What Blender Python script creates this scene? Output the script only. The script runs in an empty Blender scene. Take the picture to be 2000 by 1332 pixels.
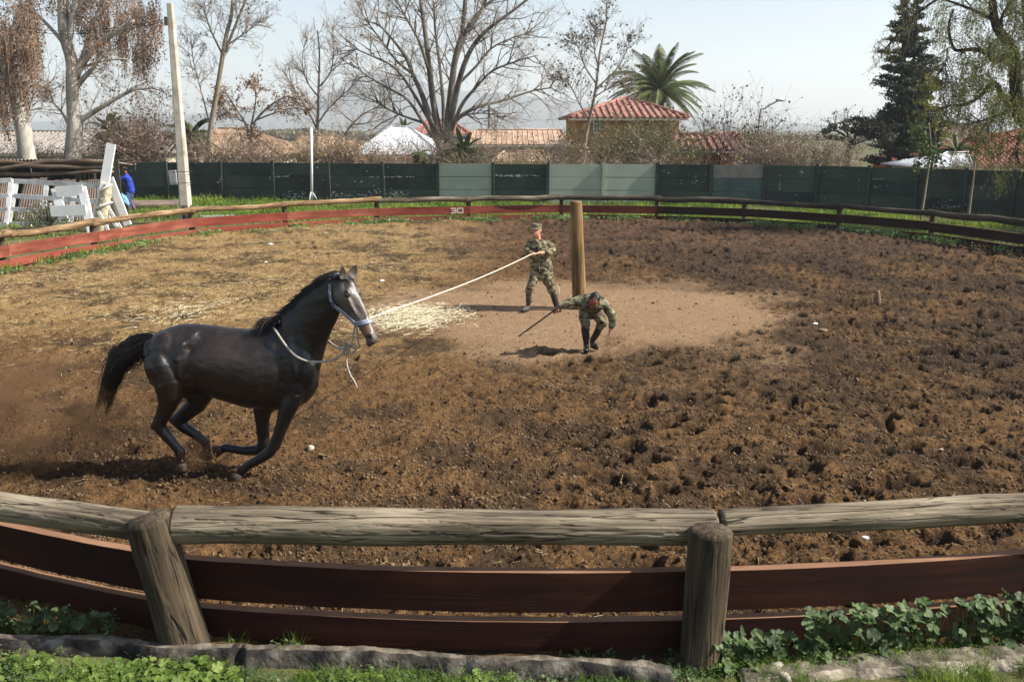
import bpy, math, random
import numpy as np
from mathutils import Vector, Matrix
sc = bpy.context.scene
PI = math.pi
rad = math.radians

# ------------------------------------------------------------------ camera, sky, sun, exposure
CAM_H = 3.5
PITCH = math.atan((666 - 252) / 1850.0)
cam_d = bpy.data.cameras.new('camera')
cam_d.sensor_width = 36.0
cam_d.lens = 36.0 * 1850.0 / 2000.0
cam_d.clip_start = 0.1
cam_d.clip_end = 9000
cam_d.dof.use_dof = True
cam_d.dof.focus_distance = 12.5
cam_d.dof.aperture_fstop = 4.5
cam = bpy.data.objects.new('camera', cam_d)
sc.collection.objects.link(cam)
cam.location = (0, 0, CAM_H)
cam.rotation_euler = (PI / 2 - PITCH, 0, 0)
sc.camera = cam

SUN_EL = rad(42)
SUN_AZ = rad(-7)           # measured from +X towards +Y
world = bpy.data.worlds.new('World')
sc.world = world
world.use_nodes = True
wn = world.node_tree
wn.nodes.clear()
sky = wn.nodes.new('ShaderNodeTexSky')
sky.sky_type = 'NISHITA'
sky.sun_disc = False
sky.sun_elevation = SUN_EL
sky.sun_rotation = PI / 2 - SUN_AZ
sky.air_density = 1.0
sky.dust_density = 1.2
sky.ozone_density = 1.0
hsv = wn.nodes.new('ShaderNodeHueSaturation')
hsv.inputs['Saturation'].default_value = 0.85
bg = wn.nodes.new('ShaderNodeBackground')
bg.inputs['Strength'].default_value = 0.088
wo = wn.nodes.new('ShaderNodeOutputWorld')
wn.links.new(sky.outputs[0], hsv.inputs['Color'])
wn.links.new(hsv.outputs[0], bg.inputs['Color'])
wn.links.new(bg.outputs[0], wo.inputs['Surface'])

sun_d = bpy.data.lights.new('sun', 'SUN')
sun_d.energy = 5.0
sun_d.angle = rad(0.53)
sun_d.color = (1.0, 0.95, 0.87)
sun = bpy.data.objects.new('sun', sun_d)
sc.collection.objects.link(sun)
sdir = Vector((math.cos(SUN_EL) * math.cos(SUN_AZ), math.cos(SUN_EL) * math.sin(SUN_AZ), math.sin(SUN_EL)))
sun.rotation_euler = sdir.to_track_quat('Z', 'Y').to_euler()
sun.location = (20, 5, 30)

sc.view_settings.view_transform = 'Standard'
sc.view_settings.look = 'None'
sc.view_settings.gamma = 1.0
sc.view_settings.use_curve_mapping = False
sc.view_settings.exposure = 0.92
sc.cycles.max_bounces = 5
sc.cycles.volume_bounces = 1
sc.cycles.transparent_max_bounces = 8

# ------------------------------------------------------------------ helpers
CP, SP = math.cos(PITCH), math.sin(PITCH)
def _dir(px, py):
    u = (px - 1000) / 1850.0
    v = (py - 666) / 1850.0
    return Vector((u, CP - v * SP, -SP - v * CP))
def G(px, py, h=0.0):
    """point at height h seen at that place of the photograph"""
    d = _dir(px, py)
    t = (h - CAM_H) / d.z
    return Vector((d.x * t, d.y * t, h))
def V(px, py, Y):
    """point at distance Y seen at that place of the photograph"""
    d = _dir(px, py)
    t = Y / d.y
    return Vector((d.x * t, Y, CAM_H + d.z * t))

def hashr(ix, iy, seed):
    n = (ix.astype(np.int64) * 374761393 + iy.astype(np.int64) * 668265263 + seed * 1442695041) & 0xffffffff
    n = ((n ^ (n >> 13)) * 1274126177) & 0xffffffff
    n = n ^ (n >> 16)
    return (n & 0xffffff) / float(0xffffff)
def vnoise(x, y, seed=0):
    x = np.asarray(x, float); y = np.asarray(y, float)
    ix = np.floor(x); iy = np.floor(y)
    fx = x - ix; fy = y - iy
    fx = fx * fx * (3 - 2 * fx); fy = fy * fy * (3 - 2 * fy)
    a = hashr(ix, iy, seed); b = hashr(ix + 1, iy, seed)
    c = hashr(ix, iy + 1, seed); d = hashr(ix + 1, iy + 1, seed)
    return (a + (b - a) * fx) * (1 - fy) + (c + (d - c) * fx) * fy
def fbm(x, y, seed=0, octv=4, gain=0.5):
    s = 0; a = 1.0; t = 0
    for o in range(octv):
        s = s + a * vnoise(x * 2.03 ** o + 17.3 * o, y * 2.03 ** o - 9.1 * o, seed + o)
        t += a; a *= gain
    return s / t

ORG = {}
def origin_of(o):
    return ORG.get(o.name, Vector((0, 0, 0)))
def setp(o, label=None, cat=None, group=None, kind=None):
    if label: o['label'] = label
    if cat: o['category'] = cat
    if group: o['group'] = group
    if kind: o['kind'] = kind
    return o
def thing(name, loc, label, cat, group=None, kind=None):
    o = bpy.data.objects.new(name, None)
    o.empty_display_size = 0.2
    sc.collection.objects.link(o)
    o.location = loc
    ORG[o.name] = Vector(loc)
    return setp(o, label, cat, group, kind)

def mesh_np(name, verts, faces):
    me = bpy.data.meshes.new(name)
    me.from_pydata([tuple(v) for v in verts], [], faces)
    return me

def add_obj(name, me, parent=None, matrix=None, smooth=True, base=None):
    """links a mesh whose vertices are in world space (or local, with a matrix)"""
    o = bpy.data.objects.new(name, me)
    sc.collection.objects.link(o)
    if matrix is None:
        if parent is not None:
            org = origin_of(parent)
        elif base is not None:
            org = Vector(base)
        else:
            n = len(me.vertices)
            co = np.empty(n * 3); me.vertices.foreach_get('co', co); co = co.reshape(-1, 3)
            org = Vector(((co[:, 0].min() + co[:, 0].max()) / 2, (co[:, 1].min() + co[:, 1].max()) / 2, co[:, 2].min()))
        me.transform(Matrix.Translation(-org))
        ORG[o.name] = org
        if parent is not None:
            o.parent = parent
        else:
            o.location = org
    else:
        ORG[o.name] = matrix.translation.copy()
        if parent is not None:
            o.parent = parent
            o.matrix_basis = Matrix.Translation(-origin_of(parent)) @ matrix
        else:
            o.matrix_basis = matrix
    if smooth:
        me.polygons.foreach_set('use_smooth', [True] * len(me.polygons))
    return o

class MB:
    def __init__(s):
        s.v = []; s.f = []; s.n = 0
    def add(s, verts, faces):
        verts = [tuple(p) for p in verts]
        b = s.n
        s.v.extend(verts); s.n += len(verts)
        s.f.extend([tuple(i + b for i in f) for f in faces])
    def box(s, c, d, m=None):
        hx, hy, hz = d[0] / 2, d[1] / 2, d[2] / 2
        P = [Vector((x * hx, y * hy, z * hz)) for x in (-1, 1) for y in (-1, 1) for z in (-1, 1)]
        if m is not None: P = [m @ p for p in P]
        c = Vector(c)
        s.add([p + c for p in P], [(0, 1, 3, 2), (4, 6, 7, 5), (0, 4, 5, 1), (2, 3, 7, 6), (0, 2, 6, 4), (1, 5, 7, 3)])
    def beam(s, a, b, w, t, up=Vector((0, 0, 1))):
        """box from a to b, w wide across, t thick along up-ish"""
        a = Vector(a); b = Vector(b); x = (b - a)
        L = x.length; x.normalize()
        y = up.cross(x)
        if y.length < 1e-4: y = Vector((0, 1, 0)).cross(x)
        y.normalize(); z = x.cross(y)
        m = Matrix((x, y, z)).transposed()
        s.box((a + b) / 2, (L, w, t), m)
    def tube(s, pts, rr, n=6, cap=True, flat=None):
        pts = [Vector(p) for p in pts]
        k = len(pts)
        if isinstance(rr, (int, float)): rr = [rr] * k
        b = s.n; V_ = []
        prev = None
        for i, p in enumerate(pts):
            d = pts[min(i + 1, k - 1)] - pts[max(i - 1, 0)]
            if d.length < 1e-9: d = Vector((0, 0, 1))
            d.normalize()
            if prev is None:
                u = d.orthogonal()
            else:
                u = prev - d * prev.dot(d)
                if u.length < 1e-6: u = d.orthogonal()
            u.normalize(); prev = u
            w = d.cross(u)
            r = rr[i]
            for j in range(n):
                a = 2 * PI * j / n
                V_.append(p + (u * math.cos(a) + w * math.sin(a)) * r)
        F = []
        for i in range(k - 1):
            for j in range(n):
                j2 = (j + 1) % n
                F.append((i * n + j, i * n + j2, (i + 1) * n + j2, (i + 1) * n + j))
        if cap:
            F.append(tuple(range(n - 1, -1, -1)))
            F.append(tuple((k - 1) * n + j for j in range(n)))
        s.add(V_, F)
    def loft(s, stations, n=20):
        """stations: (center, u*ru, w*rw) -> ellipse rings; optional 4th: (sq) superellipse"""
        k = len(stations); V_ = []
        for st in stations:
            c, u, w = st[0], st[1], st[2]
            for j in range(n):
                a = 2 * PI * j / n
                V_.append(Vector(c) + Vector(u) * math.cos(a) + Vector(w) * math.sin(a))
        F = []
        for i in range(k - 1):
            for j in range(n):
                j2 = (j + 1) % n
                F.append((i * n + j, i * n + j2, (i + 1) * n + j2, (i + 1) * n + j))
        F.append(tuple(range(n - 1, -1, -1)))
        F.append(tuple((k - 1) * n + j for j in range(n)))
        s.add(V_, F)
    def ell(s, c, r, m=None, n=14, k=9):
        V_ = []; c = Vector(c)
        for i in range(1, k):
            t = PI * i / k
            for j in range(n):
                a = 2 * PI * j / n
                p = Vector((r[0] * math.sin(t) * math.cos(a), r[1] * math.sin(t) * math.sin(a), r[2] * math.cos(t)))
                if m is not None: p = m @ p
                V_.append(c + p)
        top = Vector((0, 0, r[2])); bot = Vector((0, 0, -r[2]))
        if m is not None: top = m @ top; bot = m @ bot
        V_.append(c + top); V_.append(c + bot)
        F = []
        for i in range(k - 2):
            for j in range(n):
                j2 = (j + 1) % n
                F.append((i * n + j, (i + 1) * n + j, (i + 1) * n + j2, i * n + j2))
        T = (k - 1) * n
        for j in range(n):
            F.append((T, j, (j + 1) % n)); F.append((T + 1, (k - 2) * n + (j + 1) % n, (k - 2) * n + j))
        s.add(V_, F)
    def cap(s, a, ra, b, rb, n=12):
        """round cone between two balls"""
        a = Vector(a); b = Vector(b)
        d = b - a; L = d.length
        if L < 1e-6: s.ell(a, (ra,) * 3); return
        d.normalize(); u = d.orthogonal().normalized(); w = d.cross(u)
        st = []
        for t in (90, 60, 30, 0):
            st.append((a - d * ra * math.sin(rad(t)), max(ra * math.cos(rad(t)), 1e-3)))
        for t in (0, 30, 60, 90):
            st.append((b + d * rb * math.sin(rad(t)), max(rb * math.cos(rad(t)), 1e-3)))
        s.loft([(c, u * r, w * r) for c, r in st], n)
    def chain(s, pts, rr, n=12):
        for i in range(len(pts) - 1):
            s.cap(pts[i], rr[i], pts[i + 1], rr[i + 1], n)
    def mesh(s, name):
        me = bpy.data.meshes.new(name)
        me.from_pydata(s.v, [], s.f)
        return me
    def build(s, name, mat, parent=None, matrix=None, smooth=False, base=None, label=None, kind=None, cat=None, group=None):
        me = s.mesh(name)
        if mat is not None: me.materials.append(mat)
        o = add_obj(name, me, parent, matrix, smooth, base)
        setp(o, label, cat, group, kind)
        return o

def remesh_build(mb, name, mat, parent=None, voxel=0.012, smooth=6, base=None, disp=None, fac=0.5):
    me = mb.mesh(name + '_raw')
    t = bpy.data.objects.new('raw', me)
    sc.collection.objects.link(t)
    r = t.modifiers.new('r', 'REMESH'); r.mode = 'VOXEL'; r.voxel_size = voxel; r.use_smooth_shade = True
    sm = t.modifiers.new('s', 'SMOOTH'); sm.factor = fac; sm.iterations = smooth
    dg = bpy.context.evaluated_depsgraph_get()
    dg.update()
    out = bpy.data.meshes.new_from_object(t.evaluated_get(dg))
    bpy.data.objects.remove(t); bpy.data.meshes.remove(me)
    out.name = name
    if disp:
        co = np.empty(len(out.vertices) * 3); out.vertices.foreach_get('co', co); co = co.reshape(-1, 3)
        nr = np.empty(len(out.vertices) * 3); out.vertices.foreach_get('normal', nr); nr = nr.reshape(-1, 3)
        co = disp(co, nr)
        out.vertices.foreach_set('co', co.ravel()); out.update()
    out.materials.clear()
    if mat is not None: out.materials.append(mat)
    return add_obj(name, out, parent, None, True, base)

# ------------------------------------------------------------------ materials
def S(r, g, b):
    f = lambda c: ((c / 255.0) / 12.92 if c / 255.0 <= 0.04045 else (((c / 255.0) + 0.055) / 1.055) ** 2.4)
    return (f(r), f(g), f(b), 1.0)
_mc = {}
def mat(name, cols, scale=4.0, rough=0.8, bump=0.0, bscale=None, stretch=(1, 1, 1), detail=5.0, spec=0.3,
        pos=None, const=False, distort=0.0, trans=0.0, metal=0.0, sheen=0.0, coord='Object', flecks=None):
    if name in _mc: return _mc[name]
    m = bpy.data.materials.new(name); m.use_nodes = True
    nt = m.node_tree; N = nt.nodes; L = nt.links
    b = N['Principled BSDF']
    b.inputs['Roughness'].default_value = rough
    b.inputs['Specular IOR Level'].default_value = spec
    b.inputs['Metallic'].default_value = metal
    tc = N.new('ShaderNodeTexCoord'); mp = N.new('ShaderNodeMapping')
    mp.inputs['Scale'].default_value = stretch
    L.new(tc.outputs[coord], mp.inputs['Vector'])
    out = None
    if len(cols) > 1:
        nz = N.new('ShaderNodeTexNoise'); nz.inputs['Scale'].default_value = scale
        nz.inputs['Detail'].default_value = detail; nz.inputs['Distortion'].default_value = distort
        L.new(mp.outputs[0], nz.inputs['Vector'])
        cr = N.new('ShaderNodeValToRGB'); e = cr.color_ramp.elements
        k = len(cols)
        ps = pos or [0.3 + 0.4 * i / (k - 1) for i in range(k)]
        while len(e) < k: e.new(0.5)
        for i in range(k):
            e[i].position = ps[i]; e[i].color = cols[i]
        if const: cr.color_ramp.interpolation = 'CONSTANT'
        L.new(nz.outputs['Fac'], cr.inputs['Fac'])
        out = cr.outputs['Color']
    if flecks:
        fc, fs, fth = flecks
        n2 = N.new('ShaderNodeTexNoise'); n2.inputs['Scale'].default_value = fs; n2.inputs['Detail'].default_value = 8
        n2.inputs['Roughness'].default_value = 0.65
        L.new(mp.outputs[0], n2.inputs['Vector'])
        c2 = N.new('ShaderNodeValToRGB')
        c2.color_ramp.elements[0].position = fth; c2.color_ramp.elements[0].color = (0, 0, 0, 1)
        c2.color_ramp.elements[1].position = fth + 0.03; c2.color_ramp.elements[1].color = (1, 1, 1, 1)
        L.new(n2.outputs['Fac'], c2.inputs['Fac'])
        mx = N.new('ShaderNodeMix'); mx.data_type = 'RGBA'
        L.new(c2.outputs['Color'], mx.inputs[0])
        if out: L.new(out, mx.inputs[6])
        else: mx.inputs[6].default_value = cols[0]
        mx.inputs[7].default_value = fc
        out = mx.outputs[2]
    if out: L.new(out, b.inputs['Base Color'])
    else: b.inputs['Base Color'].default_value = cols[0]
    if bump > 0:
        nb = N.new('ShaderNodeTexNoise'); nb.inputs['Scale'].default_value = bscale or scale * 3
        nb.inputs['Detail'].default_value = 6
        L.new(mp.outputs[0], nb.inputs['Vector'])
        bp = N.new('ShaderNodeBump'); bp.inputs['Strength'].default_value = 1.0
        bp.inputs['Distance'].default_value = bump
        L.new(nb.outputs['Fac'], bp.inputs['Height']); L.new(bp.outputs[0], b.inputs['Normal'])
    if trans > 0:
        tl = N.new('ShaderNodeBsdfTranslucent'); mxs = N.new('ShaderNodeMixShader')
        mxs.inputs[0].default_value = trans
        if out: L.new(out, tl.inputs['Color'])
        else: tl.inputs['Color'].default_value = cols[0]
        L.new(b.outputs[0], mxs.inputs[1]); L.new(tl.outputs[0], mxs.inputs[2])
        L.new(mxs.outputs[0], N['Material Output'].inputs['Surface'])
    _mc[name] = m
    return m

def wood(name, cols, ax=0, scale=8, st=.10, crack=(30, 25, 21), lines=((9.0, .014), (17.0, .016), (30.0, .02)), rough=.9, depth=.012, spots=None):
    """weathered timber: grain stretched along the axis and thin wandering drying cracks"""
    if name in _mc: return _mc[name]
    m = bpy.data.materials.new(name); m.use_nodes = True; nt = m.node_tree; N = nt.nodes; L = nt.links; b = N['Principled BSDF']
    b.inputs['Roughness'].default_value = rough; b.inputs['Specular IOR Level'].default_value = .2
    tc = N.new('ShaderNodeTexCoord')
    def mapped(k):
        mp = N.new('ShaderNodeMapping'); s_ = [1, 1, 1]; s_[ax] = k; mp.inputs['Scale'].default_value = s_; L.new(tc.outputs['Object'], mp.inputs[0]); return mp.outputs[0]
    g = N.new('ShaderNodeTexNoise'); g.inputs['Scale'].default_value = scale * 3.2; g.inputs['Detail'].default_value = 8; g.inputs['Roughness'].default_value = .6; L.new(mapped(st * .5), g.inputs['Vector'])
    w = N.new('ShaderNodeTexNoise'); w.inputs['Scale'].default_value = 3; w.inputs['Detail'].default_value = 5; L.new(mapped(.35), w.inputs['Vector'])
    av_ = N.new('ShaderNodeMath'); av_.operation = 'ADD'; L.new(g.outputs['Fac'], av_.inputs[0]); L.new(w.outputs['Fac'], av_.inputs[1])
    hf_ = N.new('ShaderNodeMath'); hf_.operation = 'MULTIPLY'; hf_.inputs[1].default_value = .5; L.new(av_.outputs[0], hf_.inputs[0])
    cr = N.new('ShaderNodeValToRGB'); e = cr.color_ramp.elements
    while len(e) < len(cols): e.new(.5)
    for i, c in enumerate(cols): e[i].position = .38 + .26 * i / (len(cols) - 1); e[i].color = c
    L.new(hf_.outputs[0], cr.inputs[0]); out = cr.outputs[0]; hgt_ = g.outputs['Fac']
    msk = None
    for k, (sc_, wd) in enumerate(lines):
        n = N.new('ShaderNodeTexNoise'); n.inputs['Scale'].default_value = sc_; n.inputs['Detail'].default_value = 1.5; n.inputs['Distortion'].default_value = .15; L.new(mapped(st), n.inputs['Vector'])
        r = N.new('ShaderNodeValToRGB'); q = r.color_ramp.elements; q[0].position = .5 - wd; q[0].color = (0, 0, 0, 1); q[1].position = .5 + wd; q[1].color = (0, 0, 0, 1); q.new(.5).color = (1, 1, 1, 1)
        L.new(n.outputs['Fac'], r.inputs[0])
        nb = N.new('ShaderNodeTexNoise'); nb.inputs['Scale'].default_value = sc_ * .8; nb.inputs['Detail'].default_value = 2; L.new(mapped(st * 3), nb.inputs['Vector'])
        mk = N.new('ShaderNodeMapRange'); mk.inputs['From Min'].default_value = .47; mk.inputs['From Max'].default_value = .60; L.new(nb.outputs['Fac'], mk.inputs['Value'])
        ml = N.new('ShaderNodeMath'); ml.operation = 'MULTIPLY'; L.new(r.outputs[0], ml.inputs[0]); L.new(mk.outputs[0], ml.inputs[1])
        if msk is None: msk = ml.outputs[0]
        else:
            a = N.new('ShaderNodeMath'); a.operation = 'MAXIMUM'; L.new(msk, a.inputs[0]); L.new(ml.outputs[0], a.inputs[1]); msk = a.outputs[0]
    mx = N.new('ShaderNodeMix'); mx.data_type = 'RGBA'; L.new(msk, mx.inputs[0]); L.new(out, mx.inputs[6]); mx.inputs[7].default_value = S(*crack); out = mx.outputs[2]
    if spots:
        n = N.new('ShaderNodeTexNoise'); n.inputs['Scale'].default_value = spots[1]; n.inputs['Detail'].default_value = 9; n.inputs['Roughness'].default_value = .7; L.new(mapped(.5), n.inputs['Vector'])
        r = N.new('ShaderNodeValToRGB'); r.color_ramp.elements[0].position = spots[2]; r.color_ramp.elements[1].position = spots[2] + .04; L.new(n.outputs['Fac'], r.inputs[0])
        m2 = N.new('ShaderNodeMix'); m2.data_type = 'RGBA'; L.new(r.outputs[0], m2.inputs[0]); L.new(out, m2.inputs[6]); m2.inputs[7].default_value = spots[0]; out = m2.outputs[2]
    L.new(out, b.inputs['Base Color'])
    s1 = N.new('ShaderNodeMath'); s1.operation = 'SUBTRACT'; L.new(hgt_, s1.inputs[0]); L.new(msk, s1.inputs[1])
    bp = N.new('ShaderNodeBump'); bp.inputs['Distance'].default_value = depth; L.new(s1.outputs[0], bp.inputs['Height']); L.new(bp.outputs[0], b.inputs['Normal'])
    _mc[name] = m; return m
def soup(name, P, F, m, parent=None, smooth=False, base=None, kind=None, label=None, cat=None, group=None):
    """fast mesh from arrays: P (n,3), F (m,k)"""
    P = np.asarray(P, float); F = np.asarray(F, np.int32); k = F.shape[1]
    me = bpy.data.meshes.new(name)
    me.vertices.add(len(P)); me.vertices.foreach_set('co', P.ravel())
    me.loops.add(F.size); me.loops.foreach_set('vertex_index', F.ravel())
    me.polygons.add(len(F)); me.polygons.foreach_set('loop_start', np.arange(0, F.size, k, dtype=np.int32))
    me.polygons.foreach_set('loop_total', np.full(len(F), k, dtype=np.int32))
    me.update(calc_edges=True)
    me.materials.append(m)
    o = add_obj(name, me, parent, None, smooth, base)
    return setp(o, label, cat, group, kind)
def leaf_arrays(C, size, rs, aspect=2.0, droop=0.0, jitter=.4):
    """one quad (rhombus) per centre, random attitude; droop 1 = hanging"""
    C = np.asarray(C, float); n = len(C)
    d = rs.normal(size=(n, 3)); d[:, 2] = d[:, 2] * (1 - droop) - droop * 1.6
    d /= np.linalg.norm(d, axis=1)[:, None]
    r = rs.normal(size=(n, 3)); w = np.cross(d, r); w /= np.linalg.norm(w, axis=1)[:, None] + 1e-9
    s = (size * (1 + jitter * rs.uniform(-1, 1, n)))[:, None]
    a = C - d * s * .5; b = C + d * s * .5; mid = C
    wv_ = w * s / aspect * .5
    P = np.stack([a, mid + wv_, b, mid - wv_], 1).reshape(-1, 3)
    F = np.arange(4 * n).reshape(-1, 4)
    return P, F
def blade_arrays(B, h, w, rs, lean=.35):
    """bent grass blades: two quads each tapering to a point (as 5-vertex strips)"""
    B = np.asarray(B, float); n = len(B)
    h = h * (1 + .45 * rs.uniform(-1, 1, n)); a = rs.uniform(0, 2 * PI, n)
    dx = np.stack([np.cos(a), np.sin(a), 0 * a], 1); la = rs.uniform(0, 2 * PI, n); ll = lean * rs.uniform(.2, 1.4, n) * h
    ld = np.stack([np.cos(la) * ll, np.sin(la) * ll, 0 * la], 1)
    up = np.zeros((n, 3)); up[:, 2] = h
    W = dx * (w * .5)
    p0 = B - W; p1 = B + W; m_ = B + up * .55 + ld * .3
    p2 = m_ + W * .75; p3 = m_ - W * .75
    p4 = B + up + ld
    P = np.stack([p0, p1, p2, p3, p4], 1).reshape(-1, 3)
    i = np.arange(n) * 5
    F = np.concatenate([np.stack([i, i + 1, i + 2], 1), np.stack([i, i + 2, i + 3], 1), np.stack([i + 3, i + 2, i + 4], 1)])
    return P, F
# ------------------------------------------------------------------ fence line of the ring (post centres on the ground)
RAIL_H = 0.875
far_px = [(-205, 492), (0, 458), (180, 434), (372, 410), (555, 399.5), (735, 392), (915, 388.5), (1097, 386), (1284, 388), (1455, 392.5),
          (1640, 403), (1823, 416), (2010, 437)]
far_pts = [G(x, y, RAIL_H).xy for x, y in far_px]
near_l = G(372, 1262).xy
near_r = G(1368, 1292).xy
allp = np.array([(p.x, p.y) for p in far_pts] + [tuple(near_l), tuple(near_r)])
A_ = np.c_[2 * allp, np.ones(len(allp))]
sol = np.linalg.lstsq(A_, (allp ** 2).sum(1), rcond=None)[0]
CX, CY = sol[0], sol[1]
RR = math.sqrt(sol[2] + CX * CX + CY * CY)
print('RING', CX, CY, RR, near_l, near_r, far_pts[0], far_pts[-1])
def ang(p): return math.atan2(p[1] - CY, p[0] - CX)
# posts anticlockwise, starting at near-right: right side, far (right to left), left side, near-left
def ringr(a):
    """radius of the fence at an angle, through all the known posts"""
    P = sorted([(ang(p), math.hypot(p[0] - CX, p[1] - CY)) for p in allp])
    As = np.array([p[0] for p in P]); Rs = np.array([p[1] for p in P])
    As = np.r_[As - 2 * PI, As, As + 2 * PI]; Rs = np.r_[Rs, Rs, Rs]
    return np.interp(a, As, Rs)
posts = []
a0 = ang(near_r); a1 = ang(far_pts[-1])
nfill = max(1, round(RR * ((a1 - a0) % (2 * PI)) / 3.6))
right_fill = [a0 + ((a1 - a0) % (2 * PI)) * i / nfill for i in range(1, nfill)]
a2 = ang(far_pts[0]); a3 = ang(near_l)
nf2 = max(1, round(RR * ((a3 - a2) % (2 * PI)) / 3.6))
left_fill = [a2 + ((a3 - a2) % (2 * PI)) * i / nf2 for i in range(1, nf2)]
_a = G(1412, 1021, .90); _q = G(2000, 992, .93); _b = _a + (_q - _a) * 1.35
right_fill[0] = ang((_b.x - .10, _b.y))
_a = G(290, 1029, .88); _q = G(0, 990, .93); _b = _a + (_q - _a) * 2.1
left_fill[-1] = ang((_b.x + .12, _b.y))
def onring(a):
    r = float(ringr(a)); return Vector((CX + r * math.cos(a), CY + r * math.sin(a)))
ring_posts = [('near', Vector(near_r))] + [('fill', onring(a)) for a in right_fill] + \
             [('far', Vector(p)) for p in reversed(far_pts)] + [('fill', onring(a)) for a in left_fill] + [('near', Vector(near_l))]

# ------------------------------------------------------------------ ground of the ring
POLE = G(1134, 603)
NR, NC = 760, 1060
Y0, Y1 = 6.0, 41.0
iv = np.linspace(1 / Y0, 1 / Y1, NR)
Yr = 1 / iv
uc = np.linspace(-1, 1, NC)
def halfw(Y): return 0.60 * Y + 1.6
YY = np.repeat(Yr[:, None], NC, 1)
XX = uc[None, :] * halfw(YY)
dp = np.hypot(XX - POLE.x, YY - POLE.y)
sm = lambda a, b, t: (lambda q: q * q * (3 - 2 * q))(np.clip((t - a) / (b - a), 0, 1))
wob = fbm(XX * .5, YY * .5, 5, 3) - .5
rough_m = sm(2.5, 5.4, dp + wob * 5)                                  # trampled smooth round the pole
straw_m = sm(0.5, -4.0, XX + wob * 3) * sm(12.5, 17.0, YY + wob * 6) * rough_m
dark_m = sm(0.5, 5.0, XX + wob * 4) * rough_m
Hh = (fbm(XX * .35, YY * .35, 11, 3) - .5) * .10 + (fbm(XX * 1.6, YY * 1.6, 21, 3) - .5) * .085 * (.25 + .75 * rough_m)
churn = fbm(XX * 6, YY * 6, 31, 3, .55)
Hh += (churn - .5) * .075 * (.12 + .88 * rough_m) * (1 - .55 * straw_m)
Hh += (fbm(XX * 17, YY * 17, 41, 3, .65) - .5) * .042 * (.3 + .7 * rough_m)
ch2 = fbm(XX * 5.6, YY * 6.4, 131, 4, .62); hol = sm(.57, .71, ch2) * rough_m * (.30 + .70 * sm(-2, 2.5, XX)) * (1 - .8 * straw_m)
Hh -= .060 * hol; Hh += .022 * sm(.50, .36, ch2) * rough_m
damp_shade = hol * .75  # hollows: damp soil, plus shade put into the colour
rng = np.random.RandomState(4)
npit = 0
pcount = 4600
pa = rng.uniform(0, 2 * PI, pcount); pr_ = RR * np.sqrt(rng.uniform(0.03, 1, pcount)) * .985
for a, r in zip(pa, pr_):
    x = CX + r * math.cos(a); y = CY + r * math.sin(a)
    if y < Y0 + .3 or y > Y1 - 1 or abs(x) > halfw(y) * .99: continue
    d = math.hypot(x - POLE.x, y - POLE.y)
    if d < 3.6: continue
    wgt = 0.30
    if float(fbm(np.array([x * .45]), np.array([y * .45]), 15, 3)[0]) < .45 and rng.rand() < .55: continue
    if x > 0: wgt = 1.0
    if x < -1 and y > 13: wgt = 0.2
    if x < 0 and y < 12: wgt = .30
    if rng.rand() > wgt: continue
    R_ = .06 + .13 * rng.rand() ** 1.2; dep = (.35 + .65 * rng.rand()) * R_ * .95 * (0.7 if x < 0 else 1.0)
    i = int((1 / y - iv[0]) / (iv[-1] - iv[0]) * (NR - 1))
    di = int(abs(1 / (y - 3 * R_) - 1 / y) / abs(iv[1] - iv[0])) + 2
    j = int((x / halfw(y) + 1) / 2 * (NC - 1)); dj = int(3 * R_ / halfw(y) / 2 * (NC - 1)) + 2
    s_ = (slice(max(0, i - di), min(NR, i + di)), slice(max(0, j - dj), min(NC, j + dj)))
    e = rng.uniform(.6, 1.0); th = rng.uniform(0, PI)
    X_ = XX[s_] - x; Y_ = YY[s_] - y
    u = (X_ * math.cos(th) + Y_ * math.sin(th)) / R_; w = (-X_ * math.sin(th) + Y_ * math.cos(th)) / (R_ * e)
    q = np.sqrt(u * u + w * w) + (churn[s_] - .5) * 1.3
    Hh[s_] += -dep * np.exp(-(np.clip(q, 0, 9) / .8) ** 4) + dep * .22 * np.exp(-((q - 1.35) / .42) ** 2)
    damp_shade[s_] = np.maximum(damp_shade[s_], np.exp(-(np.clip(q, 0, 9) / .9) ** 4))  # pit floors: damp soil, plus their shade put into the colour
# the horse's cast shadow darkened into the soil colour, with damp dug-up hollows
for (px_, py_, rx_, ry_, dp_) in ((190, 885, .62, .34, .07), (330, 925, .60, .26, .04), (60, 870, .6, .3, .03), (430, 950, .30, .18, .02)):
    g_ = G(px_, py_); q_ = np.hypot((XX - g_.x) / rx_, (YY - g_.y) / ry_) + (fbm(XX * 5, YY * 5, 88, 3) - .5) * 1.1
    Hh -= dp_ * np.exp(-np.clip(q_, 0, 9) ** 4); damp_shade = np.maximum(damp_shade, .9 * np.exp(-np.clip(q_ * .9, 0, 9) ** 4))

rad_r = np.hypot(XX - CX, YY - CY)
edge = ringr(np.arctan2(YY - CY, XX - CX))
Hh += .10 * sm(2.2, .6, edge - rad_r) * sm(24, 32, YY)                   # the dirt banks up against the far boards
Hh = np.where(rad_r > edge + .15, -.22, Hh)
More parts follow.
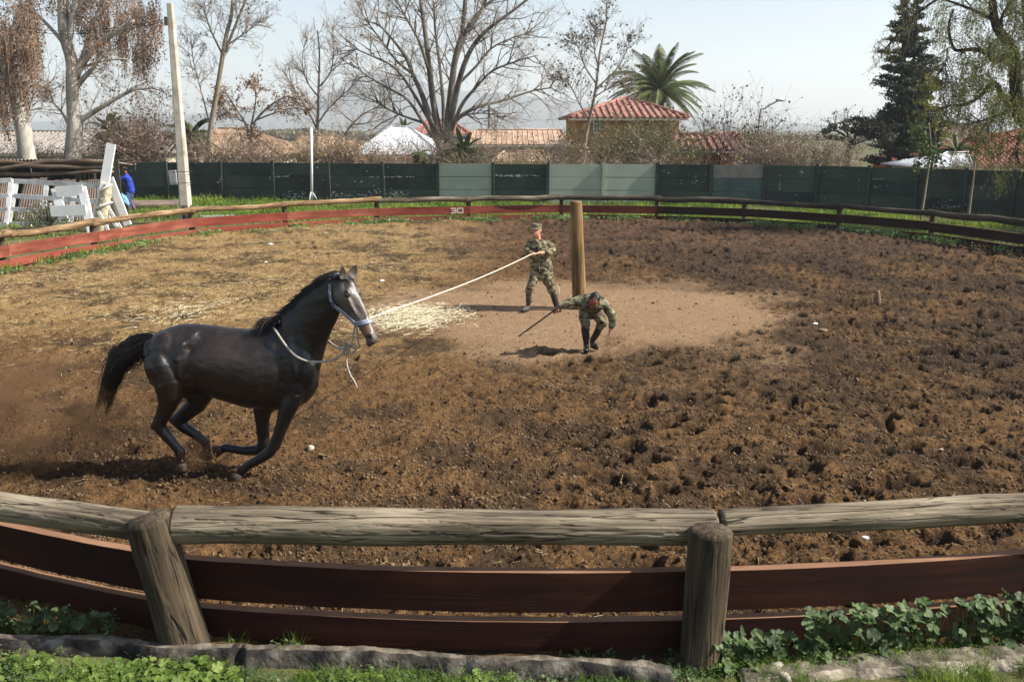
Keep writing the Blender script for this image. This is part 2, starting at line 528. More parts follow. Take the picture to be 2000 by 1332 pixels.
# colours (albedo, plus painted shade in the pits and the horse's shadow)
def lin(r, g, b): return np.array(S(r, g, b)[:3])
c_brown = lin(98, 74, 48); c_dark = lin(58, 46, 34); c_pale = lin(138, 114, 89); c_straw = lin(138, 114, 77); c_red = lin(84, 63, 48); c_damp_shade = lin(36, 28, 21)
def mixc(A, B, m): return A * (1 - m[..., None]) + B * m[..., None]
C = np.broadcast_to(c_brown, XX.shape + (3,)).copy()
C = mixc(C, c_pale, (1 - rough_m) * .9)
C = mixc(C, c_dark, np.clip(dark_m * (.25 + .9 * sm(.38, .62, fbm(XX * .7, YY * .7, 51, 4))) * sm(9, 14, YY), 0, 1) * .9)
C = mixc(C, c_red, sm(24, 31, YY + wob * 8) * .7 * sm(-9, -2, XX))
C = mixc(C, c_straw, straw_m * (.55 + .45 * sm(.35, .6, fbm(XX * 2.2, YY * 2.2, 61, 4))))
C = mixc(C, c_dark, sm(.50, .66, fbm(XX * 1.3, YY * 1.3, 71, 5, .6)) * .75 * rough_m)
C = mixc(C, c_damp_shade, np.clip(damp_shade, 0, 1) * .85)
C = mixc(C, c_damp_shade, sm(.52, .36, churn) * .5 * rough_m * (.35 + .65 * sm(-2, 2, XX)) * (1 - .8 * straw_m))  # low gaps in the churned soil darkened with the same damp-and-shade colour
C *= (0.80 + .40 * fbm(XX * 9, YY * 9, 81, 3))[..., None]
verts = np.stack([XX, YY, Hh], -1).reshape(-1, 3)
idx = np.arange(NR * NC).reshape(NR, NC)
q = np.stack([idx[:-1, :-1], idx[:-1, 1:], idx[1:, 1:], idx[1:, :-1]], -1).reshape(-1, 4)
me = bpy.data.meshes.new('arena_ground')
me.vertices.add(len(verts)); me.vertices.foreach_set('co', verts.ravel())
me.loops.add(q.size); me.loops.foreach_set('vertex_index', q.ravel().astype(np.int32))
me.polygons.add(len(q)); me.polygons.foreach_set('loop_start', np.arange(0, q.size, 4, dtype=np.int32))
me.polygons.foreach_set('loop_total', np.full(len(q), 4, dtype=np.int32))
me.update(calc_edges=True)
ca = me.color_attributes.new('soil', 'FLOAT_COLOR', 'POINT')
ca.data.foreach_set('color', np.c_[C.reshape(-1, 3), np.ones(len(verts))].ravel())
m = bpy.data.materials.new('soil'); m.use_nodes = True
nt = m.node_tree; N = nt.nodes; L = nt.links; b = N['Principled BSDF']
b.inputs['Roughness'].default_value = .95; b.inputs['Specular IOR Level'].default_value = .12
at = N.new('ShaderNodeAttribute'); at.attribute_name = 'soil'
tc = N.new('ShaderNodeTexCoord')
n1 = N.new('ShaderNodeTexNoise'); n1.inputs['Scale'].default_value = 52; n1.inputs['Detail'].default_value = 9; n1.inputs['Roughness'].default_value = .68
L.new(tc.outputs['Object'], n1.inputs['Vector'])
cr = N.new('ShaderNodeValToRGB'); cr.color_ramp.elements[0].position = .33; cr.color_ramp.elements[0].color = (.25, .24, .22, 1)
cr.color_ramp.elements[1].position = .66; cr.color_ramp.elements[1].color = (1.7, 1.66, 1.58, 1)
L.new(n1.outputs['Fac'], cr.inputs['Fac'])
mx = N.new('ShaderNodeMix'); mx.data_type = 'RGBA'; mx.blend_type = 'MULTIPLY'; mx.inputs[0].default_value = 1
L.new(at.outputs['Color'], mx.inputs[6]); L.new(cr.outputs['Color'], mx.inputs[7])
L.new(mx.outputs[2], b.inputs['Base Color'])
bp = N.new('ShaderNodeBump'); bp.inputs['Distance'].default_value = .035; bp.inputs['Strength'].default_value = 1
n2 = N.new('ShaderNodeTexNoise'); n2.inputs['Scale'].default_value = 30; n2.inputs['Detail'].default_value = 10; n2.inputs['Roughness'].default_value = .7
L.new(tc.outputs['Object'], n2.inputs['Vector']); L.new(n2.outputs['Fac'], bp.inputs['Height']); L.new(bp.outputs[0], b.inputs['Normal'])
me.materials.append(m)
_mc['soil'] = m
ar = bpy.data.objects.new('arena_ground', me); sc.collection.objects.link(ar); setp(ar, kind='structure')
me.polygons.foreach_set('use_smooth', [True] * len(me.polygons))

# the rest of the ring's dirt, left and right of the detailed sheet
gx = np.arange(CX - RR - 1.5, CX + RR + 1.5, .13); gy = np.arange(CY - RR - 1.5, CY + RR + 1.5, .13)
GX, GY = np.meshgrid(gx, gy)
GZ = (fbm(GX * .35, GY * .35, 11, 3) - .5) * .10 + (fbm(GX * 1.6, GY * 1.6, 21, 3) - .5) * .085 + (fbm(GX * 4, GY * 4, 31, 3, .55) - .5) * .10
GD = np.hypot(GX - CX, GY - CY); GE = ringr(np.arctan2(GY - CY, GX - CX)); GZ = np.where(GD > GE + .1, -.22, GZ)
gid = np.arange(GX.size).reshape(GX.shape)
inf = (np.abs(GX) < halfw(GY) - .12) & (GY > Y0 + .1) & (GY < Y1 - .3)
ok = ~(inf[:-1, :-1] & inf[1:, :-1] & inf[:-1, 1:] & inf[1:, 1:]) & (GD[:-1, :-1] < GE[:-1, :-1] + .4)
ci, cj = np.nonzero(ok)
gf = np.stack([gid[ci, cj], gid[ci, cj + 1], gid[ci + 1, cj + 1], gid[ci + 1, cj]], 1)
me2 = bpy.data.meshes.new('arena_margin'); me2.vertices.add(GX.size); me2.vertices.foreach_set('co', np.stack([GX, GY, GZ - .012], -1).ravel())
me2.loops.add(gf.size); me2.loops.foreach_set('vertex_index', gf.ravel().astype(np.int32)); me2.polygons.add(len(gf))
me2.polygons.foreach_set('loop_start', np.arange(0, gf.size, 4, dtype=np.int32)); me2.polygons.foreach_set('loop_total', np.full(len(gf), 4, dtype=np.int32)); me2.update(calc_edges=True)
gc = mixc(np.broadcast_to(c_brown, GX.shape + (3,)).copy(), c_dark, sm(.42, .62, fbm(GX * 1.3, GY * 1.3, 71, 5, .6)))
gc = mixc(gc, c_straw, sm(-2, -6, GX) * sm(12, 17, GY) * .8)
ca2 = me2.color_attributes.new('soil', 'FLOAT_COLOR', 'POINT'); ca2.data.foreach_set('color', np.c_[gc.reshape(-1, 3), np.ones(GX.size)].ravel())
me2.materials.append(m); me2.polygons.foreach_set('use_smooth', [True] * len(gf))
am = bpy.data.objects.new('arena_margin', me2); sc.collection.objects.link(am); setp(am, kind='structure')

def hgt(x, y):
    if y < Y0 or y > Y1: return 0.0
    i = (1 / y - iv[0]) / (iv[-1] - iv[0]) * (NR - 1); j = (x / halfw(y) + 1) / 2 * (NC - 1)
    i = int(min(max(i, 0), NR - 1)); j = int(min(max(j, 0), NC - 1))
    return float(Hh[i, j])
def inside(x, y, m=.3):
    return math.hypot(x - CX, y - CY) < float(ringr(math.atan2(y - CY, x - CX))) - m

# outer ground: annulus that starts under the fence, one sheet to the horizon
gm = MB()
na = 180
rings = [-.02, .5, 2, 5, 9, 15, 30, 80, 250, 800, 3300]
rs = np.random.RandomState(9)
vv = []
for k, dr in enumerate(rings):
    for j in range(na):
        a = 2 * PI * j / na
        r = float(ringr(((a + PI) % (2 * PI)) - PI)) + dr
        z = (rs.rand() - .5) * .03 - .01 if 0 < k < 6 else -.01
        vv.append((CX + r * math.cos(a), CY + r * math.sin(a), z))
ff = [(k * na + j, k * na + (j + 1) % na, (k + 1) * na + (j + 1) % na, (k + 1) * na + j) for k in range(len(rings) - 1) for j in range(na)]
ff = [f[::-1] for f in ff]
gm.add(vv, ff)
# a plain lower disc under the dirt closes the sheet in the middle
b0 = gm.n
gm.add([(CX, CY, -.30)] + [(CX + (float(ringr(((2*PI*j/na + PI) % (2 * PI)) - PI)) + .6) * math.cos(2*PI*j/na), CY + (float(ringr(((2*PI*j/na + PI) % (2 * PI)) - PI)) + .6) * math.sin(2*PI*j/na), -.30) for j in range(na)],
       [(0, 1 + j, 1 + (j + 1) % na) for j in range(na)])
m_ground = mat('grassy_earth', [S(66, 56, 36), S(66, 70, 36), S(86, 84, 46), S(110, 96, 68)], scale=.9, rough=.95, bump=.03, bscale=12, pos=[.3, .42, .55, .72], detail=8)
go = gm.build('ground', m_ground, smooth=True, base=(0, 0, 0)); setp(go, kind='structure')

# hazy hills far behind the town
hp = [(-700, 246), (-200, 243), (200, 236), (400, 222), (500, 214), (560, 212), (600, 206), (640, 186), (690, 158), (720, 144), (745, 139), (775, 145), (810, 157), (850, 168), (900, 176),
      (960, 184), (1020, 188), (1090, 196), (1150, 206), (1200, 216), (1260, 226), (1330, 236), (1450, 243), (1700, 246), (2400, 247), (3000, 248)]
hx = np.linspace(-900, 3200, 260)
hy = np.interp(hx, [p[0] for p in hp], [p[1] for p in hp]) + (fbm(hx * .02, hx * 0, 3, 4) - .5) * 5
hm = MB(); HV = []
for k, t in enumerate(np.linspace(0, 1, 14)):
    Yk = 2650 + 650 * t
    for x, y in zip(hx, hy):
        p = V(x, y, 3300)
        hh = max(p.z, 0) * (math.sin(t * PI / 2) ** 1.1)
        gul = (vnoise(np.array([x * .045]), np.array([t * 1.5]), 8)[0] - .5) * 40 * math.sin(t * PI) * min(1, p.z / 80)
        HV.append((p.x * (Yk / 3300) ** .3, Yk, hh + gul - (2 if k == 0 else 0)))
n_ = len(hx)
hm.add(HV, [(k * n_ + j, k * n_ + j + 1, (k + 1) * n_ + j + 1, (k + 1) * n_ + j) for k in range(13) for j in range(n_ - 1)])
ho = hm.build('hills', mat('hill_scrub', [S(34, 40, 32), S(56, 54, 44)], scale=.006, rough=1), smooth=True, base=(0, 2700, 0)); setp(ho, kind='structure')

# haze: one closed box of even pale air round everything
hz = MB(); hz.box((300, 1690, 109), (12000, 3620, 222))
hmz = bpy.data.materials.new('haze'); hmz.use_nodes = True
hn = hmz.node_tree; hn.nodes.remove(hn.nodes['Principled BSDF'])
pv = hn.nodes.new('ShaderNodeVolumePrincipled'); pv.inputs['Color'].default_value = (.90, .94, 1, 1); pv.inputs['Density'].default_value = .00034
pv.inputs['Anisotropy'].default_value = .2
hn.links.new(pv.outputs[0], hn.nodes['Material Output'].inputs['Volume'])
hzo = hz.build('haze', hmz); setp(hzo, kind='stuff', label='pale haze in the air that fades the distant hills', cat='haze')
# ------------------------------------------------------------------ ring fence: logs, posts, boards
m_log = wood('weathered_log', [S(46, 40, 34), S(90, 80, 66), S(122, 110, 92), S(150, 137, 116)], 0, 8, .045)
m_log_b = wood('brown_log', [S(84, 62, 42), S(138, 112, 82), S(172, 148, 114)], 0, 8, .045)
m_log_d = wood('dark_log', [S(38, 33, 29), S(72, 63, 53), S(98, 88, 74)], 0, 8, .045)
m_post = wood('post_wood', [S(44, 38, 30), S(78, 67, 52), S(104, 91, 71)], 2, 8, .045)
m_red = wood('red_paint', [S(98, 40, 28), S(120, 54, 40), S(134, 72, 56)], 0, 4, .05, crack=(50, 24, 18), lines=((16, .008),), rough=.75, depth=.003, spots=(S(150, 112, 88), 5, .66))
m_red_w = wood('worn_red_paint', [S(98, 48, 36), S(124, 66, 50), S(150, 96, 74)], 0, 4, .05, crack=(50, 26, 20), lines=((16, .008),), rough=.8, depth=.003, spots=(S(166, 128, 100), 5, .62))
m_red_b = mat('bright_red_paint', [S(116, 44, 34), S(128, 58, 46), S(140, 78, 60)], scale=3, rough=.65, stretch=(.25, 1, 1), detail=7, flecks=(S(170, 130, 90), 5, .66))
m_red_shade = wood('shaded_red_paint', [S(28, 11, 6), S(46, 18, 9), S(62, 30, 17)], 0, 4, .05, crack=(20, 8, 6), lines=((16, .008),), rough=.75, depth=.003, spots=(S(112, 92, 78), 7, .70))  # dark paint, with the shade on near and right-hand boards put in
m_white = mat('white_paint', [S(205, 205, 200), S(228, 228, 224)], scale=3, rough=.6, detail=6)

def frame_x(a, b):
    a = Vector(a); b = Vector(b)
    x = (b - a).normalized(); y = Vector((0, 0, 1)).cross(x).normalized(); z = x.cross(y)
    m = Matrix((x, y, z)).transposed().to_4x4(); m.translation = a
    return m, (b - a).length

def log_mesh(L, r0, r1, nx, nt, seed, crack=.0, wob=.02, x0=0.0):
    t = np.linspace(0, 1, nx)
    x = x0 + t * L
    th = np.linspace(0, 2 * PI, nt, endpoint=False)
    T, A = np.meshgrid(t, th, indexing='ij')
    Xm = x0 + T * L
    R = r0 + (r1 - r0) * T
    R = R * (1 + (fbm(Xm * .9 + seed, np.cos(A) * .8 + seed * 3, seed, 2) - .5) * .26 + (vnoise(Xm * 3.3 + seed, np.sin(A) * 1.5 + 3, seed + 9) - .5) * .07)
    if crack > 0:
        for k in range(4):                       # long drying cracks that wander along the grain
            wl = A * (7 + 4 * k) + (vnoise(Xm * 1.3, A * 0 + k, seed + k) - .5) * (7 + 3 * k)
            g = vnoise(wl, Xm * (.9 + .5 * k) + seed, seed + 20 + k)
            R = R - crack * .6 * np.clip((g - .86) / .08, 0, 1)
        R = R + (fbm(A * 3 + seed, Xm * 1.2, seed + 50, 3) - .5) * crack * .8
    cy = (fbm(x * .7 + seed, x * 0, seed + 70, 2) - .5) * wob * 2
    cz = (fbm(x * .7 + seed, x * 0 + 9, seed + 71, 2) - .5) * wob * 2
    P = np.stack([Xm, cy[:, None] + R * np.cos(A), cz[:, None] + R * np.sin(A)], -1).reshape(-1, 3)
    F = []
    for i in range(nx - 1):
        for j in range(nt):
            j2 = (j + 1) % nt
            F.append((i * nt + j, i * nt + j2, (i + 1) * nt + j2, (i + 1) * nt + j))
    # rounded, rough-sawn ends
    n = len(P)
    ends = []
    for e, (i, dx) in enumerate(((0, -.03), (nx - 1, .03))):
        ring = P[i * nt:(i + 1) * nt]; c = ring.mean(0)
        inner = c + (ring - c) * .82 + np.array([dx * .8, 0, 0]); cc = c + np.array([dx, 0, 0])
        ends.append(np.vstack([inner, cc[None]]))
        bidx = n + e * (nt + 1)
        for j in range(nt):
            j2 = (j + 1) % nt
            if e == 0:
                F.append((i * nt + j2, i * nt + j, bidx + j, bidx + j2)); F.append((bidx + j2, bidx + j, bidx + nt))
            else:
                F.append((i * nt + j, i * nt + j2, bidx + j2, bidx + j)); F.append((bidx + j, bidx + j2, bidx + nt))
    P = np.vstack([P] + ends)
    me = bpy.data.meshes.new('log'); me.from_pydata(P.tolist(), [], F)
    return me

def log_obj(name, a, b, r0, r1, m, parent, nx=24, nt=10, seed=0, crack=0, wob=.02, label=None):
    M_, L_ = frame_x(a, b)
    me = log_mesh(L_, r0, r1, nx, nt, seed, crack, wob)
    me.materials.append(m)
    o = add_obj(name, me, parent, M_, True)
    setp(o, label)
    return o

fence = thing('ring_fence', (CX, CY, 0), 'round wooden training ring fence with log top rail and two rows of dark red boards', 'fence')
def post_obj(p, top, r, m, lean=Vector((0, 0, 0)), nx=8, nt=10, seed=0, crack=0, base=-.25, label=None):
    a = Vector((p.x, p.y, base)); b = Vector((p.x + lean.x, p.y + lean.y, top))
    z = (b - a).normalized(); x = Vector((1, 0, 0)); x = (x - z * x.dot(z)).normalized(); y = z.cross(x)
    # local z runs up the post: swap the log mesh axes
    L_ = (b - a).length
    me = log_mesh(L_, r, r * .94, nx, nt, seed, crack, .012)
    me.transform(Matrix(((0, 0, 1, 0), (0, 1, 0, 0), (-1, 0, 0, 0), (0, 0, 0, 1))).inverted())
    me.materials.append(m)
    M_ = Matrix((x, y, z)).transposed().to_4x4(); M_.translation = a
    o = add_obj('post', me, fence, M_, True)
    setp(o, label)
    return o
NP = len(ring_posts)
def inward(p, d):
    v = Vector((CX, CY)) - p; v.normalize(); return p + v * d
rng_ = random.Random(3)
# posts
for i, (kind, p) in enumerate(ring_posts):
    if kind == 'near':
        if i == 0:
            post_obj(p, .93, .148, m_post, Vector((.03, .02, 0)), 90, 80, 5, .010, base=-.1, label='upright grey near post with a split top')
        else:
            tp = V(292, 1020, p.y - .04)
            post_obj(p, .96, .158, m_post, Vector((tp.x - p.x, -.04, 0)), 90, 80, 8, .010, base=-.1, label='leaning grey near post between two top rails')
    else:
        post_obj(p, .86, .095, m_post, seed=i)
# top rails: on the inner side of the posts
for i in range(NP):
    k0, p0 = ring_posts[i]; k1, p1 = ring_posts[(i + 1) % NP]
    near = (k0 == 'near' or k1 == 'near')
    if k0 == 'near' and k1 == 'near':
        a = G(345, 1012 + 14, .89); b = G(1392, 1030, .87)
        a.y += .02
        log_obj('top_rail', a, b, .125, .118, m_log, fence, 560, 96, 3, .012, .012, label='thick cracked grey near rail across the middle of the picture')
        continue
    if near:
        if k0 == 'near':
            a = G(1412, 1021, .90); q = G(2000, 992, .93); b = a + (q - a) * 1.35
            log_obj('top_rail', a, b, .088, .108, m_log, fence, 420, 80, 7, .009, .02, label='pale grey near rail running off to the right')
        else:
            a = G(290, 1029, .88); q = G(0, 990, .93); b = a + (q - a) * 2.1
            log_obj('top_rail', b, a, .10, .098, m_log, fence, 420, 80, 12, .010, .02, label='grey near rail running off to the left')
        continue
    q0 = inward(p0, .12); q1 = inward(p1, .12)
    a = Vector((q0.x, q0.y, RAIL_H)); b = Vector((q1.x, q1.y, RAIL_H))
    d = (b - a).normalized()
    px = p0.x
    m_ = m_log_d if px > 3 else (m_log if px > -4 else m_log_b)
    r = rng_.uniform(.082, .10)
    log_obj('top_rail', a - d * .15, b + d * .12, r * 1.1, r * .92, m_, fence, 40, 12, i + 20, 0, .06)
# boards
m_dusty_lit = mat('dusty_lit_red_paint', [S(118, 84, 62), S(142, 108, 82)], scale=8, rough=.95, stretch=(.4, 1, 1))  # board tops: dust and the sunlit edge put into one tan colour
def board(a, b, z0, z1, th, m, seed=0, label=None, nx=14):
    """curved plank following the fence between two plan points"""
    M_, L_ = frame_x((a.x, a.y, 0), (b.x, b.y, 0))
    # bow outwards to follow the circle
    mid = (a + b) / 2; out = (mid - Vector((CX, CY))).normalized()
    sag = L_ ** 2 / (8 * RR)
    mb = MB(); R_ = np.random.RandomState(seed)
    V_ = []; yl = (M_.to_3x3().inverted() @ Vector((out.x, out.y, 0)))
    for i in range(nx + 1):
        t = i / nx; s_ = 4 * sag * t * (1 - t)
        w0 = (R_.rand() - .5) * .004; w1 = (R_.rand() - .5) * .004
        for dy in (-th / 2, th / 2):
            for z in (z0 + w0, z1 + w1):
                V_.append((t * L_, yl.y * s_ + dy, z))
    F = []
    for i in range(nx):
        o0 = i * 4; o1 = o0 + 4
        F += [(o0, o0 + 1, o1 + 1, o1), (o0 + 2, o1 + 2, o1 + 3, o0 + 3), (o0 + 1, o0 + 3, o1 + 3, o1 + 1), (o0, o1, o1 + 2, o0 + 2)]
    F += [(0, 2, 3, 1), (nx * 4, nx * 4 + 1, nx * 4 + 3, nx * 4 + 2)]
    mb.add(V_, F)
    o = mb.build('board', m, fence, M_, label=label)
    o.data.materials.append(m_dusty_lit)
    for p in o.data.polygons:
        if abs(p.normal.z) > .9 and p.center.z > (z0 + z1) / 2: p.material_index = 1
    return o
off_ = .17
for i in range(NP):
    k0, p0 = ring_posts[i]; k1, p1 = ring_posts[(i + 1) % NP]
    q0 = inward(p0, off_); q1 = inward(p1, off_)
    if k0 == 'near' and i > 0: q0 = q0 + Vector((-.12, 0))
    if k1 == 'near' and i == NP - 2: q1 = q1 + Vector((-.12, 0))
    d = (q1 - q0).normalized()
    mm = (p0 + p1) / 2
    near = k0 == 'near' or k1 == 'near'
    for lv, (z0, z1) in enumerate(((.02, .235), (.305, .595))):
        if near: m_ = m_red_shade
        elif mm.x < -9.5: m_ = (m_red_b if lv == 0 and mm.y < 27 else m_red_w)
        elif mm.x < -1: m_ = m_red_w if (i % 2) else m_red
        else: m_ = m_red_shade if mm.x > 4 else m_red
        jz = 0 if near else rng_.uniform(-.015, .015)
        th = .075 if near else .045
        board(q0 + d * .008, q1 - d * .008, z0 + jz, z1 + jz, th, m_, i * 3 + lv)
def digit_strokes(seq, origin, right, up, w, h, th, nrm, name, label, m):
    mb = MB()
    x = 0
    segs = {'3': [((0, 1), (1, 1)), ((1, 1), (1, 0)), ((1, 0), (0, 0)), ((.25, .5), (1, .5))], '0': [((0, 0), (0, 1)), ((0, 1), (1, 1)), ((1, 1), (1, 0)), ((1, 0), (0, 0))],
            'D': [((0, .05), (.08, .8)), ((.08, .8), (.8, 1)), ((.8, 1), (.85, .1)), ((.5, .1), (.85, .1))], 'E': [((0, 0), (0, 1)), ((0, 1), (1, 1)), ((0, .5), (.8, .5))],
            'O': [((0, .6), (0, 1)), ((0, 1), (.9, 1)), ((.9, 1), (.9, 0)), ((.9, 0), (.1, 0)), ((.1, 0), (0, .6))]}
    for ch in seq:
        for (a, b) in segs[ch]:
            pa_ = origin + right * (x + a[0] * w) + up * (a[1] * h) + nrm * .004
            pb_ = origin + right * (x + b[0] * w) + up * (b[1] * h) + nrm * .004
            mb.beam(pa_, pb_, .006, th, up=up if abs((pb_ - pa_).normalized().dot(up)) < .9 else right)
        x += w * 1.35
    return mb.build(name, m, fence, label=label)
# the painted '30' on the board left of the centre, and the faint '0E' by the right-hand post
m_num = mat('number_paint', [S(190, 182, 172)], rough=.8)
def on_board(px, py, i0):
    pass
fp = [p for k, p in ring_posts if k == 'far']
fi = {round(x): Vector(G(x, y, RAIL_H).xy) for x, y in far_px}
pA, pB = inward(fi[735], off_), inward(fi[915], off_)
dAB = (pB - pA).normalized(); nrm = Vector((CX, CY)) - (pA + pB) / 2; nrm.normalize()
e_ = pB - dAB * .72
L_ab = (pB - pA).length; t_ = 1 - .72 / L_ab
o_ = Vector((e_.x, e_.y, .36)) + Vector((nrm.x, nrm.y, 0)) * (.0228 - 4 * (L_ab ** 2 / (8 * RR)) * t_ * (1 - t_) + .035)
digit_strokes('30', o_, Vector((dAB.x, dAB.y, 0)), Vector((0, 0, 1)), .20, .17, .035, Vector((nrm.x, nrm.y, 0)), 'painted_number', 'white number 30 painted on a board', m_num)
pA, pB = inward(fi[1823], off_), inward(fi[2010], off_)
dAB = (pB - pA).normalized(); nrm = Vector((CX, CY)) - (pA + pB) / 2; nrm.normalize()
e_ = pA + dAB * .14
o_ = Vector((e_.x, e_.y, .07)) + Vector((nrm.x, nrm.y, 0)) * .03
digit_strokes('OE', o_, Vector((dAB.x, dAB.y, 0)), Vector((0, 0, 1)), .13, .17, .028, Vector((nrm.x, nrm.y, 0)), 'painted_mark', 'faint pale painted mark on the lowest board', mat('faint_paint', [S(150, 140, 134)], rough=.85))

# ------------------------------------------------------------------ snubbing post in the ring
M_ = Matrix.Translation(Vector((POLE.x, POLE.y, -.3)))
tp = V(1126, 395, POLE.y)
ax = (tp - Vector((POLE.x, POLE.y, 0))).normalized()
me = log_mesh((tp.z + .3), .132, .118, 160, 48, 44, .006, .008)
me.transform(Matrix(((0, 0, 1, 0), (0, 1, 0, 0), (-1, 0, 0, 0), (0, 0, 0, 1))).inverted())
sh = Matrix.Identity(4); sh[0][2] = (tp.x - POLE.x) / tp.z
me.transform(sh)
m_pole = wood('yellow_brown_pole', [S(84, 66, 42), S(126, 102, 68), S(150, 126, 90)], 2, 6, .04, depth=.006)
me.materials.append(m_pole)
sp_ = add_obj('snubbing_post', me, None, M_, True)
setp(sp_, 'tall bare round wooden post standing alone in the middle of the dirt ring', 'post')
# ------------------------------------------------------------------ the horse
HG = G(455, 925)
HY = HG.y
m_horse = bpy.data.materials.new('horse_coat'); m_horse.use_nodes = True
nt = m_horse.node_tree; N = nt.nodes; L = nt.links; b = N['Principled BSDF']
tc = N.new('ShaderNodeTexCoord')
at = N.new('ShaderNodeAttribute'); at.attribute_name = 'coat'
nz = N.new('ShaderNodeTexNoise'); nz.inputs['Scale'].default_value = 14; nz.inputs['Detail'].default_value = 7
mp = N.new('ShaderNodeMapping'); mp.inputs['Scale'].default_value = (1, 1, .6)
L.new(tc.outputs['Object'], mp.inputs[0]); L.new(mp.outputs[0], nz.inputs['Vector'])
cr = N.new('ShaderNodeValToRGB'); cr.color_ramp.elements[0].position = .3; cr.color_ramp.elements[0].color = (.6, .6, .6, 1)
cr.color_ramp.elements[1].position = .7; cr.color_ramp.elements[1].color = (1.4, 1.35, 1.3, 1)
L.new(nz.outputs['Fac'], cr.inputs[0])
mx = N.new('ShaderNodeMix'); mx.data_type = 'RGBA'; mx.blend_type = 'MULTIPLY'; mx.inputs[0].default_value = 1
L.new(at.outputs['Color'], mx.inputs[6]); L.new(cr.outputs[0], mx.inputs[7]); L.new(mx.outputs[2], b.inputs['Base Color'])
b.inputs['Roughness'].default_value = .42; b.inputs['Specular IOR Level'].default_value = .6
r2 = N.new('ShaderNodeMapRange'); r2.inputs['To Min'].default_value = .30; r2.inputs['To Max'].default_value = .50
L.new(nz.outputs['Fac'], r2.inputs['Value']); L.new(r2.outputs[0], b.inputs['Roughness'])
bp = N.new('ShaderNodeBump'); bp.inputs['Distance'].default_value = .0042
nb = N.new('ShaderNodeTexNoise'); nb.inputs['Scale'].default_value = 60; nb.inputs['Detail'].default_value = 4
mp2 = N.new('ShaderNodeMapping'); mp2.inputs['Scale'].default_value = (.35, 1, 1)
L.new(tc.outputs['Object'], mp2.inputs[0]); L.new(mp2.outputs[0], nb.inputs['Vector'])
L.new(nb.outputs['Fac'], bp.inputs['Height']); L.new(bp.outputs[0], b.inputs['Normal'])

def HVp(x, y, dy=0.0): return V(x, y, HY + dy)
hb = MB()
# torso: x, top, bottom, half width
tor = [(286, 672, 722, .07), (294, 660, 742, .14), (310, 649, 756, .21), (335, 638, 764, .262), (362, 632.5, 768, .285), (395, 633, 766, .275),
       (425, 637, 780, .285), (455, 641, 788, .30), (485, 643, 795, .305), (512, 640, 799, .295), (540, 630, 800, .265), (570, 628, 797, .235),
       (596, 640, 786, .20), (612, 662, 768, .155), (622, 690, 752, .08)]
st = []
for x, t, bt, w in tor:
    a = HVp(x, t); c = HVp(x, bt); m_ = (a + c) / 2
    st.append((m_, Vector((0, 0, (a.z - c.z) / 2)), Vector((0, w, 0))))
hb.loft(st, 32)
# neck, turned slightly towards the camera
nk = [((545, 640), (606, 772), .205, 0), ((552, 606), (622, 738), .165, -.01), ((570, 590), (630, 700), .125, -.03), ((592, 570), (637, 672), .108, -.06),
      ((614, 552), (645, 650), .098, -.10), ((636, 536), (656, 628), .090, -.14), ((655, 530), (668, 600), .082, -.17)]
st = []
for (ca_, cb_, w, dy) in nk:
    a = HVp(*ca_, dy=dy); c = HVp(*cb_, dy=dy)
    st.append(((a + c) / 2, (a - c) / 2, Vector((0.02, w, 0))))
hb.loft(st, 28)
# head
HD0 = HVp(668, 546, -.17)                        # poll
HD1 = HVp(734, 671, -.36)                        # muzzle end
av = (HD1 - HD0); HL = av.length; av.normalize()
hz_ = Vector((av.x, av.y, 0)).normalized()
fv = (Vector((0, 0, 1)) - av * av.z).normalized()
yawq = Matrix.Rotation(rad(-6), 3, av)
fv = yawq @ fv
wv = av.cross(fv).normalized()                   # towards the horse's right or left
if wv.y > 0: wv = -wv                            # wv points to the camera side
def HP(t, z, w): return HD0 + av * (t * HL) + fv * (z * HL) + wv * (w * HL)
prof = [(-.06, .03, -.10, .085), (.0, .085, -.17, .115), (.08, .118, -.24, .135), (.18, .128, -.285, .150), (.27, .124, -.30, .148), (.36, .115, -.275, .125),
        (.46, .104, -.215, .100), (.56, .094, -.165, .086), (.66, .088, -.130, .078), (.76, .084, -.115, .078), (.85, .078, -.110, .082), (.93, .060, -.110, .080), (.985, .026, -.095, .062), (1.0, -.01, -.07, .03)]
st = []
for t, zt, zb, w in prof:
    st.append((HP(t, (zt + zb) / 2, 0), fv * ((zt - zb) / 2 * HL), wv * (w * .98 * HL)))
hb.loft(st, 28)
for sgn in (1, -1):
    # cheek, facial crest, brow, nostril rim
    Mh = Matrix((av, wv, fv)).transposed()
    hb.ell(HP(.22, -.13, sgn * .085), (.15 * HL, .062 * HL, .135 * HL), Mh)
    hb.cap(HP(.30, .03, sgn * .125), .022 * HL, HP(.52, -.01, sgn * .092), .016 * HL)
    hb.ell(HP(.225, .072, sgn * .118), (.060 * HL, .036 * HL, .030 * HL), Mh)
    hb.ell(HP(.87, -.005, sgn * .062), (.065 * HL, .030 * HL, .060 * HL), Mh)
hb.ell(HP(.95, -.105, 0), (.055 * HL, .055 * HL, .035 * HL), Matrix((av, wv, fv)).transposed())
# nasal bones
hb.cap(HP(.12, .085, 0), .06 * HL, HP(.72, .060, 0), .036 * HL)
# muscles (both sides)
for s in (-1, 1):
    hb.ell(HVp(588, 716, s * .125), (.14, .085, .24), Matrix.Rotation(rad(-18), 3, 'Y'))         # shoulder
    hb.ell(HVp(562, 752, s * .145), (.18, .075, .14), Matrix.Rotation(rad(20), 3, 'Y'))          # upper arm
    hb.ell(HVp(330, 700, s * .145), (.19, .12, .28), Matrix.Rotation(rad(-12), 3, 'Y'))        # rump and thigh
    hb.ell(HVp(300, 712, s * .11), (.09, .085, .26), Matrix.Rotation(rad(-8), 3, 'Y'))
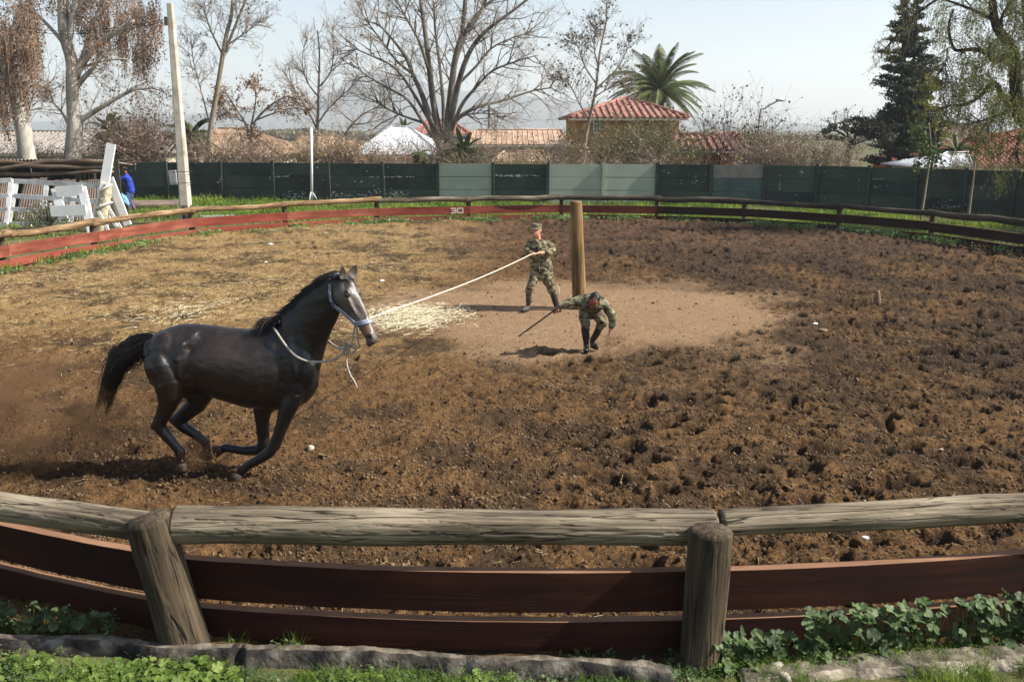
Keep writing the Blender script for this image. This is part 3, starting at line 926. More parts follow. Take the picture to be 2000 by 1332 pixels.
# near hind leg
def leg(pts, dy, sgn=1):
    P = [HVp(x, y, dy + d) for x, y, r, d in pts]; R_ = [r for x, y, r, d in pts]
    hb.chain(P, R_, 14)
leg([(322, 712, .20, .03), (332, 742, .165, 0), (334, 764, .142, 0), (328, 790, .098, 0), (316, 816, .072, 0), (309, 830, .066, 0), (319, 844, .056, 0), (340, 868, .050, 0), (352, 882, .053, 0), (354, 896, .042, 0), (355, 906, .040, 0)], -.15)
hb.ell(HVp(352, 700, -.215), (.085, .05, .10), Matrix.Rotation(rad(30), 3, 'Y'))               # stifle
hb.cap(HVp(300, 833, -.15), .035, HVp(312, 812, -.15), .03)                                    # point of hock
# far hind leg, swung forward
leg([(362, 735, .20, -.02), (392, 768, .135, 0), (385, 788, .105, 0), (364, 806, .090, 0), (346, 820, .070, 0), (360, 834, .060, 0), (386, 851, .054, 0), (400, 862, .056, 0), (404, 874, .040, 0), (405, 882, .040, 0)], .13)
hb.cap(HVp(410, 750, .12), .10, HVp(392, 778, .13), .08)
hb.cap(HVp(335, 820, .13), .036, HVp(350, 805, .13), .03)
# near fore
leg([(578, 752, .130, .07), (567, 786, .102, .025), (556, 815, .078, 0), (545, 848, .060, 0), (537, 868, .062, 0), (526, 884, .056, 0), (504, 898, .047, 0), (484, 910, .043, 0), (475, 917, .046, 0), (468, 926, .037, 0)], -.15)
# far fore, knee bent and cannon folded back
leg([(540, 765, .120, 0), (514, 796, .105, 0), (512, 820, .078, 0), (514, 850, .062, 0), (516, 868, .064, 0), (504, 879, .057, 0), (476, 880, .048, 0), (452, 876, .044, 0), (441, 874, .047, 0), (432, 878, .038, 0)], .13)
hb.ell(HVp(520, 790, .10), (.12, .07, .10))

def horse_disp(co, nr):
    # hollows and ridges: flank hollow, ribs faintly, shoulder blade line
    x = co[:, 0]; z = co[:, 2]; y = co[:, 1]
    near = np.clip((HY - y) / .12, 0, 1)
    def seg(px0, py0, px1, py1):
        a = HVp(px0, py0); c = HVp(px1, py1)
        ax_, az_, bx_, bz_ = a.x, a.z, c.x, c.z
        t = np.clip(((x - ax_) * (bx_ - ax_) + (z - az_) * (bz_ - az_)) / ((bx_ - ax_) ** 2 + (bz_ - az_) ** 2), 0, 1)
        return np.hypot(x - ax_ - t * (bx_ - ax_), z - az_ - t * (bz_ - az_))
    d = np.zeros_like(x)
    def groove(w, h, *p):
        return h * np.exp(-(seg(*p) / w) ** 2)
    d += groove(.028, .012, 390, 645, 372, 664) + groove(.026, .015, 372, 664, 364, 690) + groove(.024, .010, 364, 690, 366, 722)     # point of hip and flank ridge
    d -= groove(.045, .020, 404, 656, 386, 672) + groove(.045, .018, 386, 672, 380, 715)
    d -= groove(.045, .012, 352, 672, 345, 690)
    d += groove(.045, .012, 330, 684, 352, 722)
    d -= groove(.025, .014, 322, 700, 332, 735)
    d += groove(.03, .012, 300, 690, 306, 740)
    d -= groove(.040, .009, 548, 668, 560, 735) + groove(.04, .008, 560, 735, 540, 770)      # behind the shoulder blade
    d += groove(.030, .014, 572, 655, 588, 725)
    d -= groove(.022, .016, 604, 700, 590, 760)
    d -= groove(.02, .010, 640, 640, 615, 700)                                               # jugular groove
    near2 = np.clip(np.abs(HY - y) / .12, 0, 1)
    co = co + nr * (d * near2)[:, None]
    n = (fbm(x * 5.5, z * 7 + y * 3, 7, 3) - .5) * .018
    co = co + nr * n[:, None]
    # facial hollows
    P = co - np.array(HD0)
    a_ = P @ np.array(av) / HL; f_ = P @ np.array(fv) / HL; w_ = P @ np.array(wv) / HL
    sgn = np.sign(w_)
    hollow = np.exp(-(((a_ - .47) / .14) ** 2 + ((f_ - .045) / .03) ** 2)) * (np.abs(w_) > .02)
    hol2 = np.exp(-(((a_ - .12) / .05) ** 2 + ((f_ - .06) / .03) ** 2)) * (np.abs(w_) > .06)
    hol3 = np.exp(-(((a_ - .45) / .12) ** 2 + ((f_ + .06) / .035) ** 2)) * (np.abs(w_) > .02)
    eyeh = np.exp(-(((a_ - .245) / .030) ** 2 + ((f_ - .045) / .022) ** 2)) * (np.abs(w_) > .08)
    nos = np.exp(-(((a_ - .895) / .026) ** 2 + ((f_ + .012) / .034) ** 2)) * (np.abs(w_) > .03)
    mou = np.exp(-(((f_ + .078 - (a_ - .9) * .1) / .009) ** 2)) * np.clip((a_ - .80) / .05, 0, 1)
    on = (a_ > -.05) & (np.abs(w_) < .2) & (f_ > -.35) & (f_ < .2)
    dd = (hollow * .012 + hol2 * .012 + hol3 * .010 + eyeh * .014 + nos * .034 + mou * .008) * on
    co = co - nr * dd[:, None]
    return co
hroot = thing('horse', (HG.x, HY, 0), 'black horse galloping to the right in a pale halter, kicking up dirt', 'horse')
ho = remesh_build(hb, 'body', m_horse, hroot, voxel=.0115, smooth=7, disp=horse_disp)
me = ho.data
n = len(me.vertices); co = np.empty(n * 3); me.vertices.foreach_get('co', co); co = co.reshape(-1, 3) + np.array(ORG[ho.name])
print('HORSE', n, co.min(0), co.max(0), HY, 'HL', HL)
x = co[:, 0]; z = co[:, 2]; y = co[:, 1]
base = np.array(S(23, 16, 12)[:3]); blk = np.array(S(12, 10, 10)[:3]); tan = np.array(S(128, 80, 44)[:3]); brn = np.array(S(54, 30, 20)[:3]); gry = np.array(S(96, 86, 78)[:3])
col = np.tile(base, (n, 1))
def blend(msk, c):
    global col
    col = col * (1 - msk[:, None]) + c * msk[:, None]
lowleg = np.clip((.80 - z) / .18, 0, 1); blend(lowleg, blk)
xs = HVp(530, 700).x
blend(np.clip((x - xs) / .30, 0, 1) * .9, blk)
fb = HVp(455, 685); blend(np.exp(-(((x - fb.x) / .30) ** 2 + ((z - fb.z) / .16) ** 2)) * .8, np.array(S(56, 44, 34)[:3]))  # highlight on the upper barrel painted into the coat colour
rp = HVp(345, 655); blend(np.exp(-(((x - rp.x) / .22) ** 2 + ((z - rp.z) / .10) ** 2)) * .5, np.array(S(48, 37, 31)[:3]))  # highlight along the rump painted into the coat colour
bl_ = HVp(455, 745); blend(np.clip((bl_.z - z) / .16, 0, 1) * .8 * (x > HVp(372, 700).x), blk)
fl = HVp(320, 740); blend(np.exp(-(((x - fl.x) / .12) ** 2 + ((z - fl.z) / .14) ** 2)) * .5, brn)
P = co - np.array(HD0)
a_ = P @ np.array(av) / HL; f_ = P @ np.array(fv) / HL; w_ = P @ np.array(wv) / HL
on = ((a_ > .02) & (np.abs(w_) < .2) & (f_ > -.34) & (f_ < .2)).astype(float)
blend(np.clip(a_ / .2, 0, 1) * on * np.clip((f_ + .20) / .12, 0, 1) * .9, gry)  # sunlit grey of the face painted into the coat colour
blend(on * np.exp(-(((a_ - .78) / .07) ** 2 + ((f_ + .02) / .07) ** 2)) * .95, tan)
blend(on * np.exp(-(((a_ - .90) / .03) ** 2 + ((f_ + .012) / .035) ** 2)) * (np.abs(w_) > .03) * .95, np.array(S(12, 9, 8)[:3]))
blend(on * np.clip((a_ - .94) / .04, 0, 1) * .8, np.array(S(58, 50, 46)[:3]))
blend(on * np.exp(-(((a_ - .245) / .045) ** 2 + ((f_ - .045) / .028) ** 2)) * (np.abs(w_) > .08) * .9, np.array(S(20, 15, 13)[:3]))
ca = me.color_attributes.new('coat', 'FLOAT_COLOR', 'POINT')
ca.data.foreach_set('color', np.c_[col, np.ones(n)].ravel())
# eyes
m_eye = mat('horse_eye', [S(14, 9, 7)], rough=.08, spec=.7)
for s in (1, -1):
    e = MB(); e.ell(HP(.252, .036, s * .146), (.034 * HL, .016 * HL, .024 * HL), Matrix((av, wv, fv)).transposed()); e.build('eye', m_eye, hroot, smooth=True)
    e = MB()
    e.tube([HP(.212, .040, s * .152), HP(.23, .060, s * .158), HP(.25, .066, s * .158), HP(.275, .058, s * .153), HP(.292, .042, s * .146)], [.003, .006, .007, .006, .003], 6)
    e.build('eyelid', mat('eyelid_hide', [S(58, 48, 42)], rough=.6), hroot, smooth=True)
# ears
def ear(base, tip, r, inner_dir, m):
    e = MB()
    base = Vector(base); tip = Vector(tip); d = tip - base
    u = inner_dir - d.normalized() * inner_dir.dot(d.normalized()); u.normalize()
    w = d.normalized().cross(u)
    st = []
    ks = [(0, .72), (.15, .95), (.35, 1.0), (.6, .78), (.8, .45), (.93, .2), (1, .03)]
    n_ = 14; V_ = []
    for t, k in ks:
        c = base + d * t - u * (.15 * r * math.sin(t * PI))
        for j in range(n_):
            a = 2 * PI * j / n_
            rr = r * k
            px = math.cos(a); py = math.sin(a)
            # the opening faces u: the cup is pushed in there
            q = w * (py * rr) + u * (px * rr * (.62 if px < 0 else -.20 if t > .08 else .5))
            V_.append(c + q)
    F = []
    for i in range(len(ks) - 1):
        for j in range(n_):
            j2 = (j + 1) % n_
            F.append((i * n_ + j, i * n_ + j2, (i + 1) * n_ + j2, (i + 1) * n_ + j))
    e.add(V_, F)
    return e.build('ear', m, hroot, smooth=True)
m_ear = mat('ear_hide', [S(34, 27, 24), S(58, 48, 42)], scale=12, rough=.6)
ear(HP(.03, .085, .085), V(669, 520, HP(.03, .085, .085).y), .050, (Vector((.75, -.6, .1))), m_ear)
ear(HP(.03, .100, -.075), V(696, 517, HP(.03, .10, -.075).y + .02), .050, (Vector((.5, -.8, .1))), mat('far_ear_hide', [S(72, 62, 55), S(92, 80, 70)], scale=12, rough=.65))
# hooves
m_hoof = mat('hoof_horn', [S(46, 40, 34), S(80, 66, 52)], scale=20, rough=.6)
def hoof(p, ax, r0=.045, r1=.066, ln=.085):
    e = MB(); p = Vector(p); ax = Vector(ax).normalized(); u = ax.orthogonal().normalized(); w = ax.cross(u)
    st = []
    for t, r in ((0, r0 * .8), (.08, r0), (.5, (r0 + r1) / 2), (.95, r1), (1, r1 * .9)):
        st.append((p + ax * (ln * t), u * r, w * r))
    e.loft(st, 18); e.ell(p + ax * ln * .96, (r1 * .35,) * 3)
    e.build('hoof', m_hoof, hroot, smooth=True)
hoof(HVp(355, 903, -.15), HVp(356, 925, -.15) - HVp(355, 903, -.15))
hoof(HVp(405, 880, .13), HVp(398, 895, .13) - HVp(405, 880, .13))
hoof(HVp(469, 924, -.15), HVp(456, 940, -.15) - HVp(469, 924, -.15))
hoof(HVp(434, 877, .13), HVp(416, 884, .13) - HVp(434, 877, .13))
# hair
m_hair = mat('black_hair', [S(20, 17, 17), S(34, 30, 29)], scale=6, rough=.42, spec=.5)
def strand(mb, pts, r0, n=3):
    k = len(pts)
    mb.tube(pts, [r0 * (1 - .93 * (i / (k - 1)) ** 1.5) for i in range(k)], n, cap=False)
R = random.Random(12)
mn = MB()
crest = [(512, 648, .0), (528, 634, 0), (545, 618, -.01), (568, 596, -.03), (590, 573, -.06), (612, 554, -.10), (634, 538, -.14), (652, 528, -.17), (664, 528, -.18)]
def crest_at(t):
    f = t * (len(crest) - 1); i = min(int(f), len(crest) - 2); q = f - i
    a = crest[i]; c = crest[i + 1]
    return HVp(a[0] + (c[0] - a[0]) * q, a[1] + (c[1] - a[1]) * q, a[2] + (c[2] - a[2]) * q)
for i in range(1500):
    t = R.random(); p = crest_at(t); s = R.gauss(0, .022)
    p = p + Vector((0, s, -abs(s) * .8 - .02))
    side = -1 if R.random() < .62 else 1
    ln = R.uniform(.05, .15) if t > .2 else R.uniform(.06, .20)
    back = Vector((-R.uniform(.35, 1.1), 0, 0))
    pts = [p]; d = Vector((-.30, side * R.uniform(.0, .55), R.uniform(.15, .75)))
    for k in range(5):
        d = d + Vector((-.28, side * .12, -.36)) + Vector((R.gauss(0, .12), R.gauss(0, .12), R.gauss(0, .12)))
        pts.append(pts[-1] + d.normalized() * ln / 5)
    strand(mn, pts, R.uniform(.0035, .0065))
# lock of mane lying over the withers
for i in range(120):
    p = HVp(R.uniform(515, 545), R.uniform(618, 640), -.03 - R.random() * .05)
    pts = [p]; d = Vector((-.5, -.5, .1)); ln = R.uniform(.12, .26)
    for k in range(6):
        d = d + Vector((-.1, -.05, -.30)) + Vector((R.gauss(0, .12), R.gauss(0, .1), R.gauss(0, .1)))
        pts.append(pts[-1] + d.normalized() * ln / 6)
    strand(mn, pts, R.uniform(.003, .006))
# forelock and wisp at the poll
for i in range(140):
    p = HP(R.uniform(-.02, .05), .105, R.uniform(-.06, .06)); pts = [p]; d = av * .8 + fv * .5 + wv * R.gauss(0, .3); ln = R.uniform(.05, .14)
    for k in range(5):
        d = d + av * .25 - fv * .28 + Vector((R.gauss(0, .1), R.gauss(0, .1), R.gauss(0, .1)))
        pts.append(pts[-1] + d.normalized() * ln / 5)
    strand(mn, pts, R.uniform(.003, .005))
mn.build('mane', m_hair, hroot, smooth=True)
tl = MB()
core = [(303, 664, .045), (290, 666, .066), (270, 672, .085), (252, 682, .095), (238, 695, .092), (228, 710, .080), (221, 728, .060), (215, 745, .038), (210, 760, .018)]
tl.chain([HVp(x, y) for x, y, r in core], [r * .5 for x, y, r in core], 12)
for i in range(1700):
    # each hair starts on the dock and follows the arch with its own spread
    s0 = R.random() ** .8 * .55
    offx, offy, offz = R.gauss(0, .028), R.gauss(0, .040), R.gauss(0, .028)
    endx, endy = R.choice([(182, 808), (190, 792), (207, 814), (215, 806), (228, 752), (196, 770), (200, 800), (212, 790), (236, 738), (222, 742), (206, 745), (240, 728)])
    endx += R.gauss(0, 1.6); endy += R.gauss(0, 5)
    fk = R.random() ** .6 * .75 + .25; endx = 234 + (endx - 234) * fk; endy = 712 + (endy - 712) * fk
    pts = []
    cx = [c[0] for c in core]; cy = [c[1] for c in core]
    kk = 8
    for k in range(kk):
        t = s0 + (1 - s0) * k / (kk - 1)
        f = min(t, .86) * (len(core) - 1); j = min(int(f), len(core) - 2); q = f - j
        x_ = cx[j] + (cx[j + 1] - cx[j]) * q; y_ = cy[j] + (cy[j + 1] - cy[j]) * q
        bl = max(0, (t - .45) / .55) ** 1.3
        x_ = x_ * (1 - bl) + endx * bl; y_ = y_ * (1 - bl) + endy * bl
        p = HVp(x_, y_, 0) + Vector((offx, offy, offz)) * (1 + .5 * math.sin(t * PI) - .95 * bl) * .98 + Vector((R.gauss(0, .005), R.gauss(0, .006), R.gauss(0, .005)))
        pts.append(p)
    strand(tl, pts, R.uniform(.003, .006))
for i in range(160):                                                     # flyaway wisps at the bend
    x_, y_ = R.uniform(232, 262), R.uniform(680, 720); p = HVp(x_, y_, R.gauss(0, .05)); pts = [p]; d = Vector((-1, R.gauss(0, .3), R.uniform(-.1, .3)))
    for k in range(4):
        d = d + Vector((-.1, R.gauss(0, .1), -.12 + R.gauss(0, .1))); pts.append(pts[-1] + d.normalized() * R.uniform(.03, .055))
    strand(tl, pts, .0028)
for i in range(60):                                                      # hairs under the dock
    x_, y_ = R.uniform(262, 285), R.uniform(705, 718); p = HVp(x_ + 12, y_ - 22, -.02); q_ = HVp(x_ - 14, y_ + 10, R.gauss(0, .03))
    strand(tl, [p, (p + q_) / 2 + Vector((R.gauss(0, .012), 0, .015 + R.gauss(0, .012))), q_], .0028)
tl.build('tail', m_hair, hroot, smooth=True)

# halter
m_strap = mat('halter_webbing', [S(96, 106, 122), S(150, 160, 176)], scale=30, rough=.55)
m_pale_strap = mat('halter_pale_webbing', [S(150, 160, 172), S(190, 196, 202)], scale=30, rough=.55)
def band(name, pts, nrm, w, m, th=.006):
    e = MB(); V_ = []; pts = [Vector(p) for p in pts]; k = len(pts)
    for i, p in enumerate(pts):
        d = (pts[min(i + 1, k - 1)] - pts[max(i - 1, 0)]).normalized()
        nn = nrm(p) if callable(nrm) else Vector(nrm); nn.normalize()
        s_ = d.cross(nn).normalized()
        for a, c in ((-1, -1), (1, -1), (1, 1), (-1, 1)):
            V_.append(p + s_ * (w / 2 * a) + nn * (th / 2 * c))
    F = []
    for i in range(k - 1):
        for j in range(4):
            j2 = (j + 1) % 4
            F.append((i * 4 + j, i * 4 + j2, (i + 1) * 4 + j2, (i + 1) * 4 + j))
    F += [(3, 2, 1, 0), tuple((k - 1) * 4 + j for j in range(4))]
    e.add(V_, F); return e.build(name, m, halter)
halter = thing('halter', tuple(HP(.4, 0, 0)), '', '')
for k_ in ('label', 'category'):
    if k_ in halter: del halter[k_]
halter.parent = hroot; halter.location = Vector(HP(.4, 0, 0)) - ORG[hroot.name]
def ring_pts(t, t2, zt, zb, w, a0, a1, n=16):
    """points around the head between two angles; 0 = forehead side, 90 = camera side"""
    out = []
    for i in range(n + 1):
        a = rad(a0 + (a1 - a0) * i / n)
        z = math.cos(a); s = math.sin(a)
        tt = t + (t2 - t) * (1 - z) / 2
        zc = (zt + zb) / 2; zr = (zt - zb) / 2
        out.append(HP(tt, zc + zr * z, w * s))
    return out
cn = lambda p: (p - (HD0 + av * ((p - HD0).dot(av)) + fv * (-.03 * HL)))
band('noseband', ring_pts(.70, .62, .094, -.152, .094, 0, 360, 40), cn, .036, m_strap)
band('noseband_edge', ring_pts(.672, .594, .0965, -.154, .0965, 20, 130, 16), cn, .010, m_pale_strap)
cheek = [HP(.06, -.16, .138), HP(.14, -.19, .160), HP(.24, -.215, .160), HP(.31, -.20, .150), HP(.42, -.165, .118), HP(.52, -.13, .100), HP(.61, -.105, .090)]
band('cheek_strap', cheek[2:], wv, .026, m_strap)
band('cheek_strap_edge', [p + fv * .017 + wv * .002 for p in cheek[3:]], wv, .008, m_pale_strap)
band('cheek_strap', [HP(-.06, -.10, .120), HP(.0, -.13, .135), HP(.08, -.17, .158), HP(.17, -.205, .163), HP(.24, -.215, .162)], wv, .026, m_strap)
band('throat_strap', [HP(.24, -.215, .162), HP(.27, -.27, .12), HP(.28, -.305, .05), HP(.28, -.31, 0)], lambda p: cn(p), .024, m_strap)
band('crown_strap', ring_pts(-.07, -.07, .05, -.12, .125, 0, 90, 12), cn, .024, m_strap)
e = MB()
c0 = HP(.25, -.22, .172); e.tube([c0 + (av * math.cos(a) + fv * math.sin(a)) * .017 for a in np.linspace(0, 2 * PI, 13)], .0045, 6, cap=False)
e.build('buckle_ring', mat('dark_metal', [S(30, 30, 34)], rough=.4, metal=.6), halter, smooth=True)
# white scar-like crease on the nose
# ropes
m_rope = mat('cream_rope', [S(196, 184, 160), S(222, 212, 190)], scale=40, rough=.8, bump=.002, bscale=80)
m_rope_g = mat('grey_rope', [S(142, 136, 126), S(180, 172, 158)], scale=40, rough=.85, bump=.002, bscale=80)
def bez(pts, n=10):
    """catmull-rom through points"""
    P = [Vector(p) for p in pts]; P = [P[0] * 2 - P[1]] + P + [P[-1] * 2 - P[-2]]
    out = []
    for i in range(1, len(P) - 2):
        for k in range(n):
            t = k / n
            out.append(.5 * ((2 * P[i]) + (-P[i - 1] + P[i + 1]) * t + (2 * P[i - 1] - 5 * P[i] + 4 * P[i + 1] - P[i + 2]) * t * t + (-P[i - 1] + 3 * P[i] - 3 * P[i + 1] + P[i + 2]) * t ** 3))
    out.append(P[-2]); return out
nr_ = MB()
nr_.tube(bez([HVp(534, 640, -.10), HVp(541, 650, -.22), HVp(556, 672, -.235), HVp(575, 693, -.25), HVp(596, 704, -.26), HVp(620, 707, -.23), HVp(645, 704, -.22), HVp(665, 694, -.22), HVp(676, 680, -.24)]), .0115, 8)
nr_.tube(bez([HVp(676, 680, -.24), HVp(663, 680, -.15), HVp(650, 673, -.02), HVp(638, 664, .08), HVp(600, 650, .17), HVp(560, 630, .15)]), .0105, 8)
nr_.build('neck_rope', m_rope_g, None, smooth=True, label='grey rope looped loosely round the neck of the galloping horse', cat='rope')
ls = MB()
ls.tube(bez([HP(.63, -.13, .03), HVp(686, 672, -.30), HVp(676, 668, -.30), HVp(673, 678, -.28), HVp(684, 690, -.26), HVp(696, 682, -.27), HVp(690, 672, -.29), HVp(680, 684, -.25), HVp(677, 700, -.24), HVp(678, 715, -.25), HVp(684, 732, -.25), HVp(692, 745, -.26), HVp(697, 757, -.26)]), .0095, 8)
ls.tube(bez([HP(.66, -.13, .02), HVp(700, 668, -.28), HVp(703, 676, -.27), HVp(694, 681, -.26), HVp(684, 676, -.26), HVp(680, 690, -.25)]), .0085, 8)
ls.cap(HVp(678, 676, -.27), .02, HVp(682, 686, -.26), .018)
ls.build('lead_tail', m_rope_g, None, smooth=True, label='knotted loose rope end dangling under the jaw of the horse', cat='rope')
# ------------------------------------------------------------------ people
m_camo = mat('camouflage_cloth', [S(58, 52, 40), S(104, 88, 66), S(122, 120, 92), S(106, 104, 78), S(150, 146, 118)], scale=10, rough=.85, bump=.012, bscale=16,
             pos=[0, .42, .49, .56, .62], const=True, detail=2.0, distort=.8, stretch=(1, 1, 1.5))
m_boot = mat('black_leather', [S(22, 21, 22), S(40, 38, 38)], scale=12, rough=.35, spec=.5)
m_boot_d = mat('dusty_leather', [S(48, 45, 43), S(92, 84, 76)], scale=14, rough=.6)
m_skin = mat('skin', [S(184, 130, 104), S(200, 148, 120)], scale=20, rough=.55)
m_skin_d = mat('tanned_skin', [S(136, 88, 66), S(156, 104, 80)], scale=20, rough=.55)
m_khair = mat('dark_hair', [S(22, 18, 16), S(36, 30, 26)], scale=30, rough=.5)

def hand(mb, wrist, dir_, up, size=.18, grip=.9, side=1):
    """palm and five curled fingers. dir_: wrist->knuckles, up: back of the hand"""
    d = Vector(dir_).normalized(); u = Vector(up); u = (u - d * u.dot(d)).normalized(); w = d.cross(u) * side
    wrist = Vector(wrist); k = size / .18
    pc = wrist + d * .045 * k
    Mh = Matrix((d, w, u)).transposed()
    mb.ell(pc, (.055 * k, .042 * k, .020 * k), Mh)
    for i, (o, ln) in enumerate(((-.030, .070), (-.010, .080), (.010, .075), (.029, .058))):
        b0 = wrist + d * (.085 - abs(o) * .25) * k + w * (o * k)
        a = grip * 70
        d1 = d * math.cos(rad(a * .45)) - u * math.sin(rad(a * .45))
        d2 = d * math.cos(rad(a * 1.1)) - u * math.sin(rad(a * 1.1))
        d3 = d * math.cos(rad(a * 1.9)) - u * math.sin(rad(a * 1.9))
        p1 = b0 + d1 * ln * .42 * k; p2 = p1 + d2 * ln * .32 * k; p3 = p2 + d3 * ln * .26 * k
        mb.chain([b0 - d * .015, b0, p1, p2, p3], [.0095 * k, .0095 * k, .0088 * k, .008 * k, .007 * k], 8)
    t0 = wrist + d * .03 * k - w * .030 * k
    t1 = t0 + (d * .6 - w * .7 - u * .35).normalized() * .035 * k
    t2 = t1 + (d * .75 + w * .1 - u * .6).normalized() * .032 * k
    mb.chain([t0, t1, t2], [.013 * k, .011 * k, .009 * k], 8)

def head(mb, c, fwd, up, h=.235):
    """continuous head with nose, brow, ears, jaw. c = centre of the head"""
    f = Vector(fwd).normalized(); u = Vector(up); u = (u - f * u.dot(f)).normalized(); s = f.cross(u)
    Mh = Matrix((f, s, u)).transposed(); k = h / .235; c = Vector(c)
    P = lambda a, b_, d: c + f * a * k + s * b_ * k + u * d * k
    mb.ell(P(-.012, 0, .030), (.098 * k, .078 * k, .092 * k), Mh, 20, 14)
    mb.ell(P(.018, 0, -.040), (.070 * k, .062 * k, .078 * k), Mh, 18, 12)
    mb.ell(P(.045, 0, -.088), (.034 * k, .036 * k, .026 * k), Mh)
    mb.cap(P(.080, 0, .010), .010 * k, P(.098, 0, -.022), .014 * k)
    mb.cap(P(.078, -.034, .022), .010 * k, P(.078, .034, .022), .010 * k)
    for q in (-1, 1):
        mb.ell(P(-.005, q * .080, -.010), (.018 * k, .008 * k, .030 * k), Mh)
        mb.ell(P(.050, q * .040, -.030), (.022 * k, .020 * k, .022 * k), Mh)
    return P

def face_bits(P, root, k=1, smile=True, base=None):
    for q in (-1, 1):
        e = MB(); e.ell(P(.082, q * .030, .004), (.008, .013, .006))
        e.build('eye', mat('eye_dark', [S(34, 24, 20)], rough=.3), root, smooth=True)
        e = MB(); e.cap(P(.090, q * .016, .026), .0048, P(.086, q * .044, .026), .004)
        e.build('eyebrow', m_khair, root, smooth=True)
    e = MB(); e.tube([P(.089, -.024, -.050), P(.094, -.01, -.057), P(.095, 0, -.059), P(.094, .01, -.057), P(.089, .024, -.050)], [.003, .0055, .006, .0055, .003], 8)
    e.build('mouth', mat('teeth', [S(214, 204, 192)], rough=.4) if smile else mat('lips', [S(120, 66, 56)], rough=.5), root, smooth=True)

# --- standing soldier with the rope
SY = G(1058, 606).y
r1 = thing('person', (G(1058, 606).x, SY, 0), 'smiling person in camouflage and cap pulling on the long rope beside the post', 'person')
Q = lambda x, y, d=0.0: V(x, y, SY + d)
bd = MB()
hc = Q(1048.5, 451, -.08)
PH = head(bd, hc, (-.35, -.93, .02), (0, 0, 1), .245)
bd.chain([Q(1051, 470, -.02), hc + Vector((.01, .02, -.06))], [.062, .055])
bd.chain([Q(1052, 478, 0), Q(1052, 500, 0), Q(1055, 530, 0)], [.11, .12, .11])          # trunk under the clothes
bd.chain([Q(1070, 476, 0), Q(1080, 487, -.06), Q(1062, 494, -.24)], [.05, .04, .032])
bd.chain([Q(1035, 476, 0), Q(1029, 490, -.05), Q(1044, 498, -.26)], [.05, .04, .032])
for L_, dy in (([(1046, 535), (1038, 562), (1034, 598)], -.06), ([(1062, 535), (1077, 566), (1088, 600)], .02)):
    bd.chain([Q(x, y, dy) for x, y in L_], [.07, .05, .035])
hand(bd, Q(1062, 493, -.25), Vector((-1, -.25, .10)), Vector((0, -.3, 1)), .19, .95, 1)
hand(bd, Q(1045, 497, -.27), Vector((-.55, -.55, .25)), Vector((-.3, .2, 1)), .18, .95, -1)
remesh_build(bd, 'body', m_skin, r1, voxel=.0085, smooth=3)
face_bits(PH, r1)
jk = MB()
# jacket: lofted trunk + sleeves
def trunk(stn, Qf):
    st = []
    for (xl, xr, y, dep, dy) in stn:
        a = Qf(xl, y, dy); c = Qf(xr, y, dy)
        st.append(((a + c) / 2, (c - a) / 2, Vector((0, dep, 0))))
    return st
jk.loft(trunk([(1044, 1058, 466, .07, -.01), (1040, 1064, 470, .085, 0), (1032, 1072, 475, .105, 0), (1030, 1075, 482, .125, 0), (1031, 1075, 492, .135, 0), (1033, 1075, 503, .13, 0), (1034, 1077, 512, .13, 0),
               (1034, 1079, 520, .14, 0), (1035, 1080, 527, .145, 0), (1037, 1079, 531, .13, 0)], Q), 24)
jk.chain([Q(1070, 477, 0), Q(1077, 482, -.02), Q(1081, 489, -.07), Q(1073, 493, -.17), Q(1067, 493.5, -.22)], [.072, .070, .066, .058, .052], 14)
jk.chain([Q(1034, 477, 0), Q(1030, 484, -.02), Q(1029, 492, -.07), Q(1038, 497, -.18), Q(1043, 498, -.23)], [.070, .066, .062, .055, .050], 14)
jk.cap(Q(1045, 468, -.07), .022, Q(1052, 475, -.12), .016); jk.cap(Q(1058, 467, -.05), .022, Q(1052, 475, -.12), .016)     # collar
def wrinkle(amp, sc_):
    def f(co, nr):
        n = (fbm(co[:, 0] * sc_ + co[:, 1] * 7, co[:, 2] * sc_ * 1.4, 3, 3) - .5) * amp * 2
        return co + nr * n[:, None]
    return f
jo = remesh_build(jk, 'jacket', m_camo, r1, voxel=.011, smooth=3, disp=wrinkle(.022, 9))
for (x, y) in ((1066, 523), (1043, 526), (1062, 484), (1042, 484)):
    pk = MB(); c = Q(x, y, -.145)
    pk.box(c, (.12 if y > 500 else .10, .018, .035 if y > 500 else .028))
    pk.build('pocket_flap', m_camo, r1)
cf = MB(); cf.tube([Q(1051, 474, -.125), Q(1052, 490, -.145), Q(1053, 508, -.14), Q(1053, 530, -.145)], .010, 6); cf.build('button_placket', m_camo, r1)
tr = MB()
tr.loft(trunk([(1036, 1079, 524, .12, 0), (1035, 1080, 532, .13, 0), (1037, 1079, 541, .12, 0), (1042, 1072, 548, .09, 0)], Q), 20)
tr.chain([Q(1046, 535, -.03), Q(1041, 548, -.06), Q(1037, 560, -.09), Q(1034, 567, -.08), Q(1034, 571, -.08)], [.105, .100, .088, .078, .058], 14)
tr.chain([Q(1066, 535, .0), Q(1071, 550, .0), Q(1077, 563, .0), Q(1080, 571, .0), Q(1081, 576, .0)], [.105, .098, .082, .070, .052], 14)
remesh_build(tr, 'trousers', m_camo, r1, voxel=.011, smooth=3, disp=wrinkle(.024, 8))
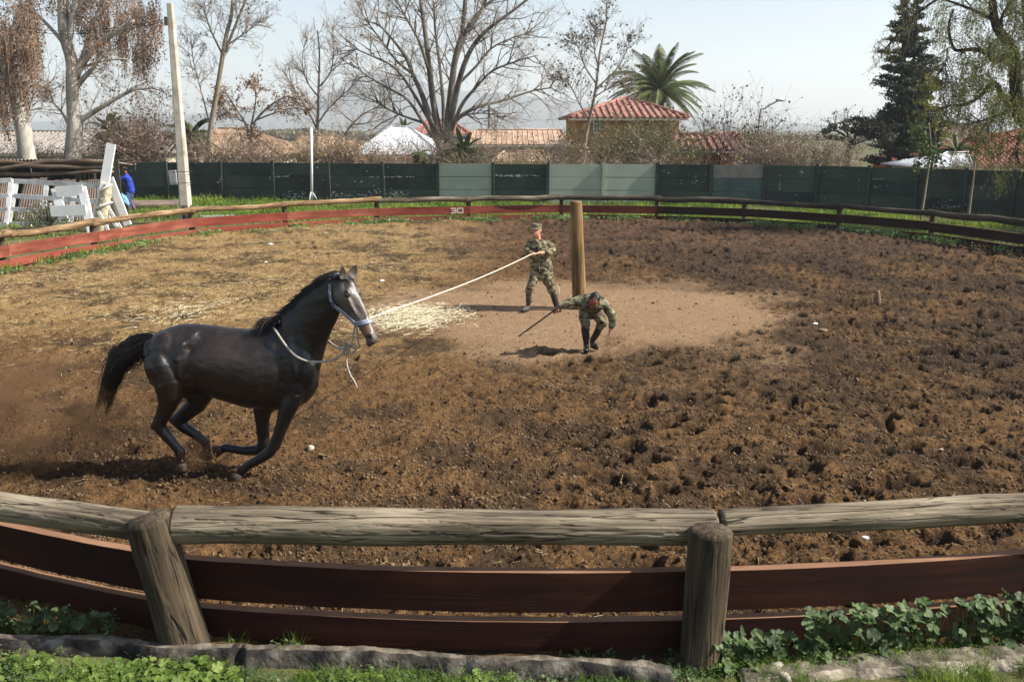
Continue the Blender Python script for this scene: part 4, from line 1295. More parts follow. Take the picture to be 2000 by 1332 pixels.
def boot(root, pts, foot, toe, rtop=.060, m=m_boot):
    b_ = MB()
    b_.chain(pts, [rtop, rtop * .96, rtop * .78, rtop * .72], 14)
    b_.cap(pts[-1], rtop * .74, foot, rtop * .68)
    d = (Vector(toe) - Vector(foot))
    b_.cap(foot, .050, Vector(foot) + d * .6, .046); b_.cap(Vector(foot) + d * .6, .046, toe, .034)
    o = remesh_build(b_, 'boot', m, root, voxel=.009, smooth=3)
    s_ = MB(); s_.loft([(Vector(foot) + d * t + Vector((0, 0, -.038)), (Vector((d.y, -d.x, 0)).normalized() if Vector((d.x, d.y)).length > 1e-3 else Vector((1, 0, 0))) * w, Vector((0, 0, .012))) for t, w in ((-.35, .036), (-.1, .042), (.3, .044), (.8, .048), (1.12, .030))], 12)
    s_.build('sole', mat('rubber', [S(26, 24, 23)], rough=.8), root)
    for t in (.15, .45, .75):
        k = MB(); c = Vector(pts[0]).lerp(Vector(pts[2]), t); k.box(c + Vector((rtop * .95, -.01, 0)), (.014, .022, .02))
        k.build('buckle', m_boot, root)
def gr(x, y, d=0): 
    g = Q(x, y, d); return g
boot(r1, [Q(1033.5, 569, -.08), Q(1033, 584, -.07), Q(1032.5, 595, -.06), Q(1032, 601, -.05)], Vector((Q(1030, 604, -.10).x, SY - .10, .055)), Vector((Q(1021, 610, -.2).x, SY - .23, .045)), .066, m_boot_d)
boot(r1, [Q(1080, 573, .0), Q(1084, 587, .0), Q(1087, 598, .0), Q(1088, 604, .0)], Vector((Q(1089, 607, -.02).x, SY - .02, .055)), Vector((Q(1093, 612, -.1).x, SY - .17, .045)), .064, m_boot)
cp = MB()
up = Vector((0, 0, 1)); f_ = Vector((-.35, -.93, .02)).normalized(); s_ = f_.cross(up)
c_ = hc + Vector((0, 0, .075)) - f_ * .008
cp.loft([(c_ + up * z, f_ * a, s_ * b_) for z, a, b_ in ((-.030, .108, .090), (0, .112, .094), (.05, .110, .092), (.062, .098, .080), (.066, .03, .03))], 24)
cp.build('cap', m_camo, r1, smooth=False)
vs = MB(); vs.loft([(c_ + f_ * a - up * (.022 + .10 * (a - .09)), s_ * w, up * .005) for a, w in ((.07, .088), (.10, .086), (.135, .074), (.165, .050), (.175, .015))], 14); vs.build('cap_visor', m_camo, r1)
# --- lead rope from the halter to the hands, tail of it behind the soldier
hp1 = Q(1045, 497, -.30) + Vector((-.07, -.05, .01)); hp2 = Q(1055, 494, -.31)
nose = HP(.66, .085, .06)
lr = MB()
dv = hp1 - nose
lr.tube([nose + dv * t + Vector((0, 0, -.05 * math.sin(PI * t))) for t in np.linspace(0, 1, 30)] + [hp2, Q(1060, 497, -.22), Q(1064, 504, .10), Q(1068, 515, .26), Q(1074, 545, .24), Q(1084, 556, .12), Q(1091, 560, .05), Q(1092, 570, .05), Q(1090, 580, .05)], .0085, 6)
lr.build('lead_rope', m_rope, None, smooth=True, label='long taut cream lead rope from the horse halter to the hands of the standing person', cat='rope')

# --- bending soldier with the stick
BY = G(1155, 684).y
r2 = thing('person', (G(1155, 684).x, BY, 0), 'bareheaded person in camouflage bending far forward with a long stick in one hand', 'person')
Q2 = lambda x, y, d=0.0: V(x, y, BY + d)
bd = MB()
hc2 = Q2(1160, 588, -.42)
hf = Vector((-.28, -.62, -.73)); hu = Vector((.10, -.72, .62))
PH2 = head(bd, hc2, hf, hu, .25)
bd.chain([hc2 + Vector((.01, .06, .01)), Q2(1158, 585, -.22)], [.058, .075])
bd.chain([Q2(1158, 588, -.2), Q2(1153, 600, .12)], [.12, .12])
bd.chain([Q2(1134, 585, -.2), Q2(1108, 592, -.22), Q2(1091, 600, -.28)], [.05, .042, .032])
bd.chain([Q2(1182, 596, -.2), Q2(1196, 618, -.22), Q2(1193, 642, -.24)], [.05, .042, .030])
for L_, dy in (([(1143, 606), (1143, 634), (1145, 672)], (.1, -.12, -.05)), ([(1164, 608), (1176, 630), (1158, 668)], (.12, -.05, .15))):
    bd.chain([Q2(x, y, d) for (x, y), d in zip(L_, dy)], [.07, .05, .035])
hand(bd, Q2(1091, 600, -.28), Vector((-.75, -.35, -.55)), Vector((0, -.5, .8)), .18, .95, 1)
hand(bd, Q2(1192.5, 640, -.24), Vector((-.12, -.1, -1)), Vector((1, -.3, 0)), .18, .45, 1)
remesh_build(bd, 'body', m_skin_d, r2, voxel=.0085, smooth=3)
face_bits(PH2, r2, smile=False)
hr = MB()
f_ = hf.normalized(); u_ = (hu - f_ * hu.dot(f_)).normalized(); s_ = f_.cross(u_)
Mh = Matrix((f_, s_, u_)).transposed()
hr.ell(hc2 - f_ * .028 + u_ * .045, (.100, .090, .092), Mh, 20, 14); hr.ell(hc2 - f_ * .05 - u_ * .01, (.065, .082, .08), Mh, 18, 12)
remesh_build(hr, 'hair', m_khair, r2, voxel=.009, smooth=2, disp=wrinkle(.010, 45))
jk = MB()
def ax_loft(a, b_, w, hgt_, n=22):
    pass
# trunk from the hips forward to the shoulders
stn = [((1153, 606), .16, .17, .130), ((1153, 596), .10, .185, .145), ((1154, 588), .0, .195, .150), ((1156, 583), -.10, .215, .150), ((1158, 583), -.20, .225, .145), ((1159, 586), -.29, .20, .12), ((1159, 588), -.35, .12, .08)]
st = []
cs = [Q2(p[0], p[1] + 7, d) for p, d, w, h in stn]
for i, (p, d, w, h) in enumerate(stn):
    t_ = (cs[min(i + 1, len(cs) - 1)] - cs[max(i - 1, 0)]).normalized()
    s_ = Vector((1, 0, -.12)); s_ = (s_ - t_ * s_.dot(t_)).normalized(); u_ = t_.cross(s_)
    st.append((cs[i], s_ * w, u_ * h))
jk.loft(st, 24)
jk.chain([Q2(1140, 588, -.22), Q2(1126, 588, -.22), Q2(1108, 592, -.23), Q2(1096, 598, -.26)], [.085, .078, .068, .056], 14)
jk.chain([Q2(1176, 590, -.22), Q2(1186, 600, -.24), Q2(1196, 618, -.24), Q2(1196, 630, -.24), Q2(1194, 636, -.24)], [.088, .080, .070, .064, .060], 14)
jk.chain([Q2(1190, 600, -.2), Q2(1199, 622, -.22)], [.05, .05])
remesh_build(jk, 'jacket', m_camo, r2, voxel=.011, smooth=3, disp=wrinkle(.022, 9))
tr = MB()
tr.ell(Q2(1153, 606, .12), (.19, .16, .15))
tr.chain([Q2(1144, 608, .08), Q2(1142, 620, -.03), Q2(1143, 633, -.12), Q2(1143, 642, -.12)], [.105, .095, .078, .058], 14)
tr.chain([Q2(1163, 608, .08), Q2(1171, 618, .0), Q2(1177, 629, -.06), Q2(1171, 638, -.02)], [.105, .095, .086, .060], 14)
remesh_build(tr, 'trousers', m_camo, r2, voxel=.011, smooth=3, disp=wrinkle(.024, 8))
boot(r2, [Q2(1142.5, 641, -.12), Q2(1144, 656, -.10), Q2(1145, 666, -.08), Q2(1145, 673, -.08)], Vector((Q2(1145, 676, -.08).x, BY - .09, .06)), Vector((Q2(1145, 684, -.25).x, BY - .25, .055)), .066)
boot(r2, [Q2(1172, 637, -.02), Q2(1165, 652, .06), Q2(1158, 663, .12), Q2(1157, 668, .14)], Vector((Q2(1158, 671, .12).x, BY + .13, .06)), Vector((Q2(1166, 677, .0).x, BY + .03, .05)), .062)
sk = MB()
tipg = V(1013, 657, BY - .42); hnd = Q2(1087, 603, -.33)
a = hnd + (hnd - tipg).normalized() * .12
sk.tube([a, hnd, hnd.lerp(tipg, .5), tipg], [.014, .014, .013, .012], 8)
sk.build('stick', mat('dark_stick', [S(34, 26, 24), S(52, 40, 34)], scale=20, rough=.5), None, smooth=True, label='long dark stick held low in the hand of the bending person', cat='stick')
lash = MB()
lp = [V(x, y, BY - .42) for x, y in ((1013, 657), (1022, 652), (1034, 650), (1048, 647), (1060, 643), (1072, 640), (1084, 638))]
lash.tube(bez(lp), .0045, 5)
lash.build('whip_cord', m_rope, None, smooth=True, label='thin pale whip cord trailing from the tip of the dark stick', cat='cord')
# ------------------------------------------------------------------ green slab wall behind the ring
WH = 1.86
wx = [-420, -320, -225, -130, -35, 60, 150, 229, 324, 430, 532, 641, 747, 855, 963, 1070, 1179, 1284, 1390, 1494, 1597, 1699, 1793, 1888, 1985, 2080, 2180, 2290]
def wrow(x): return np.interp(x, [-420, 150, 229, 324, 641, 1000, 1284, 1494, 1597, 1699, 1793, 1888, 1985, 2290], [316, 316.5, 316.5, 317, 319, 320.5, 321, 322.5, 324, 326, 328.5, 331, 334, 345])
wp = [G(x, float(wrow(x)), WH) for x in wx]
wallx = np.array([p.x for p in wp]); wally = np.array([p.y for p in wp])
def wallY(x): return float(np.interp(x, wallx, wally))
m_green = mat('green_wall_paint', [S(40, 50, 44), S(52, 64, 56), S(66, 78, 68)], scale=.9, rough=.75, bump=.004, bscale=20, detail=7, flecks=(S(176, 180, 176), 2.6, .695))
m_green_l = mat('pale_green_paint', [S(150, 158, 142), S(164, 172, 156)], scale=1.5, rough=.75, bump=.003, bscale=20, detail=7)
m_green2 = mat('faded_green_paint', [S(48, 58, 50), S(60, 72, 62), S(74, 84, 72)], scale=.7, rough=.8, bump=.004, bscale=20, detail=7, flecks=(S(150, 156, 150), 3.1, .70))
m_green3 = mat('deep_green_paint', [S(34, 44, 40), S(44, 56, 50), S(54, 66, 58)], scale=1.1, rough=.8, bump=.004, bscale=20, detail=7, flecks=(S(120, 128, 122), 4, .68))
m_green_b = mat('blue_green_paint', [S(62, 82, 78), S(84, 104, 98)], scale=1.4, rough=.75, bump=.003, detail=7, flecks=(S(160, 160, 160), 3, .70))
m_bare = mat('bare_concrete', [S(120, 114, 108), S(146, 138, 128)], scale=3, rough=.9, bump=.004, bscale=20, detail=7)
wall = thing('slab_wall', (0, wallY(0), 0), 'long green painted concrete slab wall behind the ring with paler green bays', 'wall')
RW = random.Random(5)
for i, p in enumerate(wp):
    mb = MB(); q = wp[min(i + 1, len(wp) - 1)] - wp[max(i - 1, 0)]; an = math.atan2(q.y, q.x)
    mt = m_green_l if wx[i] == 1179 else m_green
    mb.box((p.x, p.y - .03, (WH + .06) / 2), (.15, .16, WH + .06 + RW.uniform(0, .05)), Matrix.Rotation(an, 3, 'Z') @ Matrix.Rotation(RW.uniform(-.012, .012), 3, 'Y'))
    mb.build('wall_post', mt, wall)
for i in range(len(wp) - 1):
    a, b_ = wp[i], wp[i + 1]
    light = wx[i] in (855, 1070, 1179)
    for k in range(3):
        mb = MB(); c = (a + b_) / 2; an = math.atan2(b_.y - a.y, b_.x - a.x); Lx = (b_ - a).length
        h = WH / 3
        mt = m_green_l if light else (m_bare if (wx[i] == 1390 and k == 2) else (m_green_b if wx[i] == 1390 else RW.choice((m_green, m_green2, m_green3))))
        mb.box((c.x, c.y + .02 + RW.uniform(-.006, .006), h * (k + .5) + RW.uniform(-.006, .006)), (Lx - .15, .05, h - RW.uniform(.014, .028)), Matrix.Rotation(an, 3, 'Z') @ Matrix.Rotation(RW.uniform(-.006, .006), 3, 'Y'))
        mb.build('wall_slab', mt, wall)
m_joint = mat('dark_joint', [S(26, 30, 28)], rough=1)  # dark sheet added behind the slabs so no light shows through the gaps
for i in range(len(wp) - 1):
    a, b_ = wp[i], wp[i + 1]; c = (a + b_) / 2; mb = MB()
    mb.box((c.x, c.y + .062, WH / 2 - .02), ((b_ - a).length - .1, .02, WH - .05), Matrix.Rotation(math.atan2(b_.y - a.y, b_.x - a.x), 3, 'Z')); mb.build('joint_backing', m_joint, wall)
# peeled patches low on the wall and drips are raised flakes of bare lime
m_lime = mat('lime_flakes', [S(150, 156, 150), S(186, 188, 182)], scale=20, rough=.9)
fl = MB(); RF = random.Random(8)
for (px, py, n, sx, sy) in ((580, 383, 40, 18, 4), (670, 383, 34, 14, 4), (735, 378, 44, 18, 6), (775, 380, 30, 12, 5), (1000, 343.5, 60, 22, 1.2), (1895, 408, 46, 26, 1.5), (545, 345, 20, 10, .6), (770, 346, 24, 24, .6), (1250, 360, 12, 16, 14), (1330, 350, 20, 40, 20), (1650, 360, 14, 50, 25), (1566, 336, 10, 1.5, 5), (1524, 365, 10, 1.5, 9), (1715, 365, 12, 12, 1), (1720, 350, 12, 10, .8), (640, 350, 20, 60, 22), (1860, 400, 14, 20, 6)):
    for _ in range(n):
        x = px + RF.gauss(0, sx); y = py + RF.gauss(0, sy)
        g0 = V(x, y, 45.0); Y = wallY(g0.x)
        for _k in range(3): g0 = V(x, y, Y); Y = wallY(g0.x)
        if g0.z < .05 or g0.z > WH - .05: continue
        nrm_y = -.012
        w_ = RF.uniform(.02, .10); h_ = RF.uniform(.01, .035)
        pts = [(g0.x + math.cos(t) * w_ * RF.uniform(.5, 1), Y + nrm_y - .004, g0.z + math.sin(t) * h_ * RF.uniform(.5, 1)) for t in np.linspace(0, 2 * PI, 8)[:-1]]
        fl.add(pts, [tuple(range(6, -1, -1))])
fo = fl.build('paint_flakes', m_lime, wall, kind='stuff')

# ------------------------------------------------------------------ grass between the ring and the wall
rs = np.random.RandomState(2)
m_grass = mat('grass_blades', [S(58, 76, 24), S(92, 116, 36), S(128, 148, 54), S(150, 156, 74)], scale=.55, rough=.7, trans=.35, detail=6, pos=[.3, .45, .58, .72])
def field(n, x0, x1, y0, y1, dens=None):
    X = rs.uniform(x0, x1, n); Y = rs.uniform(y0, y1, n)
    rr = np.hypot(X - CX, Y - CY); ed = ringr(np.arctan2(Y - CY, X - CX))
    k = (rr > ed + .12) & (Y < np.interp(X, wallx, wally) - .12)
    return X[k], Y[k]
X, Y = field(210000, -32, 30, 18, 50)
pt = fbm(X * .35, Y * .35, 91, 4)
yard = (X < -12.5) & (Y < 44 - .0 * X) & (pt < .62)
bare = (X < -9) & (Y < 37.5)
k = (rs.rand(len(X)) < np.clip((pt - .28) / .25, .12, 1)) & ~(bare & (rs.rand(len(X)) < .85)) & ~(yard & (rs.rand(len(X)) < .5))
X = X[k]; Y = Y[k]; pt = pt[k]
hh = .10 + .10 * fbm(X * .8, Y * .8, 93, 3) + .25 * np.clip(1 - (np.interp(X, wallx, wally) - Y) / .9, 0, 1) * fbm(X * .9, Y, 95, 2)
P, F = blade_arrays(np.stack([X, Y, X * 0 - .02], 1), hh, .045, rs, .6)
soup('grass', P, F, m_grass, kind='stuff', label='bright green grass between the round fence and the slab wall', cat='grass', base=(0, 40, 0))
# weeds along the foot of the far boards
m_weed = mat('weed_leaves', [S(64, 88, 44), S(112, 136, 84), S(150, 164, 116)], scale=3, rough=.6, trans=.3)
Pn = []
for i in range(26000):
    a = rs.uniform(-.2, PI + .35); r = float(ringr(a)) - rs.uniform(.18, .75) * (1 if rs.rand() < .8 else 1.5)
    x = CX + r * math.cos(a); y = CY + r * math.sin(a)
    if y < 16: continue
    den = float(fbm(np.array([x * .9]), np.array([y * .9]), 97, 3)[0])
    if den < .50 and rs.rand() > .05: continue
    if x < -9 and rs.rand() < .6: continue
    Pn.append((x, y, hgt(x, y) + rs.uniform(0, .13) * (den + .25)))
Pn = np.array(Pn)
P1, F1 = leaf_arrays(Pn, .075, rs, 1.6)
P2, F2 = blade_arrays(Pn[::3] * [1, 1, 0] + [0, 0, .05], np.full(len(Pn[::3]), .16), .03, rs, .6)
soup('fence_weeds', P1, F1, m_weed, kind='stuff', label='small green weeds along the foot of the far boards', cat='weeds', base=(0, 36, 0))
soup('fence_grass', P2, F2[:, :3], m_grass, kind='stuff', label='grass tufts at the foot of the far boards', cat='grass', base=(0, 36, 0))

# ------------------------------------------------------------------ straw, clods and litter on the dirt
m_straw = mat('straw', [S(120, 100, 68), S(160, 138, 98), S(194, 176, 138)], scale=9, rough=.75)
m_straw_p = mat('pale_straw', [S(196, 184, 150), S(226, 216, 186)], scale=9, rough=.75)
def straw(n, sampler, lo, hi, w, name, m, label, rise=.02):
    V_ = np.zeros((n * 4, 3)); q = 0
    for i in range(n * 3):
        x, y, ok = sampler()
        if not ok or not inside(x, y): continue
        a = rs.uniform(0, 2 * PI); l = rs.uniform(lo, hi) * .5; dx, dy = math.cos(a) * l, math.sin(a) * l
        z0 = max(hgt(x - dx, y - dy), hgt(x, y)) + .006 + rs.rand() * rise; z1 = max(hgt(x + dx, y + dy), hgt(x, y)) + .006 + rs.rand() * rise
        wx_, wy_ = -math.sin(a) * w, math.cos(a) * w
        V_[q * 4:q * 4 + 4] = [(x - dx - wx_, y - dy - wy_, z0), (x - dx + wx_, y - dy + wy_, z0 + w), (x + dx + wx_, y + dy + wy_, z1 + w), (x + dx - wx_, y + dy - wy_, z1)]
        q += 1
        if q >= n: break
    V_ = V_[:q * 4]
    soup(name, V_, np.arange(q * 4).reshape(-1, 4), m, kind='stuff', label=label, cat='straw', base=(0, 15, 0))
def s_left():
    y = rs.uniform(9, 36); x = rs.uniform(-17, 1.5)
    wgt = max(.0, min(1, (-.8 - x) / 3.5)) * max(.035, min(1, (y - 12.5) / 5)); d = math.hypot(x - POLE.x, y - POLE.y)
    n = float(vnoise(np.array([x * .6]), np.array([y * .6]), 77)[0])
    return x, y, rs.rand() < wgt * (n ** 1.3) * 1.6 and d > 2.8
straw(24000, s_left, .05, .18, .0032, 'straw_litter', m_straw, 'golden straw scattered over the left side of the ring')
def s_all():
    y = 6.3 + rs.rand() ** 1.6 * 24; x = rs.uniform(-1, 1) * halfw(y); return x, y, True
straw(4200, s_all, .02, .10, .0013, 'straw_bits', m_straw, 'loose bits of straw scattered across the dark dirt')
hp_ = G(808, 619)
def s_pile():
    return hp_.x + rs.normal() * .42, hp_.y + rs.normal() * .50, True
straw(3000, s_pile, .08, .26, .0032, 'hay_heap', m_straw_p, 'thin heap of pale hay on the dirt under the lead rope', .07)
hq = G(345, 612)
def s_pile2():
    return hq.x + rs.normal() * .45, hq.y + rs.normal() * .7, True
straw(260, s_pile2, .08, .26, .0032, 'hay_wisps', m_straw_p, 'wisps of pale hay behind the rump of the horse', .04)
for k_, (bx, by) in enumerate(((420, 590), (130, 545), (540, 560))):
    hq = G(bx, by); sx_ = .5 + .2 * k_
    straw(500, lambda: (hq.x + rs.normal() * sx_, hq.y + rs.normal() * .8, True), .06, .2, .0034, 'hay_wisps', m_straw, ('golden hay wisps above the withers of the horse', 'golden hay wisps near the left boards', 'golden hay wisps behind the neck of the horse')[k_], .04)
# clods
m_clod = mat('soil_clods', [S(46, 36, 27), S(88, 68, 48), S(122, 98, 70)], scale=3, rough=.95)
ico = [(0, 0, 1), (.89, 0, .45), (.28, .85, .45), (-.72, .53, .45), (-.72, -.53, .45), (.28, -.85, .45), (.72, .53, -.45), (-.28, .85, -.45), (-.89, 0, -.45), (-.28, -.85, -.45), (.72, -.53, -.45), (0, 0, -1)]
icf = [(0, 1, 2), (0, 2, 3), (0, 3, 4), (0, 4, 5), (0, 5, 1), (1, 6, 2), (2, 7, 3), (3, 8, 4), (4, 9, 5), (5, 10, 1), (2, 6, 7), (3, 7, 8), (4, 8, 9), (5, 9, 10), (1, 10, 6), (11, 7, 6), (11, 8, 7), (11, 9, 8), (11, 10, 9), (11, 6, 10)]
ICO = np.array(ico); ICF = np.array(icf)
OC = np.array([(1, 0, 0), (0, 1, 0), (-1, 0, 0), (0, -1, 0), (0, 0, 1), (0, 0, -1)], float)
OF = np.array([(0, 1, 4), (1, 2, 4), (2, 3, 4), (3, 0, 4), (1, 0, 5), (2, 1, 5), (3, 2, 5), (0, 3, 5)])
n = 95000
y = 1 / (1 / 6.3 + rs.rand(n) * (1 / 30 - 1 / 6.3)); x = rs.uniform(-1, 1, n) * halfw(y)
k = np.hypot(x - CX, y - CY) < ringr(np.arctan2(y - CY, x - CX)) - .3
d = np.hypot(x - POLE.x, y - POLE.y); k &= (d > 3.4 + rs.rand(n) * 2) | (rs.rand(n) < .08)
k &= ~((x < -1) & (y > 12) & (rs.rand(n) > .30))
k &= (fbm(x * 1.2, y * 1.2, 55, 3) > .44) | (rs.rand(n) < .30)
x = x[k]; y = y[k]; n = len(x)
r = (.0045 + .0007 * y) * rs.uniform(.6, 1.3, n) + .020 * rs.rand(n) ** 7
gi = np.clip(((1 / y - iv[0]) / (iv[-1] - iv[0]) * (NR - 1)), 0, NR - 1).astype(int); gj = np.clip(((x / halfw(y) + 1) / 2 * (NC - 1)), 0, NC - 1).astype(int)
z = Hh[gi, gj]
th = rs.uniform(0, 2 * PI, n)[:, None]; sc3 = rs.uniform(.6, 1.35, (n, 6))
ox = (OC[None, :, 0] * np.cos(th) - OC[None, :, 1] * np.sin(th)) * sc3; oy = (OC[None, :, 0] * np.sin(th) + OC[None, :, 1] * np.cos(th)) * sc3; oz = OC[None, :, 2] * sc3 * .8 + rs.uniform(-.2, .2, (n, 6))
CVa = np.stack([x[:, None] + ox * r[:, None], y[:, None] + oy * r[:, None], z[:, None] + r[:, None] * (oz + .25)], -1).reshape(-1, 3)
CFa = (OF[None] + (np.arange(n) * 6)[:, None, None]).reshape(-1, 3)
print('CLODS', n)
soup('soil_clods', CVa, CFa, m_clod, kind='stuff', label='loose clods of earth all over the ring', cat='soil', base=(0, 12, 0))
def stone(px, py, r, m, name, label, cat='stone', sq=.7, g=None):
    p = G(px, py); z = hgt(p.x, p.y) if inside(p.x, p.y, .0) else 0
    mb = MB(); mb.ell((0, 0, 0), (r, r * .8, r * sq), Matrix.Rotation(px, 3, 'Z'), 12, 8)
    mb.v = [tuple(Vector(v) * (1 + .22 * (vnoise(np.array([v[0] / r * 1.7 + px]), np.array([v[1] / r * 1.7 + v[2] / r * 2.0 + 5]), 3)[0] - .5) * 2) + Vector((p.x, p.y, z + r * sq * .45))) for v in mb.v]
    return mb.build(name, m, None, smooth=True, label=label, cat=cat, group=g)
m_stone = mat('pale_stone', [S(150, 140, 124), S(190, 180, 162)], scale=12, rough=.85, bump=.004)
m_stone_b = mat('brown_stone', [S(104, 84, 62), S(132, 108, 84)], scale=12, rough=.85)
stone(607, 878, .048, m_stone, 'stone', 'small rounded pale stone on the dirt just right of the hooves of the horse')
stone(1838, 877, .036, m_stone, 'stone', 'small pale stone half sunk in the dark dirt far right')
stone(1690, 968, .020, m_stone, 'stone', 'little pale stone near the right rail')
stone(1607, 651, .10, m_stone_b, 'stone', 'flat brown stone lying right of the trampled circle', sq=.3)
stone(1712, 600, .07, m_stone_b, 'wood_stub', 'short wooden stub sticking up in the dark right side of the ring', 'stub', sq=2.6)
stone(1495, 392, .55, m_stone, 'boulder', 'grey boulder in the grass at the foot of the wall', 'boulder', sq=.45)
stone(1512, 396, .32, m_stone, 'boulder', 'smaller grey boulder beside the big one behind the fence', 'boulder', sq=.5)
m_lit = mat('white_litter', [S(226, 224, 220)], rough=.6)
for (px, py, r, lb) in ((528, 478, .09, 'crumpled white litter near the far left boards'), (520, 514, .06, 'scrap of white litter on golden straw above the horse'), (746, 549, .07, 'scrap of white litter right of the horse ears'), (1690, 1054, .035, 'white rag bits on the dirt behind the right rail'),
                        (1180, 634, .04, 'tiny white scrap on the trampled dirt'), (1593, 634, .06, 'pinkish white scrap near the flat brown stone')):
    stone(px, py, r, m_lit, 'litter', lb, 'litter', sq=.35)
# ------------------------------------------------------------------ broken concrete kerb at the foot of the near fence
def lerp_tab(tab, x): return float(np.interp(x, [t[0] for t in tab], [t[1] for t in tab]))
def kerb(name, tab, width_tab, h_tab, x0, x1, n, seed, label, m):
    n = int(n * 1.7)
    mb = MB(); V_ = []; prof_n = 12
    for i in range(n):
        px = x0 + (x1 - x0) * i / (n - 1)
        h = lerp_tab(h_tab, px) + (float(fbm(np.array([px * .012]), np.array([seed]), seed, 3)[0]) - .5) * .03
        endf = min(1, i / 6, (n - 1 - i) / 6); h *= .25 + .75 * endf ** .5
        for c_, w_, k_ in ((250, 30, .3), (470, 9, .35), (905, 16, .22), (1195, 26, .2), (1640, 24, .35), (1905, 22, .2), (90, 26, .35)): h *= 1 - k_ * math.exp(-((px - c_) / w_) ** 2)
        p = G(px, lerp_tab(tab, px), h); w = lerp_tab(width_tab, px)
        prof = [(.04, -.12), (.03, h * .5), (.01, h * .9), (-.01, h), (-w * .35, h * 1.01), (-w * .7, h), (-w, h * .96), (-w - .02, h * .8), (-w - .035, h * .5), (-w - .05, h * .2), (-w - .06, -.02), (-w - .06, -.12)]
        for j, (dy, z) in enumerate(prof):
            nz_ = (float(fbm(np.array([px * .03 + j * 3]), np.array([j * 1.7 + seed]), seed + 3, 3)[0]) - .5)
            V_.append((p.x + nz_ * .02, p.y + dy + nz_ * .03, z + nz_ * .02))
    F = [(i * prof_n + j, (i + 1) * prof_n + j, (i + 1) * prof_n + j + 1, i * prof_n + j + 1) for i in range(n - 1) for j in range(prof_n - 1)]
    F += [tuple(range(prof_n)), tuple(reversed([(n - 1) * prof_n + j for j in range(prof_n)]))]
    mb.add(V_, F)
    o = mb.build(name, m, None, smooth=True); setp(o, label, 'kerb')
    o.data.materials.append(m_kerb_top)
    for p in o.data.polygons:
        if abs(p.normal.z) > .85: p.material_index = 1
    return o
m_kerb_top = mat('dusty_lit_kerb_top', [S(54, 49, 42), S(94, 86, 74), S(134, 125, 110)], scale=9, rough=.95, bump=.012, bscale=40, detail=9)  # kerb top: sunlit edge and dust put together into a paler colour
m_kerb = mat('dirty_concrete', [S(28, 26, 24), S(54, 50, 45), S(82, 76, 68), S(128, 120, 110)], scale=6, rough=.95, bump=.022, bscale=22, detail=10, pos=[.34, .46, .56, .68])
kerb('kerb', [(-300, 1215), (60, 1240), (200, 1238), (330, 1256), (430, 1256), (700, 1261), (950, 1280), (1100, 1280), (1250, 1288), (1310, 1300)], [(-300, .06), (350, .06), (430, .06), (900, .05), (1150, .05), (1310, .10)], [(-300, .10), (200, .11), (430, .11), (1200, .11), (1300, .10)], -300, 1312, 200, 4, 'low broken concrete kerb under the left and middle of the near fence', m_kerb)
kerb('kerb', [(1440, 1305), (1500, 1296), (1650, 1278), (1850, 1266), (2000, 1250), (2300, 1215)], [(1440, .10), (1700, .14), (2300, .18)], [(1440, .06), (1600, .07), (2300, .09)], 1440, 2300, 120, 9, 'pale sunlit piece of kerb right of the right near post', mat('pale_concrete', [S(74, 68, 58), S(128, 118, 102), S(168, 158, 140)], scale=6, rough=.95, bump=.022, bscale=22, detail=10))
def pebble(px, py, r, label):
    p = G(px, py, .04); mb = MB(); mb.ell((0, 0, 0), (r, r * .8, r * .75), Matrix.Rotation(px, 3, 'Z'), 14, 9)
    mb.v = [tuple(Vector(v) * (1 + .12 * (vnoise(np.array([v[0] / r * 1.7 + px]), np.array([v[1] / r * 1.7 + v[2] / r * 2.0 + 5]), 3)[0] - .5) * 2) + p) for v in mb.v]
    mb.build('stone', m_stone if r > .045 else m_stone_b, None, smooth=True, label=label, cat='stone')
pebble(1517, 1303, .055, 'rounded pale stone at the kerb right of the right near post')
pebble(1556, 1297, .040, 'brown rounded stone beside the pale one at the kerb')
pebble(1532, 1322, .046, 'pale stone half hidden in the grass below the kerb')

# trodden soil strip between kerb and boards is darker and damp
# ------------------------------------------------------------------ weeds close to the camera
m_mal = mat('mallow_leaves', [S(46, 62, 36), S(84, 104, 64), S(124, 142, 96)], scale=6, rough=.55, trans=.35, bump=.003, bscale=60)
m_mal_y = mat('yellow_green_leaves', [S(62, 82, 30), S(100, 122, 50), S(138, 152, 80)], scale=8, rough=.55, trans=.4)
m_stem = mat('green_stems', [S(70, 92, 40), S(108, 126, 60)], scale=9, rough=.6)
m_gr_n = mat('near_grass', [S(60, 84, 26), S(98, 124, 40), S(140, 158, 66)], scale=5, rough=.6, trans=.35)
Rn = random.Random(21)
def lobed(mb, c, nrm, r, lobes=5):
    c = Vector(c); nrm = Vector(nrm).normalized(); u = nrm.orthogonal().normalized(); w = nrm.cross(u)
    ph = Rn.uniform(0, 2 * PI); n = lobes * 4
    V_ = [c - nrm * r * .16]
    for i in range(n):
        a = 2 * PI * i / n
        notch = .45 if i == 0 else 1
        rr = r * (1 + .07 * math.cos(lobes * a + PI)) * notch
        cup = .10 * math.cos(lobes * a * 1) * r + r * .06
        V_.append(c + (u * math.cos(a + ph) + w * math.sin(a + ph)) * rr + nrm * cup)
    mb.add(V_, [(0, 1 + i, 1 + (i + 1) % n) for i in range(n)])
